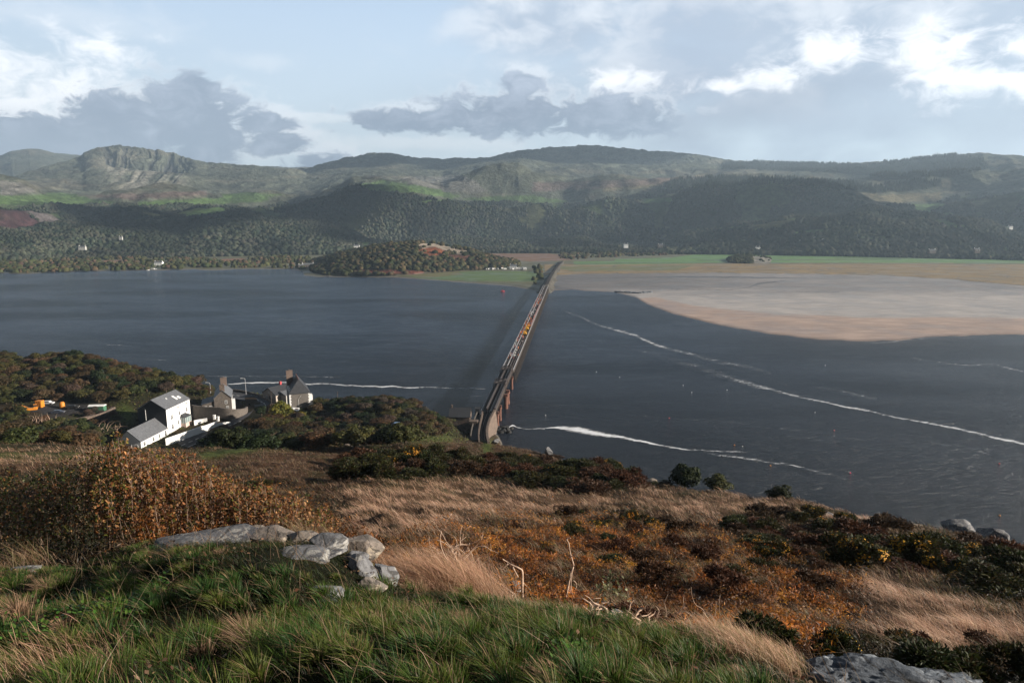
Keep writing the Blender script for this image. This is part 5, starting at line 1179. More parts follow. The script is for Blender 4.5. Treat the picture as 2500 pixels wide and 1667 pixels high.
def scatter(polys, y0, y1, spacing, maxn, seed=0, jit=True, avoid=()):
    r_ = np.random.default_rng(seed); out = []; cell = {}
    n = 60000; a = r_.uniform(-.82, .80, n); yy = np.sqrt(r_.uniform(y0**2, y1**2, n)); x = yy*np.tan(a); z = H(x, yy); px, py = proj(x, yy, z)
    ok = np.zeros(n, bool)
    for p_ in polys: ok |= inpoly(px, py, p_)
    for p_ in avoid: ok &= ~inpoly(px, py, p_)
    for i in np.nonzero(ok)[0]:
        gx, gy = int(x[i]//spacing), int(yy[i]//spacing); bad = False
        for dx_ in (-1, 0, 1):
            for dy_ in (-1, 0, 1):
                for q in cell.get((gx+dx_, gy+dy_), ()):
                    if (q[0]-x[i])**2+(q[1]-yy[i])**2 < spacing**2: bad = True
        if bad: continue
        cell.setdefault((gx, gy), []).append((x[i], yy[i])); out.append((float(x[i]), float(yy[i]), float(px[i]), float(py[i])))
        if len(out) >= maxn: break
    return out
desc = {'rust': 'rust brown', 'olive': 'olive green', 'dark': 'dark green', 'plum': 'dull purplish brown', 'gold': 'golden green', 'brown': 'dark brown'}
def wood(polys, y0, y1, sp, mx, kinds_, wts, w_, h_, place, cat, name, seed, avoid=()):
    P_ = scatter(polys, y0, y1, sp, mx, seed, avoid=avoid)
    for x, y, px, py in P_:
        k = RT.choices(kinds_, wts)[0]; s_ = RT.uniform(.8, 1.25)
        lab = '%s %s %s' % (desc[k], 'tree' if cat == 'tree' else 'bush', place)
        tree(x, y, k, w_*s_, h_*s_*RT.uniform(.85, 1.15), lab, cat, lab, name)
    return len(P_)
AVB = [[(530,1040),(700,1040),(690,1090),(540,1095)],[(255,1040),(600,1040),(640,1062),(600,1084),(470,1097),(255,1097)]]
AV = [[(270,985),(500,940),(620,955),(700,985),(700,1012),(610,1040),(480,1085),(270,1085)],[(290,1085),(520,1085),(520,1128),(290,1128)],[(480,1030),(700,1012),(690,1050),(600,1075),(480,1090)],[(85,978),(255,985),(225,1004),(140,1022),(70,1018)],[(1095,1000),(1250,1000),(1250,1100),(1140,1100),(1095,1045)],[(130,1035),(285,1003),(310,990),(330,1005),(300,1035),(200,1045)]]
n_ = []
n_.append(wood([[(-200,872),(0,878),(60,886),(150,872),(250,888),(320,905),(423,932),(505,945),(470,962),(400,975),(330,985),(280,992),(240,985),(80,980),(0,990),(-200,990)]], 240, 380, 5.4, 290, ['rust', 'olive', 'dark', 'plum', 'brown'], [2, 5, 3, 2, 5], 8.8, 4.9, 'in the dense wood on the left headland', 'tree', 'broadleaf_tree', 1, AV))
n_.append(wood([[(-200,1040),(120,1040),(290,1045),(290,1095),(-200,1100)],[(270,1070),(500,1088),(620,1062),(1000,1066),(1000,1092),(560,1104),(270,1098)]], 100, 238, 4.4, 280, ['olive', 'brown', 'dark', 'rust'], [4, 4, 3, 1], 6.4, 3.6, 'in the scrub strip between the grassy path and the houses', 'bush', 'scrub_bush', 2, AV+AVB))
n_.append(wood([[(600,1030),(650,1010),(720,1010),(780,978),(860,972),(960,970),(1040,1000),(1100,1035),(1090,1062),(980,1066),(620,1068)]], 190, 300, 4.3, 170, ['olive', 'brown', 'dark', 'rust', 'plum'], [5, 5, 3, 1, 1], 6.8, 3.3, 'on the rounded mound left of the viaduct', 'bush', 'mound_bush', 3, [[(690,985),(770,985),(770,1008),(690,1008)]]+AV[:1]+AV[4:5]))
n_.append(wood([[(470,905),(520,950),(500,970),(440,950)],[(0,1000),(60,1000),(100,1035),(0,1050)],[(225,1003),(300,1010),(290,1050),(220,1048),(190,1035)]], 240, 340, 3.6, 50, ['brown', 'olive', 'plum'], [3, 3, 2], 4.6, 2.8, 'at the edge of the yard and the houses', 'bush', 'yard_bush', 4))
# single trees that stand out
def at_(px, py, y): 
    a = float(azs(px, py)[0]); return (y*math.tan(a), y)
for px_, py_, y_, k, w_, h_, lb in ((690, 1062, 236, 'gold', 11, 8.5, 'golden green spreading conifer below the hipped stone house'), (668, 1052, 244, 'plum', 8, 6, 'dull brown leafless tree left of the golden conifer'), (735, 1058, 240, 'gold', 6, 4.5, 'small yellow green tree right of the golden conifer'),
        (640, 1040, 252, 'dark', 6, 4.5, 'dark tree shading the road bend'), (768, 1042, 250, 'brown', 8, 5.5, 'rounded brown tree at the right of the hipped house'), (245, 960, 290, 'dark', 8, 9, 'tall dark tree above the left end of the slate roof')):
    x, y = at_(px_, py_, y_); tree(x, y, k, w_, h_, lb, sink=.02)
# big bush on the near skyline and its neighbours
for px_, py_, y_, k, w_, h_, lb in ((1672, 1205, 74, 'dark', 4.6, 3.9, 'tall dark evergreen bush standing on the skyline against the water'), (1752, 1212, 71, 'olive', 3.6, 2.4, 'lower olive bush joined to the right of the tall skyline bush'), (1905, 1224, 65, 'dark', 3.4, 2.0, 'broad dark gorse bush on the skyline right of the olive bush'), (1545, 1185, 86, 'dark', 3.0, 1.5, 'small dark bush on the skyline left of the tall bush')):
    x, y = at_(px_, py_, y_); tree(x, y, k, w_, h_, lb, 'bush', None, 'skyline_bush')
# ---- gorse: dense spiny mounds, some in orange flower
M_flower = mat_leaf('gorse_flower', .2, .15, .5)
def gorse_mesh(seed, pal, n=2600, flower=False):
    r_ = np.random.default_rng(seed); nl = 16; a = r_.uniform(0, 6.28, nl); q = np.sqrt(r_.uniform(0, 1, nl))*.36
    L = np.stack([q*np.cos(a), q*np.sin(a), .22+r_.uniform(0, .26, nl)*(1-q), r_.uniform(.12, .22, nl)], 1)
    pr = L[:, 3]**2; pr /= pr.sum(); k = r_.choice(nl, n, p=pr)
    d = r_.normal(size=(n, 3)); d[:, 2] = np.abs(d[:, 2])*.9-.15; d /= np.linalg.norm(d, axis=1, keepdims=True)
    c_ = L[k, :3]+d*(L[k, 3]*r_.uniform(.6, 1.08, n))[:, None]; c_[:, 2] = np.maximum(c_[:, 2], .01)
    if flower:
        keep = (d[:, 2] > .1) & (np.sin(c_[:, 0]*17+seed)+np.cos(c_[:, 1]*15) > .25); c_ = c_[keep]+d[keep]*.012; n = len(c_); d = d[keep]
        V, Fc, Cc = cards(c_, d, .032*r_.uniform(.6, 1.3, n), 1.1, np.array(pal)[r_.integers(0, len(pal), n)]*r_.uniform(.7, 1.2, (n, 1)))
        return np_mesh('flowers', V, Fc, M_flower, Cc)
    nr = np.cross(d, r_.normal(size=(n, 3))); nr /= np.linalg.norm(nr, axis=1, keepdims=True)
    V, Fc, Cc = cards(c_, nr, .022*r_.uniform(.7, 1.4, n), 3.4, np.array(pal)[r_.integers(0, len(pal), n)]*r_.uniform(.6, 1.3, (n, 1)), tips=d+r_.normal(size=(n, 3))*.35)
    return np_mesh('foliage', V, Fc, M_leaf, Cc)
GP = [(.028, .034, .010), (.018, .024, .008), (.05, .052, .014), (.038, .026, .012)]
gm_ = [gorse_mesh(50+i, GP, 3800) for i in range(3)]; gf_ = [gorse_mesh(50+i, [(.55, .24, .02), (.42, .17, .015), (.62, .32, .03)], 2200, True) for i in range(3)]
BP = [(.06, .03, .016), (.04, .022, .012), (.085, .045, .025)]
gb_ = [gorse_mesh(90+i, BP, 3200) for i in range(2)]
def gorse(x, y, s_, fl, place):
    j = RT.randrange(3); z = groundz((x, y)); brown = fl < 0
    lab = ('withered brown gorse bush ' if brown else 'gorse bush in orange flower ' if fl else 'dark green gorse bush without flowers ')+place
    r_ = thing('gorse_bush', (x, y, z-.05*s_), lab, 'bush', lab, RT.uniform(0, 6.28)); f = bpy.data.objects.new('foliage', gb_[j % 2] if brown else gm_[j]); link(f, r_)
    hs = s_*RT.uniform(.45, .95); f.scale = (s_, s_, hs)
    if fl > 0: q = bpy.data.objects.new('flowers', gf_[j]); link(q, r_); q.scale = (s_, s_, hs)
def gorsefield(polys, y0, y1, sp, mx, size, pf, pb, place, seed):
    for x, y, px, py in scatter(polys, y0, y1, sp, mx, seed):
        u_ = RT.random(); s_ = size*RT.uniform(.7, 1.35)*(1 if y > 20 else .8); gorse(x, y, s_, 1 if u_ < pf else (-1 if u_ > 1-pb else 0), place)
gorsefield([[(880,1115),(1000,1130),(1190,1120),(1300,1130),(1420,1150),(1510,1160),(1560,1195),(1500,1215),(1300,1190),(1180,1165),(1000,1170),(880,1180),(820,1170)]], 55, 118, 2.8, 100, 3.5, .2, .25, 'in the thicket below the viaduct path', 11)
gorsefield([[(1380,1100),(1500,1150),(1640,1190),(1600,1205),(1480,1170),(1350,1120)]], 70, 118, 3.2, 22, 2.2, 0, .3, 'along the skyline above the dark water', 12)
gorsefield([[(1780,1275),(1960,1260),(2120,1290),(2330,1330),(2500,1370),(2600,1480),(2430,1480),(2260,1400),(2060,1390),(1900,1350),(1780,1330)]], 22, 62, 2.0, 140, 2.3, .3, .4, 'on the dark slope below the right skyline', 13)
gorsefield([[(1350,1260),(1560,1250),(1700,1300),(1640,1340),(1400,1320)],[(1480,1300),(2050,1340),(2100,1480),(1700,1480),(1500,1400)]], 15, 60, 2.4, 70, 1.5, .45, .35, 'scattered among the bracken', 14)
gorsefield([[(1950,1560),(2350,1600),(2600,1600),(2600,1760),(2380,1760),(2080,1620),(1900,1600)],[(1450,1500),(1800,1545),(1950,1560),(1880,1600),(1500,1540)]], 6.5, 18, 1.0, 70, 1.05, .06, .35, 'in the dark hollow at the bottom right', 15)
gorsefield([[(-250,1160),(500,1180),(700,1180),(640,1240),(-250,1250)]], 24, 62, 3.0, 60, 2.4, .04, .4, 'on the shaded slope behind the leafy shrub', 16)
# ---- rocks
def ico(sub):
    bm = bmesh.new(); bmesh.ops.create_icosphere(bm, subdivisions=sub, radius=1); V = np.array([v_.co[:] for v_ in bm.verts]); Fc = np.array([[v_.index for v_ in f.verts] for f in bm.faces]); bm.free(); return V, Fc
ICO = {2: ico(2), 3: ico(3), 5: ico(5), 6: ico(6)}
def mat_rock(name, c1, c2, lich):
    m = bpy.data.materials.new(name); g = NG(nt(m)); v_ = g.obj(); n1 = g.noise(3, 8, .65, v_, .3); n2 = g.noise(26, 6, .7, v_); n3 = g.noise(7, 5, .6, v_)
    nz1 = g.noise(1.3, 3, .5, g.obj((1, .5, 3), (.3, .2, .5)), .8); vo = g.node('ShaderNodeMath', operation='ABSOLUTE', ins={0: g.m('SUBTRACT', nz1, .5)})
    cc = g.mix(g.mr(n1, .35, .65), c1, c2); cc = g.mix(g.mr(n3, .54, .62), cc, lich); cc = g.mix(g.mr(n2, .55, .7, 0, .6), cc, (.05, .05, .05)); cc = g.mix(g.mr(vo.outputs[0], .0, .012, .8, 0), cc, (.03, .028, .025))
    hh_ = g.m('ADD', g.m('MULTIPLY', n2, .6), g.m('MULTIPLY', n3, .5))
    g.out(bsdf(g, cc, .9, .2, g.bump(hh_, .8, .03))); return m
M_rock = mat_rock('lichen_rock', (.17, .17, .175), (.085, .085, .092), (.29, .28, .26)); M_rockw = mat_rock('warm_rock', (.22, .185, .16), (.115, .10, .085), (.32, .27, .21)); M_rockb = mat_rock('blue_rock', (.12, .135, .155), (.07, .078, .09), (.24, .26, .28))
def rock(px, py, y, w, d, h, label, rz_=0., tilt=0., mat=None, seed=1, planes=9, sink=.3, sub=5, z=None, name='boulder', strata=0, group=None, roll=0.):
    r_ = np.random.default_rng(seed); V = ICO[sub][0].copy(); V = np.sign(V)*np.abs(V)**.75
    V = V*(1+fbm(V[:, 0]*1.3+seed, V[:, 1]*1.3+V[:, 2]*1.9, 2, seed)*.10)[:, None]
    for i in range(planes+9):
        nrm = r_.normal(size=3); nrm[2] *= .7; nrm /= np.linalg.norm(nrm); o_ = r_.uniform(.52, .88); dd = V@nrm-o_; V = V-np.where(dd > 0, dd, 0)[:, None]*nrm*.96
    nz_ = fbm(V[:, 0]*1.6+seed, V[:, 1]*1.6+V[:, 2]*2.3, 4, seed)*.05+fbm(V[:, 0]*7+V[:, 2]*5, V[:, 1]*7+seed, 4, seed+3)*.035+fbm(V[:, 0]*19+V[:, 2]*15, V[:, 1]*19+seed, 3, seed+4)*.02
    if strata: nz_ = nz_-np.abs(fbm(V[:, 0]*2+V[:, 1]*1.2, V[:, 2]*2+V[:, 1]*4+seed, 5, seed+9))*.34
    V = V*(1+nz_)[:, None]*np.array([w, d, h])/2
    x, y_ = at_(px, py, y); zz = (groundz((x, y_)) if z is None else z)+h*(.5-sink)
    o = bpy.data.objects.new(name, np_mesh(name, V, ICO[sub][1], mat or M_rock, None, False)); link(o); o.location = (x, y_, zz); o.rotation_euler = (roll, tilt, rz_)
    return tag(o, label, 'rock', group)
def zray(px, py, y): x, yy = at_(px, py, y); return zat(px, py, x, yy)
def rockat(px, py, y, w, d, h, label, **k):   # py = image row of the middle of the visible face
    if y < 10: y = min(max(hit(px, py+h*.35*F/y*.5), y-1.2), y+.8)
    return rock(px, py, y, w, d, h, label, z=zray(px, py, y)-h*.5+h*.3, sink=.3, **k)
rockat(525, 1320, 9.6, 2.05, 1.0, .30, 'long pale whaleback slab below the leafy shrub', rz_=.10, tilt=-.12, seed=3, planes=2, sub=6)
rockat(600, 1317, 9.7, .72, .6, .34, 'pale cracked block at the right end of the long whaleback slab', rz_=.2, seed=4, mat=M_rockw, planes=8)
rockat(672, 1320, 9.7, .92, .6, .33, 'warm grey lichened block in the middle of the rock rim', rz_=-.1, seed=5, mat=M_rockw, planes=8)
rockat(738, 1321, 9.6, .66, .5, .30, 'small rounded tan block at the right end of the rock rim', seed=6, mat=M_rockw, planes=7)
rockat(700, 1376, 8.6, .95, .7, .22, 'flat grey slab with a crack lying in the grass', rz_=.15, seed=7, planes=5, tilt=-.05)
rockat(765, 1356, 8.9, .8, .5, .20, 'grey slab just behind the cracked flat slab', seed=8, planes=6, tilt=-.1)
rockat(800, 1335, 9.1, .5, .5, .3, 'bright white bump of rock beside the dry grass tuft', seed=9, mat=M_rock)
rockat(880, 1350, 9.3, .62, .5, .46, 'tall pinkish slanted boulder at the right of the outcrop', rz_=.5, seed=10, mat=M_rockw, tilt=.35, planes=10)
rockat(865, 1362, 8.9, .42, .4, .22, 'light grey rounded stone in front of the slanted pink boulder', seed=11)
rockat(885, 1402, 8.7, .5, .4, .42, 'angular grey boulder with a dark hollow below it', seed=12, tilt=.5, planes=12)
rockat(905, 1430, 8.4, .42, .35, .22, 'pale flat stone at the foot of the outcrop beside the grass', seed=13, mat=M_rockw)
rockat(942, 1410, 8.9, .42, .35, .3, 'cracked dark grey boulder at the far right of the outcrop', seed=14, tilt=.5, planes=12)
rockat(60, 1395, 9.3, .75, .5, .14, 'low grey slab half hidden by moss at the far left', seed=15); rockat(785, 1445, 7.3, .65, .4, .12, 'flat dull stone sunk in the green grass', seed=16)
rockat(1257, 1440, 9.6, .32, .3, .3, 'small pale round stone beside the bent dead stem', seed=17, sub=3); rockat(1470, 1492, 9.0, .4, .4, .3, 'pale stone under the tangle of dead branches, left one', seed=18); rockat(1500, 1515, 8.4, .3, .3, .3, 'grey green stone under the tangle of dead branches, right one', seed=19)
rock(2010, 1665, 5.3, .70, .8, .40, 'rugged blue grey layered rock at the bottom edge, left lump', mat=M_rockb, seed=21, planes=3, sub=6, z=zray(2000, 1628, 5.3)-.28, strata=1)
rock(2300, 1690, 5.3, .8, .7, .34, 'rugged blue grey layered rock at the bottom edge, furthest right lump', mat=M_rockb, seed=24, planes=3, sub=6, z=zray(2290, 1655, 5.3)-.20, strata=1)
rock(2170, 1680, 5.2, 1.05, .8, .36, 'rugged blue grey layered rock at the bottom edge, right lump', mat=M_rockb, seed=22, planes=3, sub=6, z=zray(2140, 1642, 5.2)-.22, strata=1)
rockat(2018, 1262, 56, 2.0, 1.6, 1.2, 'white boulder above the orange gorse below the skyline', seed=23, sub=5)
rockat(2230, 1290, 51, 2.4, 1.8, 1.0, 'broken white rocks on the right skyline', seed=24, mat=M_rockw); rockat(2345, 1292, 47, 2.3, 2.0, 1.4, 'grassy topped grey crag on the right skyline', seed=25); rockat(2432, 1315, 45, 2.5, 2.0, 1.8, 'rounded grey crag standing over the water at the far right', seed=26)
rockat(2385, 1505, 22, 1.1, .8, .4, 'low white stones in the dry grass at the right', seed=27); rockat(1145, 1098, 112, 2.6, 1.6, 1.6, 'white outcrop on the slope below the viaduct', seed=28, mat=M_rockw); rockat(1128, 1118, 108, 2.2, 1.6, 1.0, 'lower white stones of the slope below the viaduct', seed=29, mat=M_rockw)
rockat(1340, 1104, 107, 1.8, 1.4, 1.8, 'upright white rock on the brow above the water', seed=30); rockat(850, 1085, 110, 2.6, 1.5, 1.0, 'pale rocks beside the grassy path left of the viaduct', seed=31, mat=M_rockw); rockat(1590, 1178, 84, 2.2, 1.6, 1.0, 'pale rocks on the brow left of the tall skyline bush', seed=32, mat=M_rockw)
rockat(1210, 1078, 118, 1.8, 1.2, .9, 'white stone on the brow right of the viaduct foot', seed=33)
for i in range(9):
    q = Pz(1212+i*4.5, 1043+((i*7) % 5)*3, .2); o = rock(1212, 1043, q[1], 4.5-.2*i, 3.5, 2.0, 'dark wet shore rock in the cluster beside the viaduct foot', seed=40+i, mat=M_rubber, sub=3, z=-.3, group='wet shore rocks'); o.location = (q[0], q[1], .2)
for i in range(11):
    q = Pz(1506+i*8.2, 716-abs(i-6)*.5, .2); o = rock(1506, 716, q[1], 11, 9, 4.2 if i in (3, 4, 8) else 2.8, 'dark rock of the low reef at the tip of the sandbank', seed=60+i, mat=M_rockb, sub=3, z=0, group='rocks of the sandbank reef'); o.location = (q[0], q[1], .5)
# ---- dead branches
def branch(pts, r0_, r1_, y, label, subs=(), name='dead_branch', mat=None):
    m = MB(); R_ = random.Random(len(pts)*7+int(pts[0][0]))
    def w3(L, y_): 
        dep = 0; out = []
        for (px, py) in L: 
            dep += R_.uniform(-.07, .07); q = at_(px, py, y_+dep); out.append(np.array([q[0], q[1], zray(px, py, y_+dep)]))
        return smoothpts(out, 4)
    P_ = w3(pts, y); m.tube(P_, list(np.linspace(r0_, r1_, len(P_))*(1+.12*np.sin(np.arange(len(P_))*1.7))), 7)
    for s_ in subs: Q_ = w3(s_, y); m.tube(Q_, list(np.linspace(r0_*.6, r1_*.5, len(Q_))), 6)
    return tag(m.build(name, mat or M_pale, None, True), label, 'branch')
branch([(1378,1480),(1385,1440),(1394,1400),(1400,1380),(1392,1350),(1388,1325),(1384,1318),(1386,1314),(1393,1313)], .016, .006, 9.3, 'tall thin twisted dead stem rising from the grass edge', [[(1398,1390),(1394,1430),(1404,1470)], [(1389,1362),(1405,1352),(1420,1345)], [(1394,1420),(1402,1418),(1408,1428),(1404,1440)]])
branch([(1275,1460),(1275,1430),(1275,1395),(1266,1386),(1248,1378),(1236,1370),(1227,1364)], .020, .006, 9.2, 'bent dead stem beside the small round stone', [[(1252,1384),(1268,1412),(1296,1440)], [(1240,1376),(1230,1385),(1222,1394)]])
def tangle(cx, cy, w, h, n, y, seed, label, up=.6, rad=.013):
    R_ = random.Random(seed); m = MB()
    for i in range(n):
        px = cx+R_.uniform(-w, w); py = cy+h*.5+R_.uniform(-h*.3, h*.2); a = R_.uniform(-2.6, -.5); L = []; l_ = R_.uniform(.5, 1.2)*h*.19; yy = y+R_.uniform(-.35, .35)
        for k in range(7): 
            q = at_(px, py, yy); L.append(np.array([q[0], q[1], zray(px, py, yy)])); px += math.cos(a)*l_; py += math.sin(a)*l_*up; a += R_.uniform(-.75, .75); yy += R_.uniform(-.06, .06)
        P_ = smoothpts(L, 3); m.tube(P_, list(np.linspace(rad*R_.uniform(.7, 1.3), .003, len(P_))), 6)
    return tag(m.build('dead_shrub', M_pale, None, True), label, 'dead shrub')
tangle(1425, 1475, 34, 70, 16, 8.6, 3, 'tangle of pale dead twigs at the foot of the tall thin stem')
tangle(1505, 1490, 75, 85, 36, 7.9, 5, 'large tangle of bleached contorted branches on the grass edge', .7, .020)
tangle(1105, 1345, 42, 105, 34, 9.3, 8, 'bleached bare twigs standing up out of the dry straw tuft', .9, .0075)
tangle(1240, 1455, 40, 40, 8, 9.0, 9, 'few thin dead twigs left of the small round stone', .5, .008); tangle(1690, 1530, 90, 90, 12, 10.0, 10, 'thin grey dead stems among the gorse right of the branches', 1.2, .006)
tangle(500, 1395, 60, 16, 8, 8.9, 12, 'fallen dead twigs lying below the whaleback slab', .25, .010)
tangle(1310, 1180, 60, 26, 10, 78, 14, 'grey bare bush in the middle of the gorse thicket', .9, .05)
for sd, (px_, py_) in enumerate(((95, 1020), (265, 1035), (130, 1030))): tangle(px_, py_, 26, 26, 14, 232, 20+sd, 'bare grey leafless bush %s' % ('in front of the orange digger' if sd == 0 else 'beside the tumbled pale wall' if sd == 1 else 'at the left end of the tumbled wall'), .9, .11)
# ---- leafy shrub in the foreground
def leafmesh(c_, t, nrm, size, col, name='leaves', mat=None):
    b = np.cross(nrm, t); b /= np.linalg.norm(b, axis=1, keepdims=True)+1e-9; s_ = size[:, None]; n = len(c_)
    pts = [c_, c_+t*s_*.35+b*s_*.30+nrm*s_*.09, c_+t*s_*.75+b*s_*.24+nrm*s_*.07, c_+t*s_*1.05, c_+t*s_*.75-b*s_*.24+nrm*s_*.07, c_+t*s_*.35-b*s_*.30+nrm*s_*.09, c_+t*s_*.55]
    V = np.stack(pts, 1).reshape(-1, 3); i0 = np.arange(n)[:, None]*7
    Fc = np.concatenate([i0+np.array([[0, 1, 6, 5]]), i0+np.array([[1, 2, 3, 6]]), i0+np.array([[6, 3, 4, 5]])])
    return np_mesh(name, V, Fc, mat or M_leafn, np.repeat(col, 7, 0))
def shrub(outline, x0, x1, y, dep, nst, label, pal, wts, seed, base=None, lf=.055):
    r_ = np.random.default_rng(seed); Cn = []; Tn = []; Nn = []; Sz = []; Co = []; st = MB(); ox = [p[0] for p in outline]; oy = [p[1] for p in outline]
    xb, yb = at_((x0+x1)/2, 1350, y); zb_ = groundz((xb, yb)); Pa = np.array(pal)
    for i in range(nst):
        px = r_.uniform(x0, x1); u_ = r_.uniform(-1, 1); yy = y+u_*dep; top = np.interp(px, ox, oy)+float(fbm(np.array([px/22.]), np.array([seed*1.7]), 2, 4)[0])*26; q = at_(px, top, yy)
        zt = zray(px, top, y); zg = zb_-.3; fall = math.sqrt(max(1-u_*u_*.8, .05)); zt = zg+(zt-zg)*fall*r_.uniform(.45, 1.04)**.5
        tip = np.array([q[0], q[1], zt]); root = np.array([q[0]*.94+xb*.06+r_.normal()*.1, q[1], zt-r_.uniform(.7, 1.3)]); d = tip-root; ln_ = np.linalg.norm(d)
        mid = (root+tip)/2+r_.normal(size=3)*.06
        if i % 3 == 0: st.tube([root, mid, tip], [.009, .006, .002], 4, False)
        nl = r_.integers(16, 28); t_ = 1-np.sort(r_.uniform(0, 1, nl)**1.3)*.85
        P_ = root*((1-t_)**2)[:, None]+2*mid*((1-t_)*t_)[:, None]+tip*(t_**2)[:, None]
        a = r_.uniform(0, 6.28, nl); out = np.stack([np.cos(a), np.sin(a), r_.uniform(.1, 1.3, nl)], 1); out /= np.linalg.norm(out, axis=1, keepdims=True)
        P_ = P_+out*.03; nn = np.cross(out, np.stack([-np.sin(a), np.cos(a), 0*a], 1))+r_.normal(size=(nl, 3))*.35; nn /= np.linalg.norm(nn, axis=1, keepdims=True)
        Cn.append(P_); Tn.append(out); Nn.append(nn); Sz.append(lf*r_.uniform(.6, 1.35, nl)); 
        w_ = np.array(wts(px, (tip[2]-zg)/2.5), float); w_ /= w_.sum(); k1 = r_.choice(len(Pa), nl, p=w_); Co.append(Pa[k1]*r_.uniform(.7, 1.3, (nl, 1))*r_.uniform(.4, 1.25))
    Cn, Tn, Nn, Sz, Co = map(np.concatenate, (Cn, Tn, Nn, Sz, Co)); root_ = thing('leafy_shrub', (xb, yb, zb_), label, 'shrub'); off = np.array([xb, yb, zb_])
    link(bpy.data.objects.new('leaves', leafmesh(Cn-off, Tn, Nn, Sz, Co)), root_); st.v = [tuple(np.array(v_)-off) for v_ in st.v]; st.build('stems', mat_plain('shrub_stem', (.22, .15, .11), .8), root_)
SP = [(.36, .19, .08), (.25, .10, .035), (.13, .05, .018), (.10, .105, .02), (.05, .065, .014), (.19, .15, .035)]
OL = [(-300,1170),(0,1180),(60,1165),(110,1150),(160,1120),(210,1100),(240,1092),(270,1082),(285,1076),(310,1090),(340,1100),(400,1110),(440,1108),(470,1125),(510,1150),(550,1165),(580,1180),(620,1190),(670,1200),(700,1215),(740,1232),(790,1245),(815,1262),(835,1300)]
wl_ = lambda px, h: (2, 2.5, 2, 2.2, 2.2, 1.2) if px < 300 else (3.2, 3, 2, .8, .7, 1.2)
shrub(OL, -120, 330, 12.6, 2.0, 900, 'large leafy shrub with green and brown leaves at the far left', SP, wl_, 1)
shrub(OL, 215, 600, 12.2, 1.7, 950, 'tall leafy shrub of tan and orange leaves behind the whaleback slab', SP, wl_, 2)
shrub(OL, 560, 835, 11.6, 1.1, 520, 'low shrub of tan leaves behind the right end of the rocks', SP, wl_, 3)
shrub([(1450,1420),(1470,1402),(1500,1398),(1525,1415),(1545,1440)], 1452, 1540, 11.5, .35, 42, 'small pale leafed plant growing in the bracken behind the dead stems', [(.25, .24, .12), (.14, .15, .06)], lambda p_, h_: (1, 1), 4, lf=.06)
# ---- grasses
def blades(root, h, w, lean, curl, cb, ct, name, near=False, mat=None):
    n = len(root); a = rng.uniform(0, 6.28, n); s_ = np.stack([np.cos(a), np.sin(a), 0*a], 1)*w[:, None]*.5; up = np.array([0, 0, 1.])
    lev = (0, .4, .75, 1) if near else (0, .55, 1); P_ = []; Cc = []
    for t in lev:
        c_ = root+up*(h*t*(1-.25*curl*t))[:, None]+lean*(h*curl*t*t)[:, None]
        cc = cb*(1-t)+ct*t  # dark base to bright tip: shade low in the grass put into colour
        if t == 1: P_.append(c_); Cc.append(cc)
        else: P_ += [c_-s_*(1-t*.5), c_+s_*(1-t*.5)]; Cc += [cc, cc]
    k = len(P_); V = np.stack(P_, 1).reshape(-1, 3); C_ = np.stack(Cc, 1).reshape(-1, 3); i0 = np.arange(n)[:, None]*k
    quads = [i0+np.array([[2*j, 2*j+1, 2*j+3, 2*j+2]]) for j in range(len(lev)-2)]
    tri = i0+np.array([[k-3, k-2, k-1]])
    o = bpy.data.objects.new(name, np_mesh(name, V, [np.concatenate(quads), tri], mat or M_grass, C_)); link(o); return o
def lv(n, dx=-1., dy=.25, j=.6):
    l_ = np.stack([rng.normal(dx, j, n), rng.normal(dy, j, n), 0*np.zeros(n)], 1); return l_
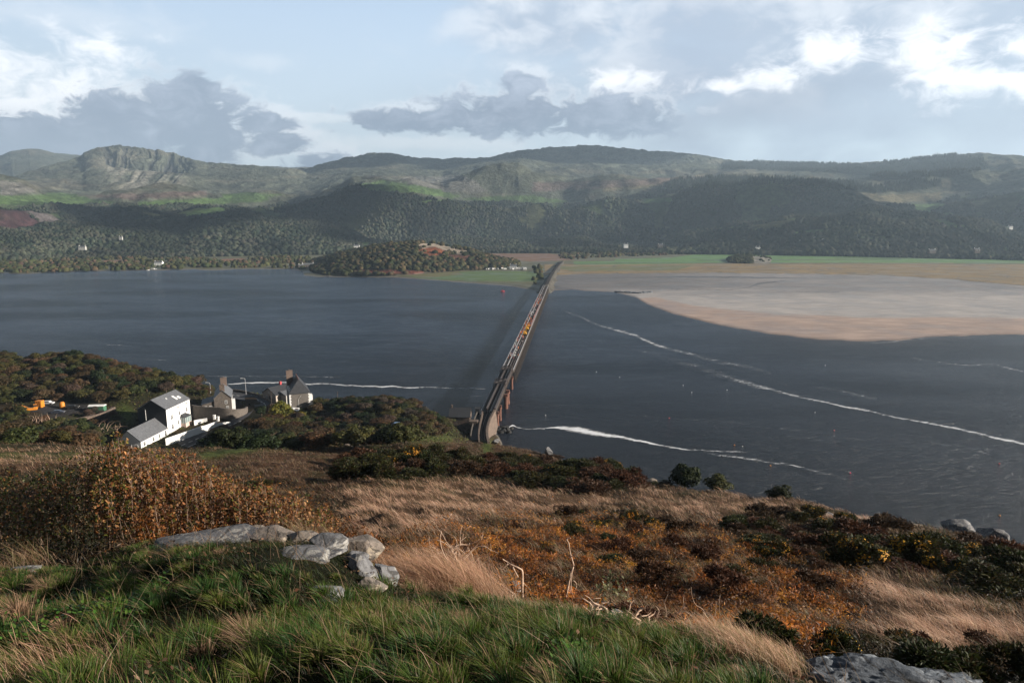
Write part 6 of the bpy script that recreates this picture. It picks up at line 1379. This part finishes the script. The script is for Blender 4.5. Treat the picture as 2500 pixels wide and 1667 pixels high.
# green turf of the knoll: tussocks and undergrowth
def knoll_pts(n, y0=3.3, y1=10.6):
    a = rng.uniform(-.80, .80, n); y = np.sqrt(rng.uniform(y0**2, y1**2, n)); x = y*np.tan(a); z = H(x, y); px, py = proj(x, y, z); ok = (knoll_mask(px, py, y) > 0)
    return x[ok], y[ok], z[ok], px[ok], py[ok]
x, y, z, px, py = knoll_pts(1500)
rockmask = lambda px, py: inpoly(px, py, [(345,1345),(420,1300),(560,1290),(770,1295),(830,1310),(900,1310),(960,1390),(970,1430),(900,1445),(830,1400),(640,1385),(600,1345)])
nt_ = len(x); bl = []
tus = rng.random(nt_); 
Rt = []; Hh = []; Ww = []; Ln = []; Cb = []; Ct = []
edge = knoll_mask(px, py, y)
for i in range(nt_):
    rk = rockmask(px[i:i+1], py[i:i+1])[0]
    if rk and rng.random() < .95: continue
    if px[i] > 1860 and py[i] > 1590: continue
    e = edge[i]; dryp = .5 if (px[i] > 980 and e < 1.3) else (.10 if px[i] < 300 and py[i] > 1500 else .05); dry = rng.random() < dryp; big = (not rk) and py[i] > 1430
    n = int(rng.integers(120, 420)*(1.0 if big else .6)); rad = rng.uniform(.07, .2)*(1 if big else .7); a = rng.uniform(0, 6.28, n); q = np.abs(rng.normal(0, .5, n))*rad
    bx_ = x[i]+q*np.cos(a); by_ = y[i]+q*np.sin(a); hh_ = rng.uniform(.08, .19)*(1 if big else .6)*(1.15 if (dry and px[i] > 980 and e < 1.6) else 1)*np.clip(.55+e*.25, .6, 1)*(1-.25*fbm(x[i:i+1], y[i:i+1], 2, 4)[0])
    dome = np.clip(1-(q/rad/1.3)**2, .1, 1); Rt.append(np.stack([bx_, by_, np.full(n, z[i])+.05*dome-.02], 1)); Hh.append(hh_*rng.uniform(.6, 1.2, n)); Ww.append(np.full(n, .0044)*rng.choice([.6, .9, 1.2, 1.8], n))
    Ln.append(np.stack([np.cos(a)*.9-.55, np.sin(a)*.9+.1, 0*a], 1))
    g1 = np.array([(.012, .020, .005), (.018, .026, .006), (.010, .018, .006)])[rng.integers(0, 3)]; g2 = np.array([(.078, .14, .022), (.12, .16, .028), (.045, .11, .022)])[rng.integers(0, 3)]  # bases darkened, tips brightened: painted shade inside the tussocks
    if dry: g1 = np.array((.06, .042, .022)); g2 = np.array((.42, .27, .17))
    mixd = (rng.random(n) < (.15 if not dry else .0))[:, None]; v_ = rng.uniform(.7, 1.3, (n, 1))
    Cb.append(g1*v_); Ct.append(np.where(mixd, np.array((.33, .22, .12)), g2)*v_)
Rt, Hh, Ww, Ln, Cb, Ct = map(np.concatenate, (Rt, Hh, Ww, Ln, Cb, Ct))
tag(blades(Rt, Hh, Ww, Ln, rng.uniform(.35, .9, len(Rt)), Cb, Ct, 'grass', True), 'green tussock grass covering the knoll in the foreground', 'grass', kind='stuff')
# short turf, moss and dead litter in between
x, y, z, px, py = knoll_pts(170000); k_ = ~(inpoly(px, py, [(600,1345),(820,1345),(940,1400),(920,1440),(800,1400),(600,1392)]) & (rng.random(len(x)) < .7)); x, y, z, px, py = x[k_], y[k_], z[k_], px[k_], py[k_]; n = len(x); g2 = colvar(n, [(.05, .085, .018), (.035, .06, .015), (.09, .10, .022), (.19, .115, .055), (.10, .055, .03)], [.34, .3, .14, .12, .10])
tag(blades(np.stack([x, y, z-.01], 1), rng.uniform(.03, .12, n), np.full(n, .0055), lv(n), rng.uniform(.4, 1.1, n), g2*.2, g2*.7, 'turf', False), 'short mossy turf and litter between the tussocks', 'turf', kind='stuff')
x, y, z, px, py = knoll_pts(3200); n = len(x)
tag(blades(np.stack([x, y, z], 1), rng.uniform(.15, .42, n), np.full(n, .0036), lv(n, -.6, .1, .9), rng.uniform(.2, 1.3, n), colvar(n, [(.2, .13, .08)]), colvar(n, [(.50, .36, .24), (.30, .19, .11)]), 'dead_stalks', True), 'single dead stalks bent over the green knoll', 'grass', kind='stuff')
x, y, z, px, py = knoll_pts(9000); n = len(x); nr = unit(n)*.5+np.array([0, 0, .8]); nr /= np.linalg.norm(nr, axis=1, keepdims=True); k_ = fbm(x*1.2, y*1.2, 2, 55) > -.05; x, y, z, nr = x[k_], y[k_], z[k_], nr[k_]; n = len(x)
V, Fc, Cc = cards(np.stack([x, y, z+rng.uniform(.02, .10, n)], 1), nr, rng.uniform(.012, .04, n), 1.6, colvar(n, [(.20, .09, .05), (.12, .06, .035), (.30, .18, .11), (.06, .035, .02)])); o = bpy.data.objects.new('leaf_litter', np_mesh('leaf_litter', V, Fc, M_grass, Cc)); link(o); tag(o, 'brown fallen leaves and litter caught in the knoll grass', 'leaf litter', kind='stuff')
for wi, (wpx, wpy, wn, wr) in enumerate(((175, 1490, 700, .16), (270, 1500, 700, .18), (345, 1480, 500, .12), (60, 1560, 300, .12), (1030, 1600, 300, .10), (1400, 1620, 300, .10))):
    wy = hit(wpx, wpy); wx0 = wy*math.tan(float(azs(wpx, wpy)[0])); x = wx0+rng.normal(0, wr, wn); y = wy+rng.normal(0, wr, wn); z = H(x, y)+rng.uniform(.02, .14, wn); a = rng.uniform(0, 6.28, wn)
    t = np.stack([np.cos(a), np.sin(a), rng.uniform(.1, .8, wn)], 1); t /= np.linalg.norm(t, axis=1, keepdims=True); nn = np.cross(t, np.stack([-np.sin(a), np.cos(a), 0*a], 1))+unit(wn)*.3; nn /= np.linalg.norm(nn, axis=1, keepdims=True)
    o = bpy.data.objects.new('leafy_weed', leafmesh(np.stack([x, y, z], 1), t, nn, rng.uniform(.02, .05, wn), colvar(wn, [(.06, .14, .02), (.04, .09, .02), (.09, .16, .03)]))); link(o)
    tag(o, 'bright green leafy weeds '+('below the whaleback slab, left patch', 'below the whaleback slab, middle patch', 'below the whaleback slab, right patch', 'near the left edge', 'at the bottom middle', 'at the bottom right of the knoll')[wi], 'weeds', kind='stuff')
# tall straw along the knoll edge
def strawtuft(px, py, y_, n, rx, ry, h, label, green=.1, lean=-.9):
    x0, yy0 = at_(px, py, y_); x = x0+rng.normal(0, rx, n); y = yy0+rng.normal(0, ry, n); z = H(x, y)
    c1 = colvar(n, [(.20, .12, .07), (.16, .10, .05), (.07, .075, .02)], [.5, .5-green, green]); c2 = colvar(n, [(.62, .40, .27), (.50, .32, .20), (.20, .18, .07)], [.55, .45-green, green])
    tag(blades(np.stack([x, y, z-.02], 1), h*rng.uniform(.45, 1.15, n), np.full(n, .0048), lv(n, lean, .1, .38), rng.uniform(.35, 1.0, n), c1, c2, 'straw_tuft', True), label, 'grass tuft')
strawtuft(1120, 1430, 9.1, 9500, .32, .25, .92, 'big pale straw tuft sweeping up beside the bare twigs'); strawtuft(1010, 1440, 9.2, 2500, .16, .25, .42, 'straw tuft just right of the rocks', .2)
strawtuft(1330, 1490, 8.3, 2500, .40, .3, .26, 'straw tuft between the bent stem and the tall stem', .3); strawtuft(1620, 1580, 6.9, 3000, .28, .25, .34, 'wispy straw tuft right of the bleached branches', .3); strawtuft(1790, 1610, 6.2, 3500, .26, .25, .34, 'tall wispy straw tuft left of the blue grey rock', .25)
strawtuft(60, 1640, 4.7, 900, .30, .25, .30, 'yellowed straw tuft in the bottom left corner', .4); strawtuft(1850, 1650, 5.6, 3000, .2, .2, .34, 'thin straw tuft beside the blue grey rock', .3)
# straw grass, bracken and heath of the slope
def slope_pts(n, y0, y1):
    a = rng.uniform(-.80, .80, n); y = np.exp(rng.uniform(math.log(y0), math.log(y1), n)); x = y*np.tan(a); return x, y
def zsel(names, n, y0, y1, dens=None, soft=20):
    x, y = slope_pts(n, y0, y1); z = H(x, y); px, py = proj(x, y, z); wv = fbm(px/60, py/22, 3, 21)*22*np.interp(y, [5, 60, 200], [1, .6, .25])
    best = np.full(len(x), -1e9); own = np.zeros(len(x), int)
    order = ('brown', 'straw', 'bracken', 'gorse', 'path', 'tarmac'); 
    for k, nm in enumerate(order):
        d = zone_mask(nm, px, py+(wv if nm not in ('path', 'tarmac') else 0))+rng.normal(0, soft, len(x))*(nm not in ('path', 'tarmac')); own = np.where(d > 0, k+1, own)
    ok = np.isin(own, [order.index(q)+1 if q else 0 for q in names]) & (knoll_mask(px, py, y) < -.15) & (py > 1060) & (px > -120) & (px < 2640)
    return x[ok], y[ok], z[ok], px[ok], py[ok]
x, y, z, px, py = zsel(['straw'], 420000, 9.5, 128); n = len(x); cl = fbm(x*.8, y*.8, 3, 70)+.35*fbm(x*3, y*3, 2, 71); kk = cl > rng.uniform(-.28, .10, n); x, y, z, px, py, cl = x[kk], y[kk], z[kk], px[kk], py[kk], cl[kk]; n = len(x); sc_ = np.clip(.62+1.1*cl, .25, 1.3)
c2 = colvar(n, [(.62, .37, .25), (.50, .29, .185), (.34, .19, .115), (.70, .46, .32)])*np.clip(.8+.5*cl, .5, 1.2)[:, None]
tag(blades(np.stack([x, y, z-.03], 1), .55*sc_*rng.uniform(.5, 1.2, n), .004+.00042*y, lv(n, -.95, .15, .35), rng.uniform(.5, 1.1, n), c2*.35, c2*1.2, 'dry_grass'), 'pale dry straw grass blown over on the hillside', 'grass', kind='stuff')  # darkened bases and lifted tips paint shade between the straw clumps
x, y, z, px, py = zsel(['brown', ''], 420000, 9.5, 135); n = len(x); cl = fbm(x*.7, y*.7, 3, 72)+.3*fbm(x*2.5, y*2.5, 2, 73)
c2 = colvar(n, [(.24, .125, .075), (.17, .085, .045), (.32, .19, .12), (.09, .06, .03), (.07, .075, .02)], [.32, .28, .16, .14, .10])
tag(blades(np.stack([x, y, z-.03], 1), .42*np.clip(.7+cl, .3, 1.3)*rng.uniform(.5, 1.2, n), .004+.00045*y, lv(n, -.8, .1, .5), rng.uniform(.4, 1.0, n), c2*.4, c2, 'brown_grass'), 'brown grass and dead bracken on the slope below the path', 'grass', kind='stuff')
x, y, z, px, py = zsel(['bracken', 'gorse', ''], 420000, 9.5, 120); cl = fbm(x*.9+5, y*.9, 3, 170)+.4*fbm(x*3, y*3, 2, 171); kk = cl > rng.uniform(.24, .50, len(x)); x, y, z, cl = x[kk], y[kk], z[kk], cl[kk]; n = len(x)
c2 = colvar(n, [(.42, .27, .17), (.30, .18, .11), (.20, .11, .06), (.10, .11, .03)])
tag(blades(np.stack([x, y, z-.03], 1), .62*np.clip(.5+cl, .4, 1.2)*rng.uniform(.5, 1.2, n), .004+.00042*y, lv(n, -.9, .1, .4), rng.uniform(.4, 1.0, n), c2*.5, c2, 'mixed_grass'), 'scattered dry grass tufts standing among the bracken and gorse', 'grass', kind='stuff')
def fluff(names, n, y0, y1, hmax, size, asp, pal, w, name, label, cat, seed, mid_=.0):
    x, y, z, px, py = zsel(names, n, y0, y1); n = len(x)
    cl = np.clip(.5+.9*fbm(x*.9, y*.9, 2, seed)+.7*fbm(x*2.6, y*2.6, 3, seed+1), .03, 1.3); t = rng.uniform(.15, 1, n)**.6
    c_ = np.stack([x, y, z+hmax*cl*t], 1); nr = unit(n)*.8+np.array([.25, -.2, .7]); nr /= np.linalg.norm(nr, axis=1, keepdims=True)
    patch = fbm(x*.35, y*.35, 3, seed+5); pi_ = np.clip(((fbm(x*.55, y*.55, 3, seed+7)*.9+.5)*len(pal)), 0, len(pal)-.01).astype(int); cc = colvar(n, pal, w)*.55+np.array(pal)[np.random.default_rng(seed).permutation(len(pal))][pi_]*.45; cc = cc*np.clip(.92+1.6*patch+.8*fbm(x*1.7, y*1.7, 2, seed+8), .12, 2)[:, None]*np.interp(t*cl, [0, .8], [.8, 1.1])[:, None]  # cards low in a clump are darker, painting in shade between fronds
    V, Fc, Cc = cards(c_, nr, (size*(.42+.018*y))*rng.uniform(.5, 1.5, n), asp, cc); o = bpy.data.objects.new(name, np_mesh(name, V, Fc, M_grass, Cc)); link(o); tag(o, label, cat, kind='stuff')
fluff(['bracken'], 700000, 9, 75, .55, .026, 5.0, [(.30, .090, .014), (.14, .040, .010), (.42, .15, .02), (.04, .015, .007), (.025, .022, .008), (.52, .24, .03), (.22, .11, .06)], [.20, .22, .10, .28, .12, .04, .04], 'bracken', 'rusty orange dead bracken and heather filling the middle slope', 'bracken', 80)
fluff(['gorse', ''], 400000, 8, 128, .34, .028, 4.6, [(.05, .028, .014), (.032, .034, .012), (.085, .045, .022), (.02, .022, .008), (.15, .085, .05)], [.28, .26, .2, .16, .10], 'heath', 'dark heather and low gorse between the bushes', 'heath', 90)
# ground cover near the village and headland
x, y = slope_pts(160000, 130, 380); z = H(x, y); px, py = proj(x, y, z); ok = (z > 1.5) & (px > -150) & (px < 1260)
for p_ in (AV[3], AV[0][:0] or [(520,1000),(700,985),(700,1005),(600,1045),(480,1090)], [(1140,1000),(1215,1000),(1215,1100),(1145,1100)]): ok &= ~inpoly(px, py, p_)
rd_ = np.array([[q[0], q[1]] for q in smoothpts(RP, 8)])
x, y, z = x[ok], y[ok], z[ok]; dmin = np.full(len(x), 1e9)
for q in rd_: dmin = np.minimum(dmin, np.hypot(x-q[0], y-q[1]))
k_ = dmin > 5.2; x, y, z = x[k_], y[k_], z[k_]; n = len(x)
nr = unit(n)*.7+np.array([.2, -.2, .8]); nr /= np.linalg.norm(nr, axis=1, keepdims=True)
V, Fc, Cc = cards(np.stack([x, y, z+rng.uniform(0, .5, n)], 1), nr, rng.uniform(.25, .6, n), 1.4, colvar(n, [(.05, .06, .016), (.06, .04, .02), (.03, .035, .012), (.08, .09, .02)]))
o = bpy.data.objects.new('undergrowth', np_mesh('undergrowth', V, Fc, M_leaf, Cc)); link(o); tag(o, 'low green and brown undergrowth around the houses and headland', 'undergrowth', kind='stuff')
# ================================================================= FAR WOODS
def blobtrees(x, y, z, s_, hs, col, name, label, conifer=False):
    n = len(x); out = []
    base, fc0 = ICO[2]; keep = (base[fc0].mean(1)[:, 2] > -.35); fc0 = fc0[keep]; used = np.unique(fc0); rm = np.full(len(base), -1); rm[used] = np.arange(len(used)); base = base[used]; fc0 = rm[fc0]
    if conifer:
        k = 6; a_ = np.arange(k)/k*6.283; base = np.concatenate([np.stack([np.cos(a_)*.5, np.sin(a_)*.5, 0*a_-.4], 1), np.stack([np.cos(a_+.5)*.3, np.sin(a_+.5)*.3, 0*a_+.5], 1), [[0, 0, 1.6]]])
        fc0 = np.array([[i, (i+1) % k, k+i] for i in range(k)]+[[(i+1) % k, k+(i+1) % k, k+i] for i in range(k)]+[[k+i, k+(i+1) % k, 2*k] for i in range(k)])
    T = []; m_ = len(base)
    for q in range(8):
        b_ = base*(1+rng.normal(0, .16, (m_, 1))); T.append(b_)
    T = np.array(T); ti = rng.integers(0, 8, n); V = T[ti]*s_[:, None, None]*.5*np.stack([np.ones(n), np.ones(n), hs], 1)[:, None, :]
    V = V+np.stack([x, y, z+s_*hs*.28], 1)[:, None, :]; Fc = fc0[None]+(np.arange(n)*m_)[:, None, None]
    cc = np.repeat(col[:, None, :], m_, 1)*(1+rng.uniform(-.22, .22, (n, m_, 1)))
    o = bpy.data.objects.new(name, np_mesh(name, V.reshape(-1, 3), Fc.reshape(-1, 3), M_farleaf, cc.reshape(-1, 3))); link(o); tag(o, label, 'wood', kind='stuff'); return o
M_farleaf = mat_leaf('far_canopy', 0, 0, .9, spec=.05)
n = 330000; a = rng.uniform(-.72, .72, n); r = np.sqrt(rng.uniform(1700**2, 4000**2, n)); z = Hhill(a, r); x, y = r*np.sin(a), r*np.cos(a); px, py = proj(x, y, z)
wx_ = px+fbm(px/14, py/5, 3, 61)*10; wy_ = py+fbm(px/16, py/5, 3, 62)*4
mk_ = np.zeros(n, bool)
for p_ in WOODP: mk_ |= inpoly(wx_, wy_, p_)
for p_ in FIELDP+[PINKP[0], ROCKP[1], ROCKP[2]]: mk_ &= ~inpoly(wx_, wy_, p_)
mk_ &= (r > np.interp(a, af, r0)-40) & ((fbm(x/110, y/110, 3, 88) > -.27) | (py > 560)) & (rng.random(n) < .72)
x, y, z, r = x[mk_], y[mk_], z[mk_], r[mk_]; n = len(x); ptc = fbm(x/160, y/160, 3, 15)
FPAL = [(.036, .040, .022), (.024, .031, .019), (.052, .046, .032), (.060, .058, .036), (.017, .023, .014)]
pi_ = np.clip((fbm(x/90, y/90, 3, 19)*1.1+.5)*5, 0, 4.99).astype(int); c_ = (colvar(n, FPAL, None, .18)*.5+np.array(FPAL)[pi_]*.5)*np.clip(1+1.0*ptc, .5, 1.7)[:, None]
blobtrees(x, y, z, rng.uniform(5.5, 13, n)*(1+.6*fbm(x/140, y/140, 2, 23)), rng.uniform(.7, 1.3, n), c_*np.array([.72, .80, .88]), 'far_woods', 'dark autumn woods covering the hills across the estuary')  # blue tint paints distance haze into the canopy colour
print('far trees', n)
n = 90000; a = rng.uniform(-.05, .72, n); r = np.sqrt(rng.uniform(2600**2, 6000**2, n)); z = Hhill(a, r); x, y = r*np.sin(a), r*np.cos(a); px, py = proj(x, y, z)
wx_ = px+fbm(px/14, py/5, 3, 61)*10; wy_ = py+fbm(px/16, py/5, 3, 62)*4; mk_ = np.zeros(n, bool)
for p_ in CONP: mk_ |= inpoly(wx_, wy_, p_)
x, y, z = x[mk_], y[mk_], z[mk_]; n = len(x); print('conifers', n)
blobtrees(x, y, z, rng.uniform(12, 18, n), rng.uniform(.9, 1.3, n), colvar(n, [(.016, .022, .016), (.022, .028, .02)]), 'conifer_plantation', 'dark conifer plantations on the high moor at the right', True)
# trees of the flats and far shore
FL = [[(-200,626),(60,622),(300,628),(520,634),(700,628),(760,630),(745,660),(700,655),(600,654),(480,656),(320,659),(180,662),(60,666),(-200,668)],[(-200,606),(850,600),(1500,610),(1500,616),(1180,616),(850,612),(640,614),(300,610),(-200,618)],
      [(1370,612),(1560,608),(1640,616),(1660,622),(1500,628),(1400,634),(1360,630)],[(1640,612),(2600,606),(2600,614),(2200,615),(1700,618)],[(2330,622),(2500,618),(2600,620),(2600,626),(2340,628)],[(1300,650),(1322,655),(1318,690),(1300,695),(1308,670)]]
HOLE = [[(360,622),(640,614),(640,622),(360,634)],[(60,620),(200,620),(200,626),(60,628)],[(245,636),(305,634),(305,644),(245,644)],[(530,632),(605,630),(600,640),(540,640)]]
n = 200000; px = rng.uniform(-200, 2600, n); py = rng.uniform(600, 700, n); q = Pz(px, py, 1.0); mk_ = np.zeros(n, bool)
for p_ in FL: mk_ |= inpoly(px, py, p_)
for p_ in HOLE: mk_ &= ~inpoly(px, py, p_)
rr_ = np.hypot(q[0], q[1]); mk_ &= (rr_ < 2200); w_ = np.where(mk_)[0]; pr = (rr_[w_])**3; pr /= pr.sum(); w_ = rng.choice(w_, min(2800, len(w_)), replace=False, p=pr); x, y = q[0][w_], q[1][w_]; n = len(x)
blobtrees(x, y, np.full(n, 1.0), rng.uniform(5, 12, n), rng.uniform(.7, 1.0, n), colvar(n, [(.038, .042, .018), (.028, .034, .014), (.065, .045, .028), (.05, .05, .022)], None, .3), 'shore_woods', 'low woods and hedges along the far shore and meadows')
# ---- wooded islet and small hills: own terrain sheets with their trees
def knob(name, foot, crest, y0, yc, y1, x0, x1, treepolys, label, ntree, sz, bare=None, seed=0):
    nx_, ny_ = 160, 60; PXg = np.linspace(x0, x1, nx_); V = np.zeros((ny_, nx_, 3)); 
    for i, p_ in enumerate(PXg):
        cy_ = np.interp(p_, [q[0] for q in crest], [q[1] for q in crest]); yf = np.interp(p_, [q[0] for q in foot], [q[1] for q in foot])
        for j in range(ny_):
            t = j/(ny_-1); fy = float(Pz(p_, yf, 0)[1]); yc_ = max(yc, fy+20)
            yy = fy+(yc_-fy)*(t/.6) if t < .6 else yc_+(y1-yc_)*((t-.6)/.4); zc = max(CAMZ+math.hypot(1, 0)*0+zray(p_, cy_, yc_)-CAMZ, .4)
            s_ = math.sin(math.pi/2*min(t/.6, 1))**.8 if t < .6 else math.cos(math.pi/2*(t-.6)/.4); x_ = at_(p_, cy_, yy)[0]; V[j, i] = (x_, yy, -.5+zc*s_)
    V[..., 2] += fbm(V[..., 0]/30, V[..., 1]/30, 4, seed)*3*np.clip(V[..., 2]/8, 0, 1)
    px, py = proj(V[..., 0], V[..., 1], V[..., 2]); colr = np.zeros(V.shape); colr[:] = (.035, .032, .018)
    if bare:
        for pl, c_ in bare: k_ = sst(-2, 2, sdpoly(px+fbm(px/6, py/4, 2, 3)*4, py, pl, 1.5))[..., None]; colr = colr*(1-k_)+np.array(c_)*k_
    low_ = sst(1.6, .3, V[..., 2])[..., None]; colr = colr*(1-low_)+np.array((.16, .15, .13))*low_
    o = bpy.data.objects.new(name, np_mesh(name, V.reshape(-1, 3), grid_faces(ny_, nx_)[:, ::-1], mh, colr.reshape(-1, 3), True)); link(o); tag(o, kind='structure')
    j = rng.uniform(0, ny_-1.001, ntree*3); i = rng.uniform(0, nx_-1.001, ntree*3); P_ = V[j.astype(int), i.astype(int)]+(V[j.astype(int)+1, i.astype(int)+1]-V[j.astype(int), i.astype(int)])*rng.random((len(j), 1)); px, py = proj(P_[:, 0], P_[:, 1], P_[:, 2])
    ok = P_[:, 2] > 1.5
    if bare:
        for pl, c_ in bare: ok &= ~(inpoly(px, py, pl) & (rng.random(len(px)) < .93))
    P_ = P_[ok][:ntree]; n = len(P_)
    return P_
ISL = [(738,664),(760,645),(796,634),(830,622),(864,614),(900,606),(945,599),(1014,594),(1050,594),(1083,600),(1120,606),(1159,617),(1200,630),(1236,640),(1275,648),(1300,652)]
P_ = knob('islet_hill', [(738,672),(800,676),(950,677),(1050,668),(1180,660),(1300,655)], ISL, 0, 1420, 1600, 738, 1300, None, '', 2600, 10,
          [([(1008,594),(1060,592),(1105,604),(1150,614),(1130,622),(1080,616),(1040,618)], (.30, .25, .20)), ([(1020,610),(1060,602),(1090,614),(1080,626),(1040,628)], (.20, .07, .035)), ([(860,660),(950,658),(1040,662),(1020,668),(870,668)], (.11, .04, .03)), ([(1090,622),(1150,622),(1160,640),(1100,636)], (.09, .045, .035))], 33)
n = len(P_); blobtrees(P_[:, 0], P_[:, 1], P_[:, 2], rng.uniform(6, 12, n), rng.uniform(.7, 1.0, n), colvar(n, [(.026, .028, .012), (.045, .040, .018), (.018, .022, .010), (.06, .045, .025)], None, .3), 'islet_wood', 'dark woods on the islet hill beside the far end of the viaduct')
P_ = knob('meadow_mound', [(1757,645),(1895,646)], [(1757,641),(1780,632),(1800,626),(1830,624),(1860,626),(1880,632),(1895,640)], 0, 1620, 1700, 1757, 1895, None, '', 260, 6, [([(1835,622),(1900,622),(1900,650),(1840,646)], (.2, .19, .17))], 35)
n = len(P_); blobtrees(P_[:, 0], P_[:, 1], P_[:, 2], rng.uniform(5, 9, n), rng.uniform(.6, .9, n), colvar(n, [(.026, .03, .013), (.045, .045, .02)]), 'mound_wood', 'bushes on the small rocky mound among the bright meadows')
P_ = knob('caravan_hill', [(1925,618),(2145,618)], [(1925,616),(1970,600),(2020,589),(2060,586),(2090,590),(2120,606),(2145,616)], 0, 1950, 2050, 1925, 2145, None, '', 420, 8, [([(2070,585),(2092,588),(2095,598),(2074,597)], (.6, .58, .55)), ([(2000,583),(2070,583),(2070,592),(2000,593)], (.08, .12, .04)), ([(2095,590),(2145,606),(2140,616),(2110,612)], (.14, .15, .08))], 36)
n = len(P_); blobtrees(P_[:, 0], P_[:, 1], P_[:, 2], rng.uniform(7, 12, n), rng.uniform(.7, 1.0, n), colvar(n, [(.026, .03, .013), (.045, .045, .02)]), 'caravan_hill_wood', 'trees on the small hill below the caravans')
print('counts', n_, len(bpy.data.objects))

# ================================================================= CLOUDS ADDED OUT OF VIEW (to cast shadows on the hills)
M_cloud = mat_plain('cloud_white', (.8, .8, .82), 1.0, 0, .1, .001)
def cloud(px, py, r, w, d, label, seed):
    tx, ty, tz = Pr(px, py, r); hgt = 2700.; t = (hgt-tz)/sd_[2]; c0 = np.array([tx, ty, tz])+sd_*t; r_ = np.random.default_rng(seed); Vs = []; Fs = []; o_ = 0
    for i in range(26):
        V, Fc = ICO[3]; p_ = np.array([r_.normal()*w*.33, r_.normal()*d*.33, abs(r_.normal())*50]); s_ = r_.uniform(.12, .32)*min(w, d)
        V = V*(1+.25*fbm(V[:, 0]*2+i, V[:, 1]*2+V[:, 2]*1.7, 3, seed+i))[:, None]*s_*np.array([1.2, 1.2, .5])+p_+c0; V[:, 2] = np.maximum(V[:, 2], hgt-30); Vs.append(V); Fs.append(Fc+o_); o_ += len(V)
    o = bpy.data.objects.new('cloud', np_mesh('cloud', np.concatenate(Vs), np.concatenate(Fs), M_cloud, None, True)); link(o); tag(o, label, 'cloud', kind='stuff')
for i, a_ in enumerate([(640, 545, 2500, 750, 500), (1380, 400, 5400, 1200, 600), (2030, 520, 2800, 480, 260), (900, 395, 5800, 1500, 700)]):
    cloud(*a_, 'grey white cumulus added out of view to shade the far hills', 200+i)
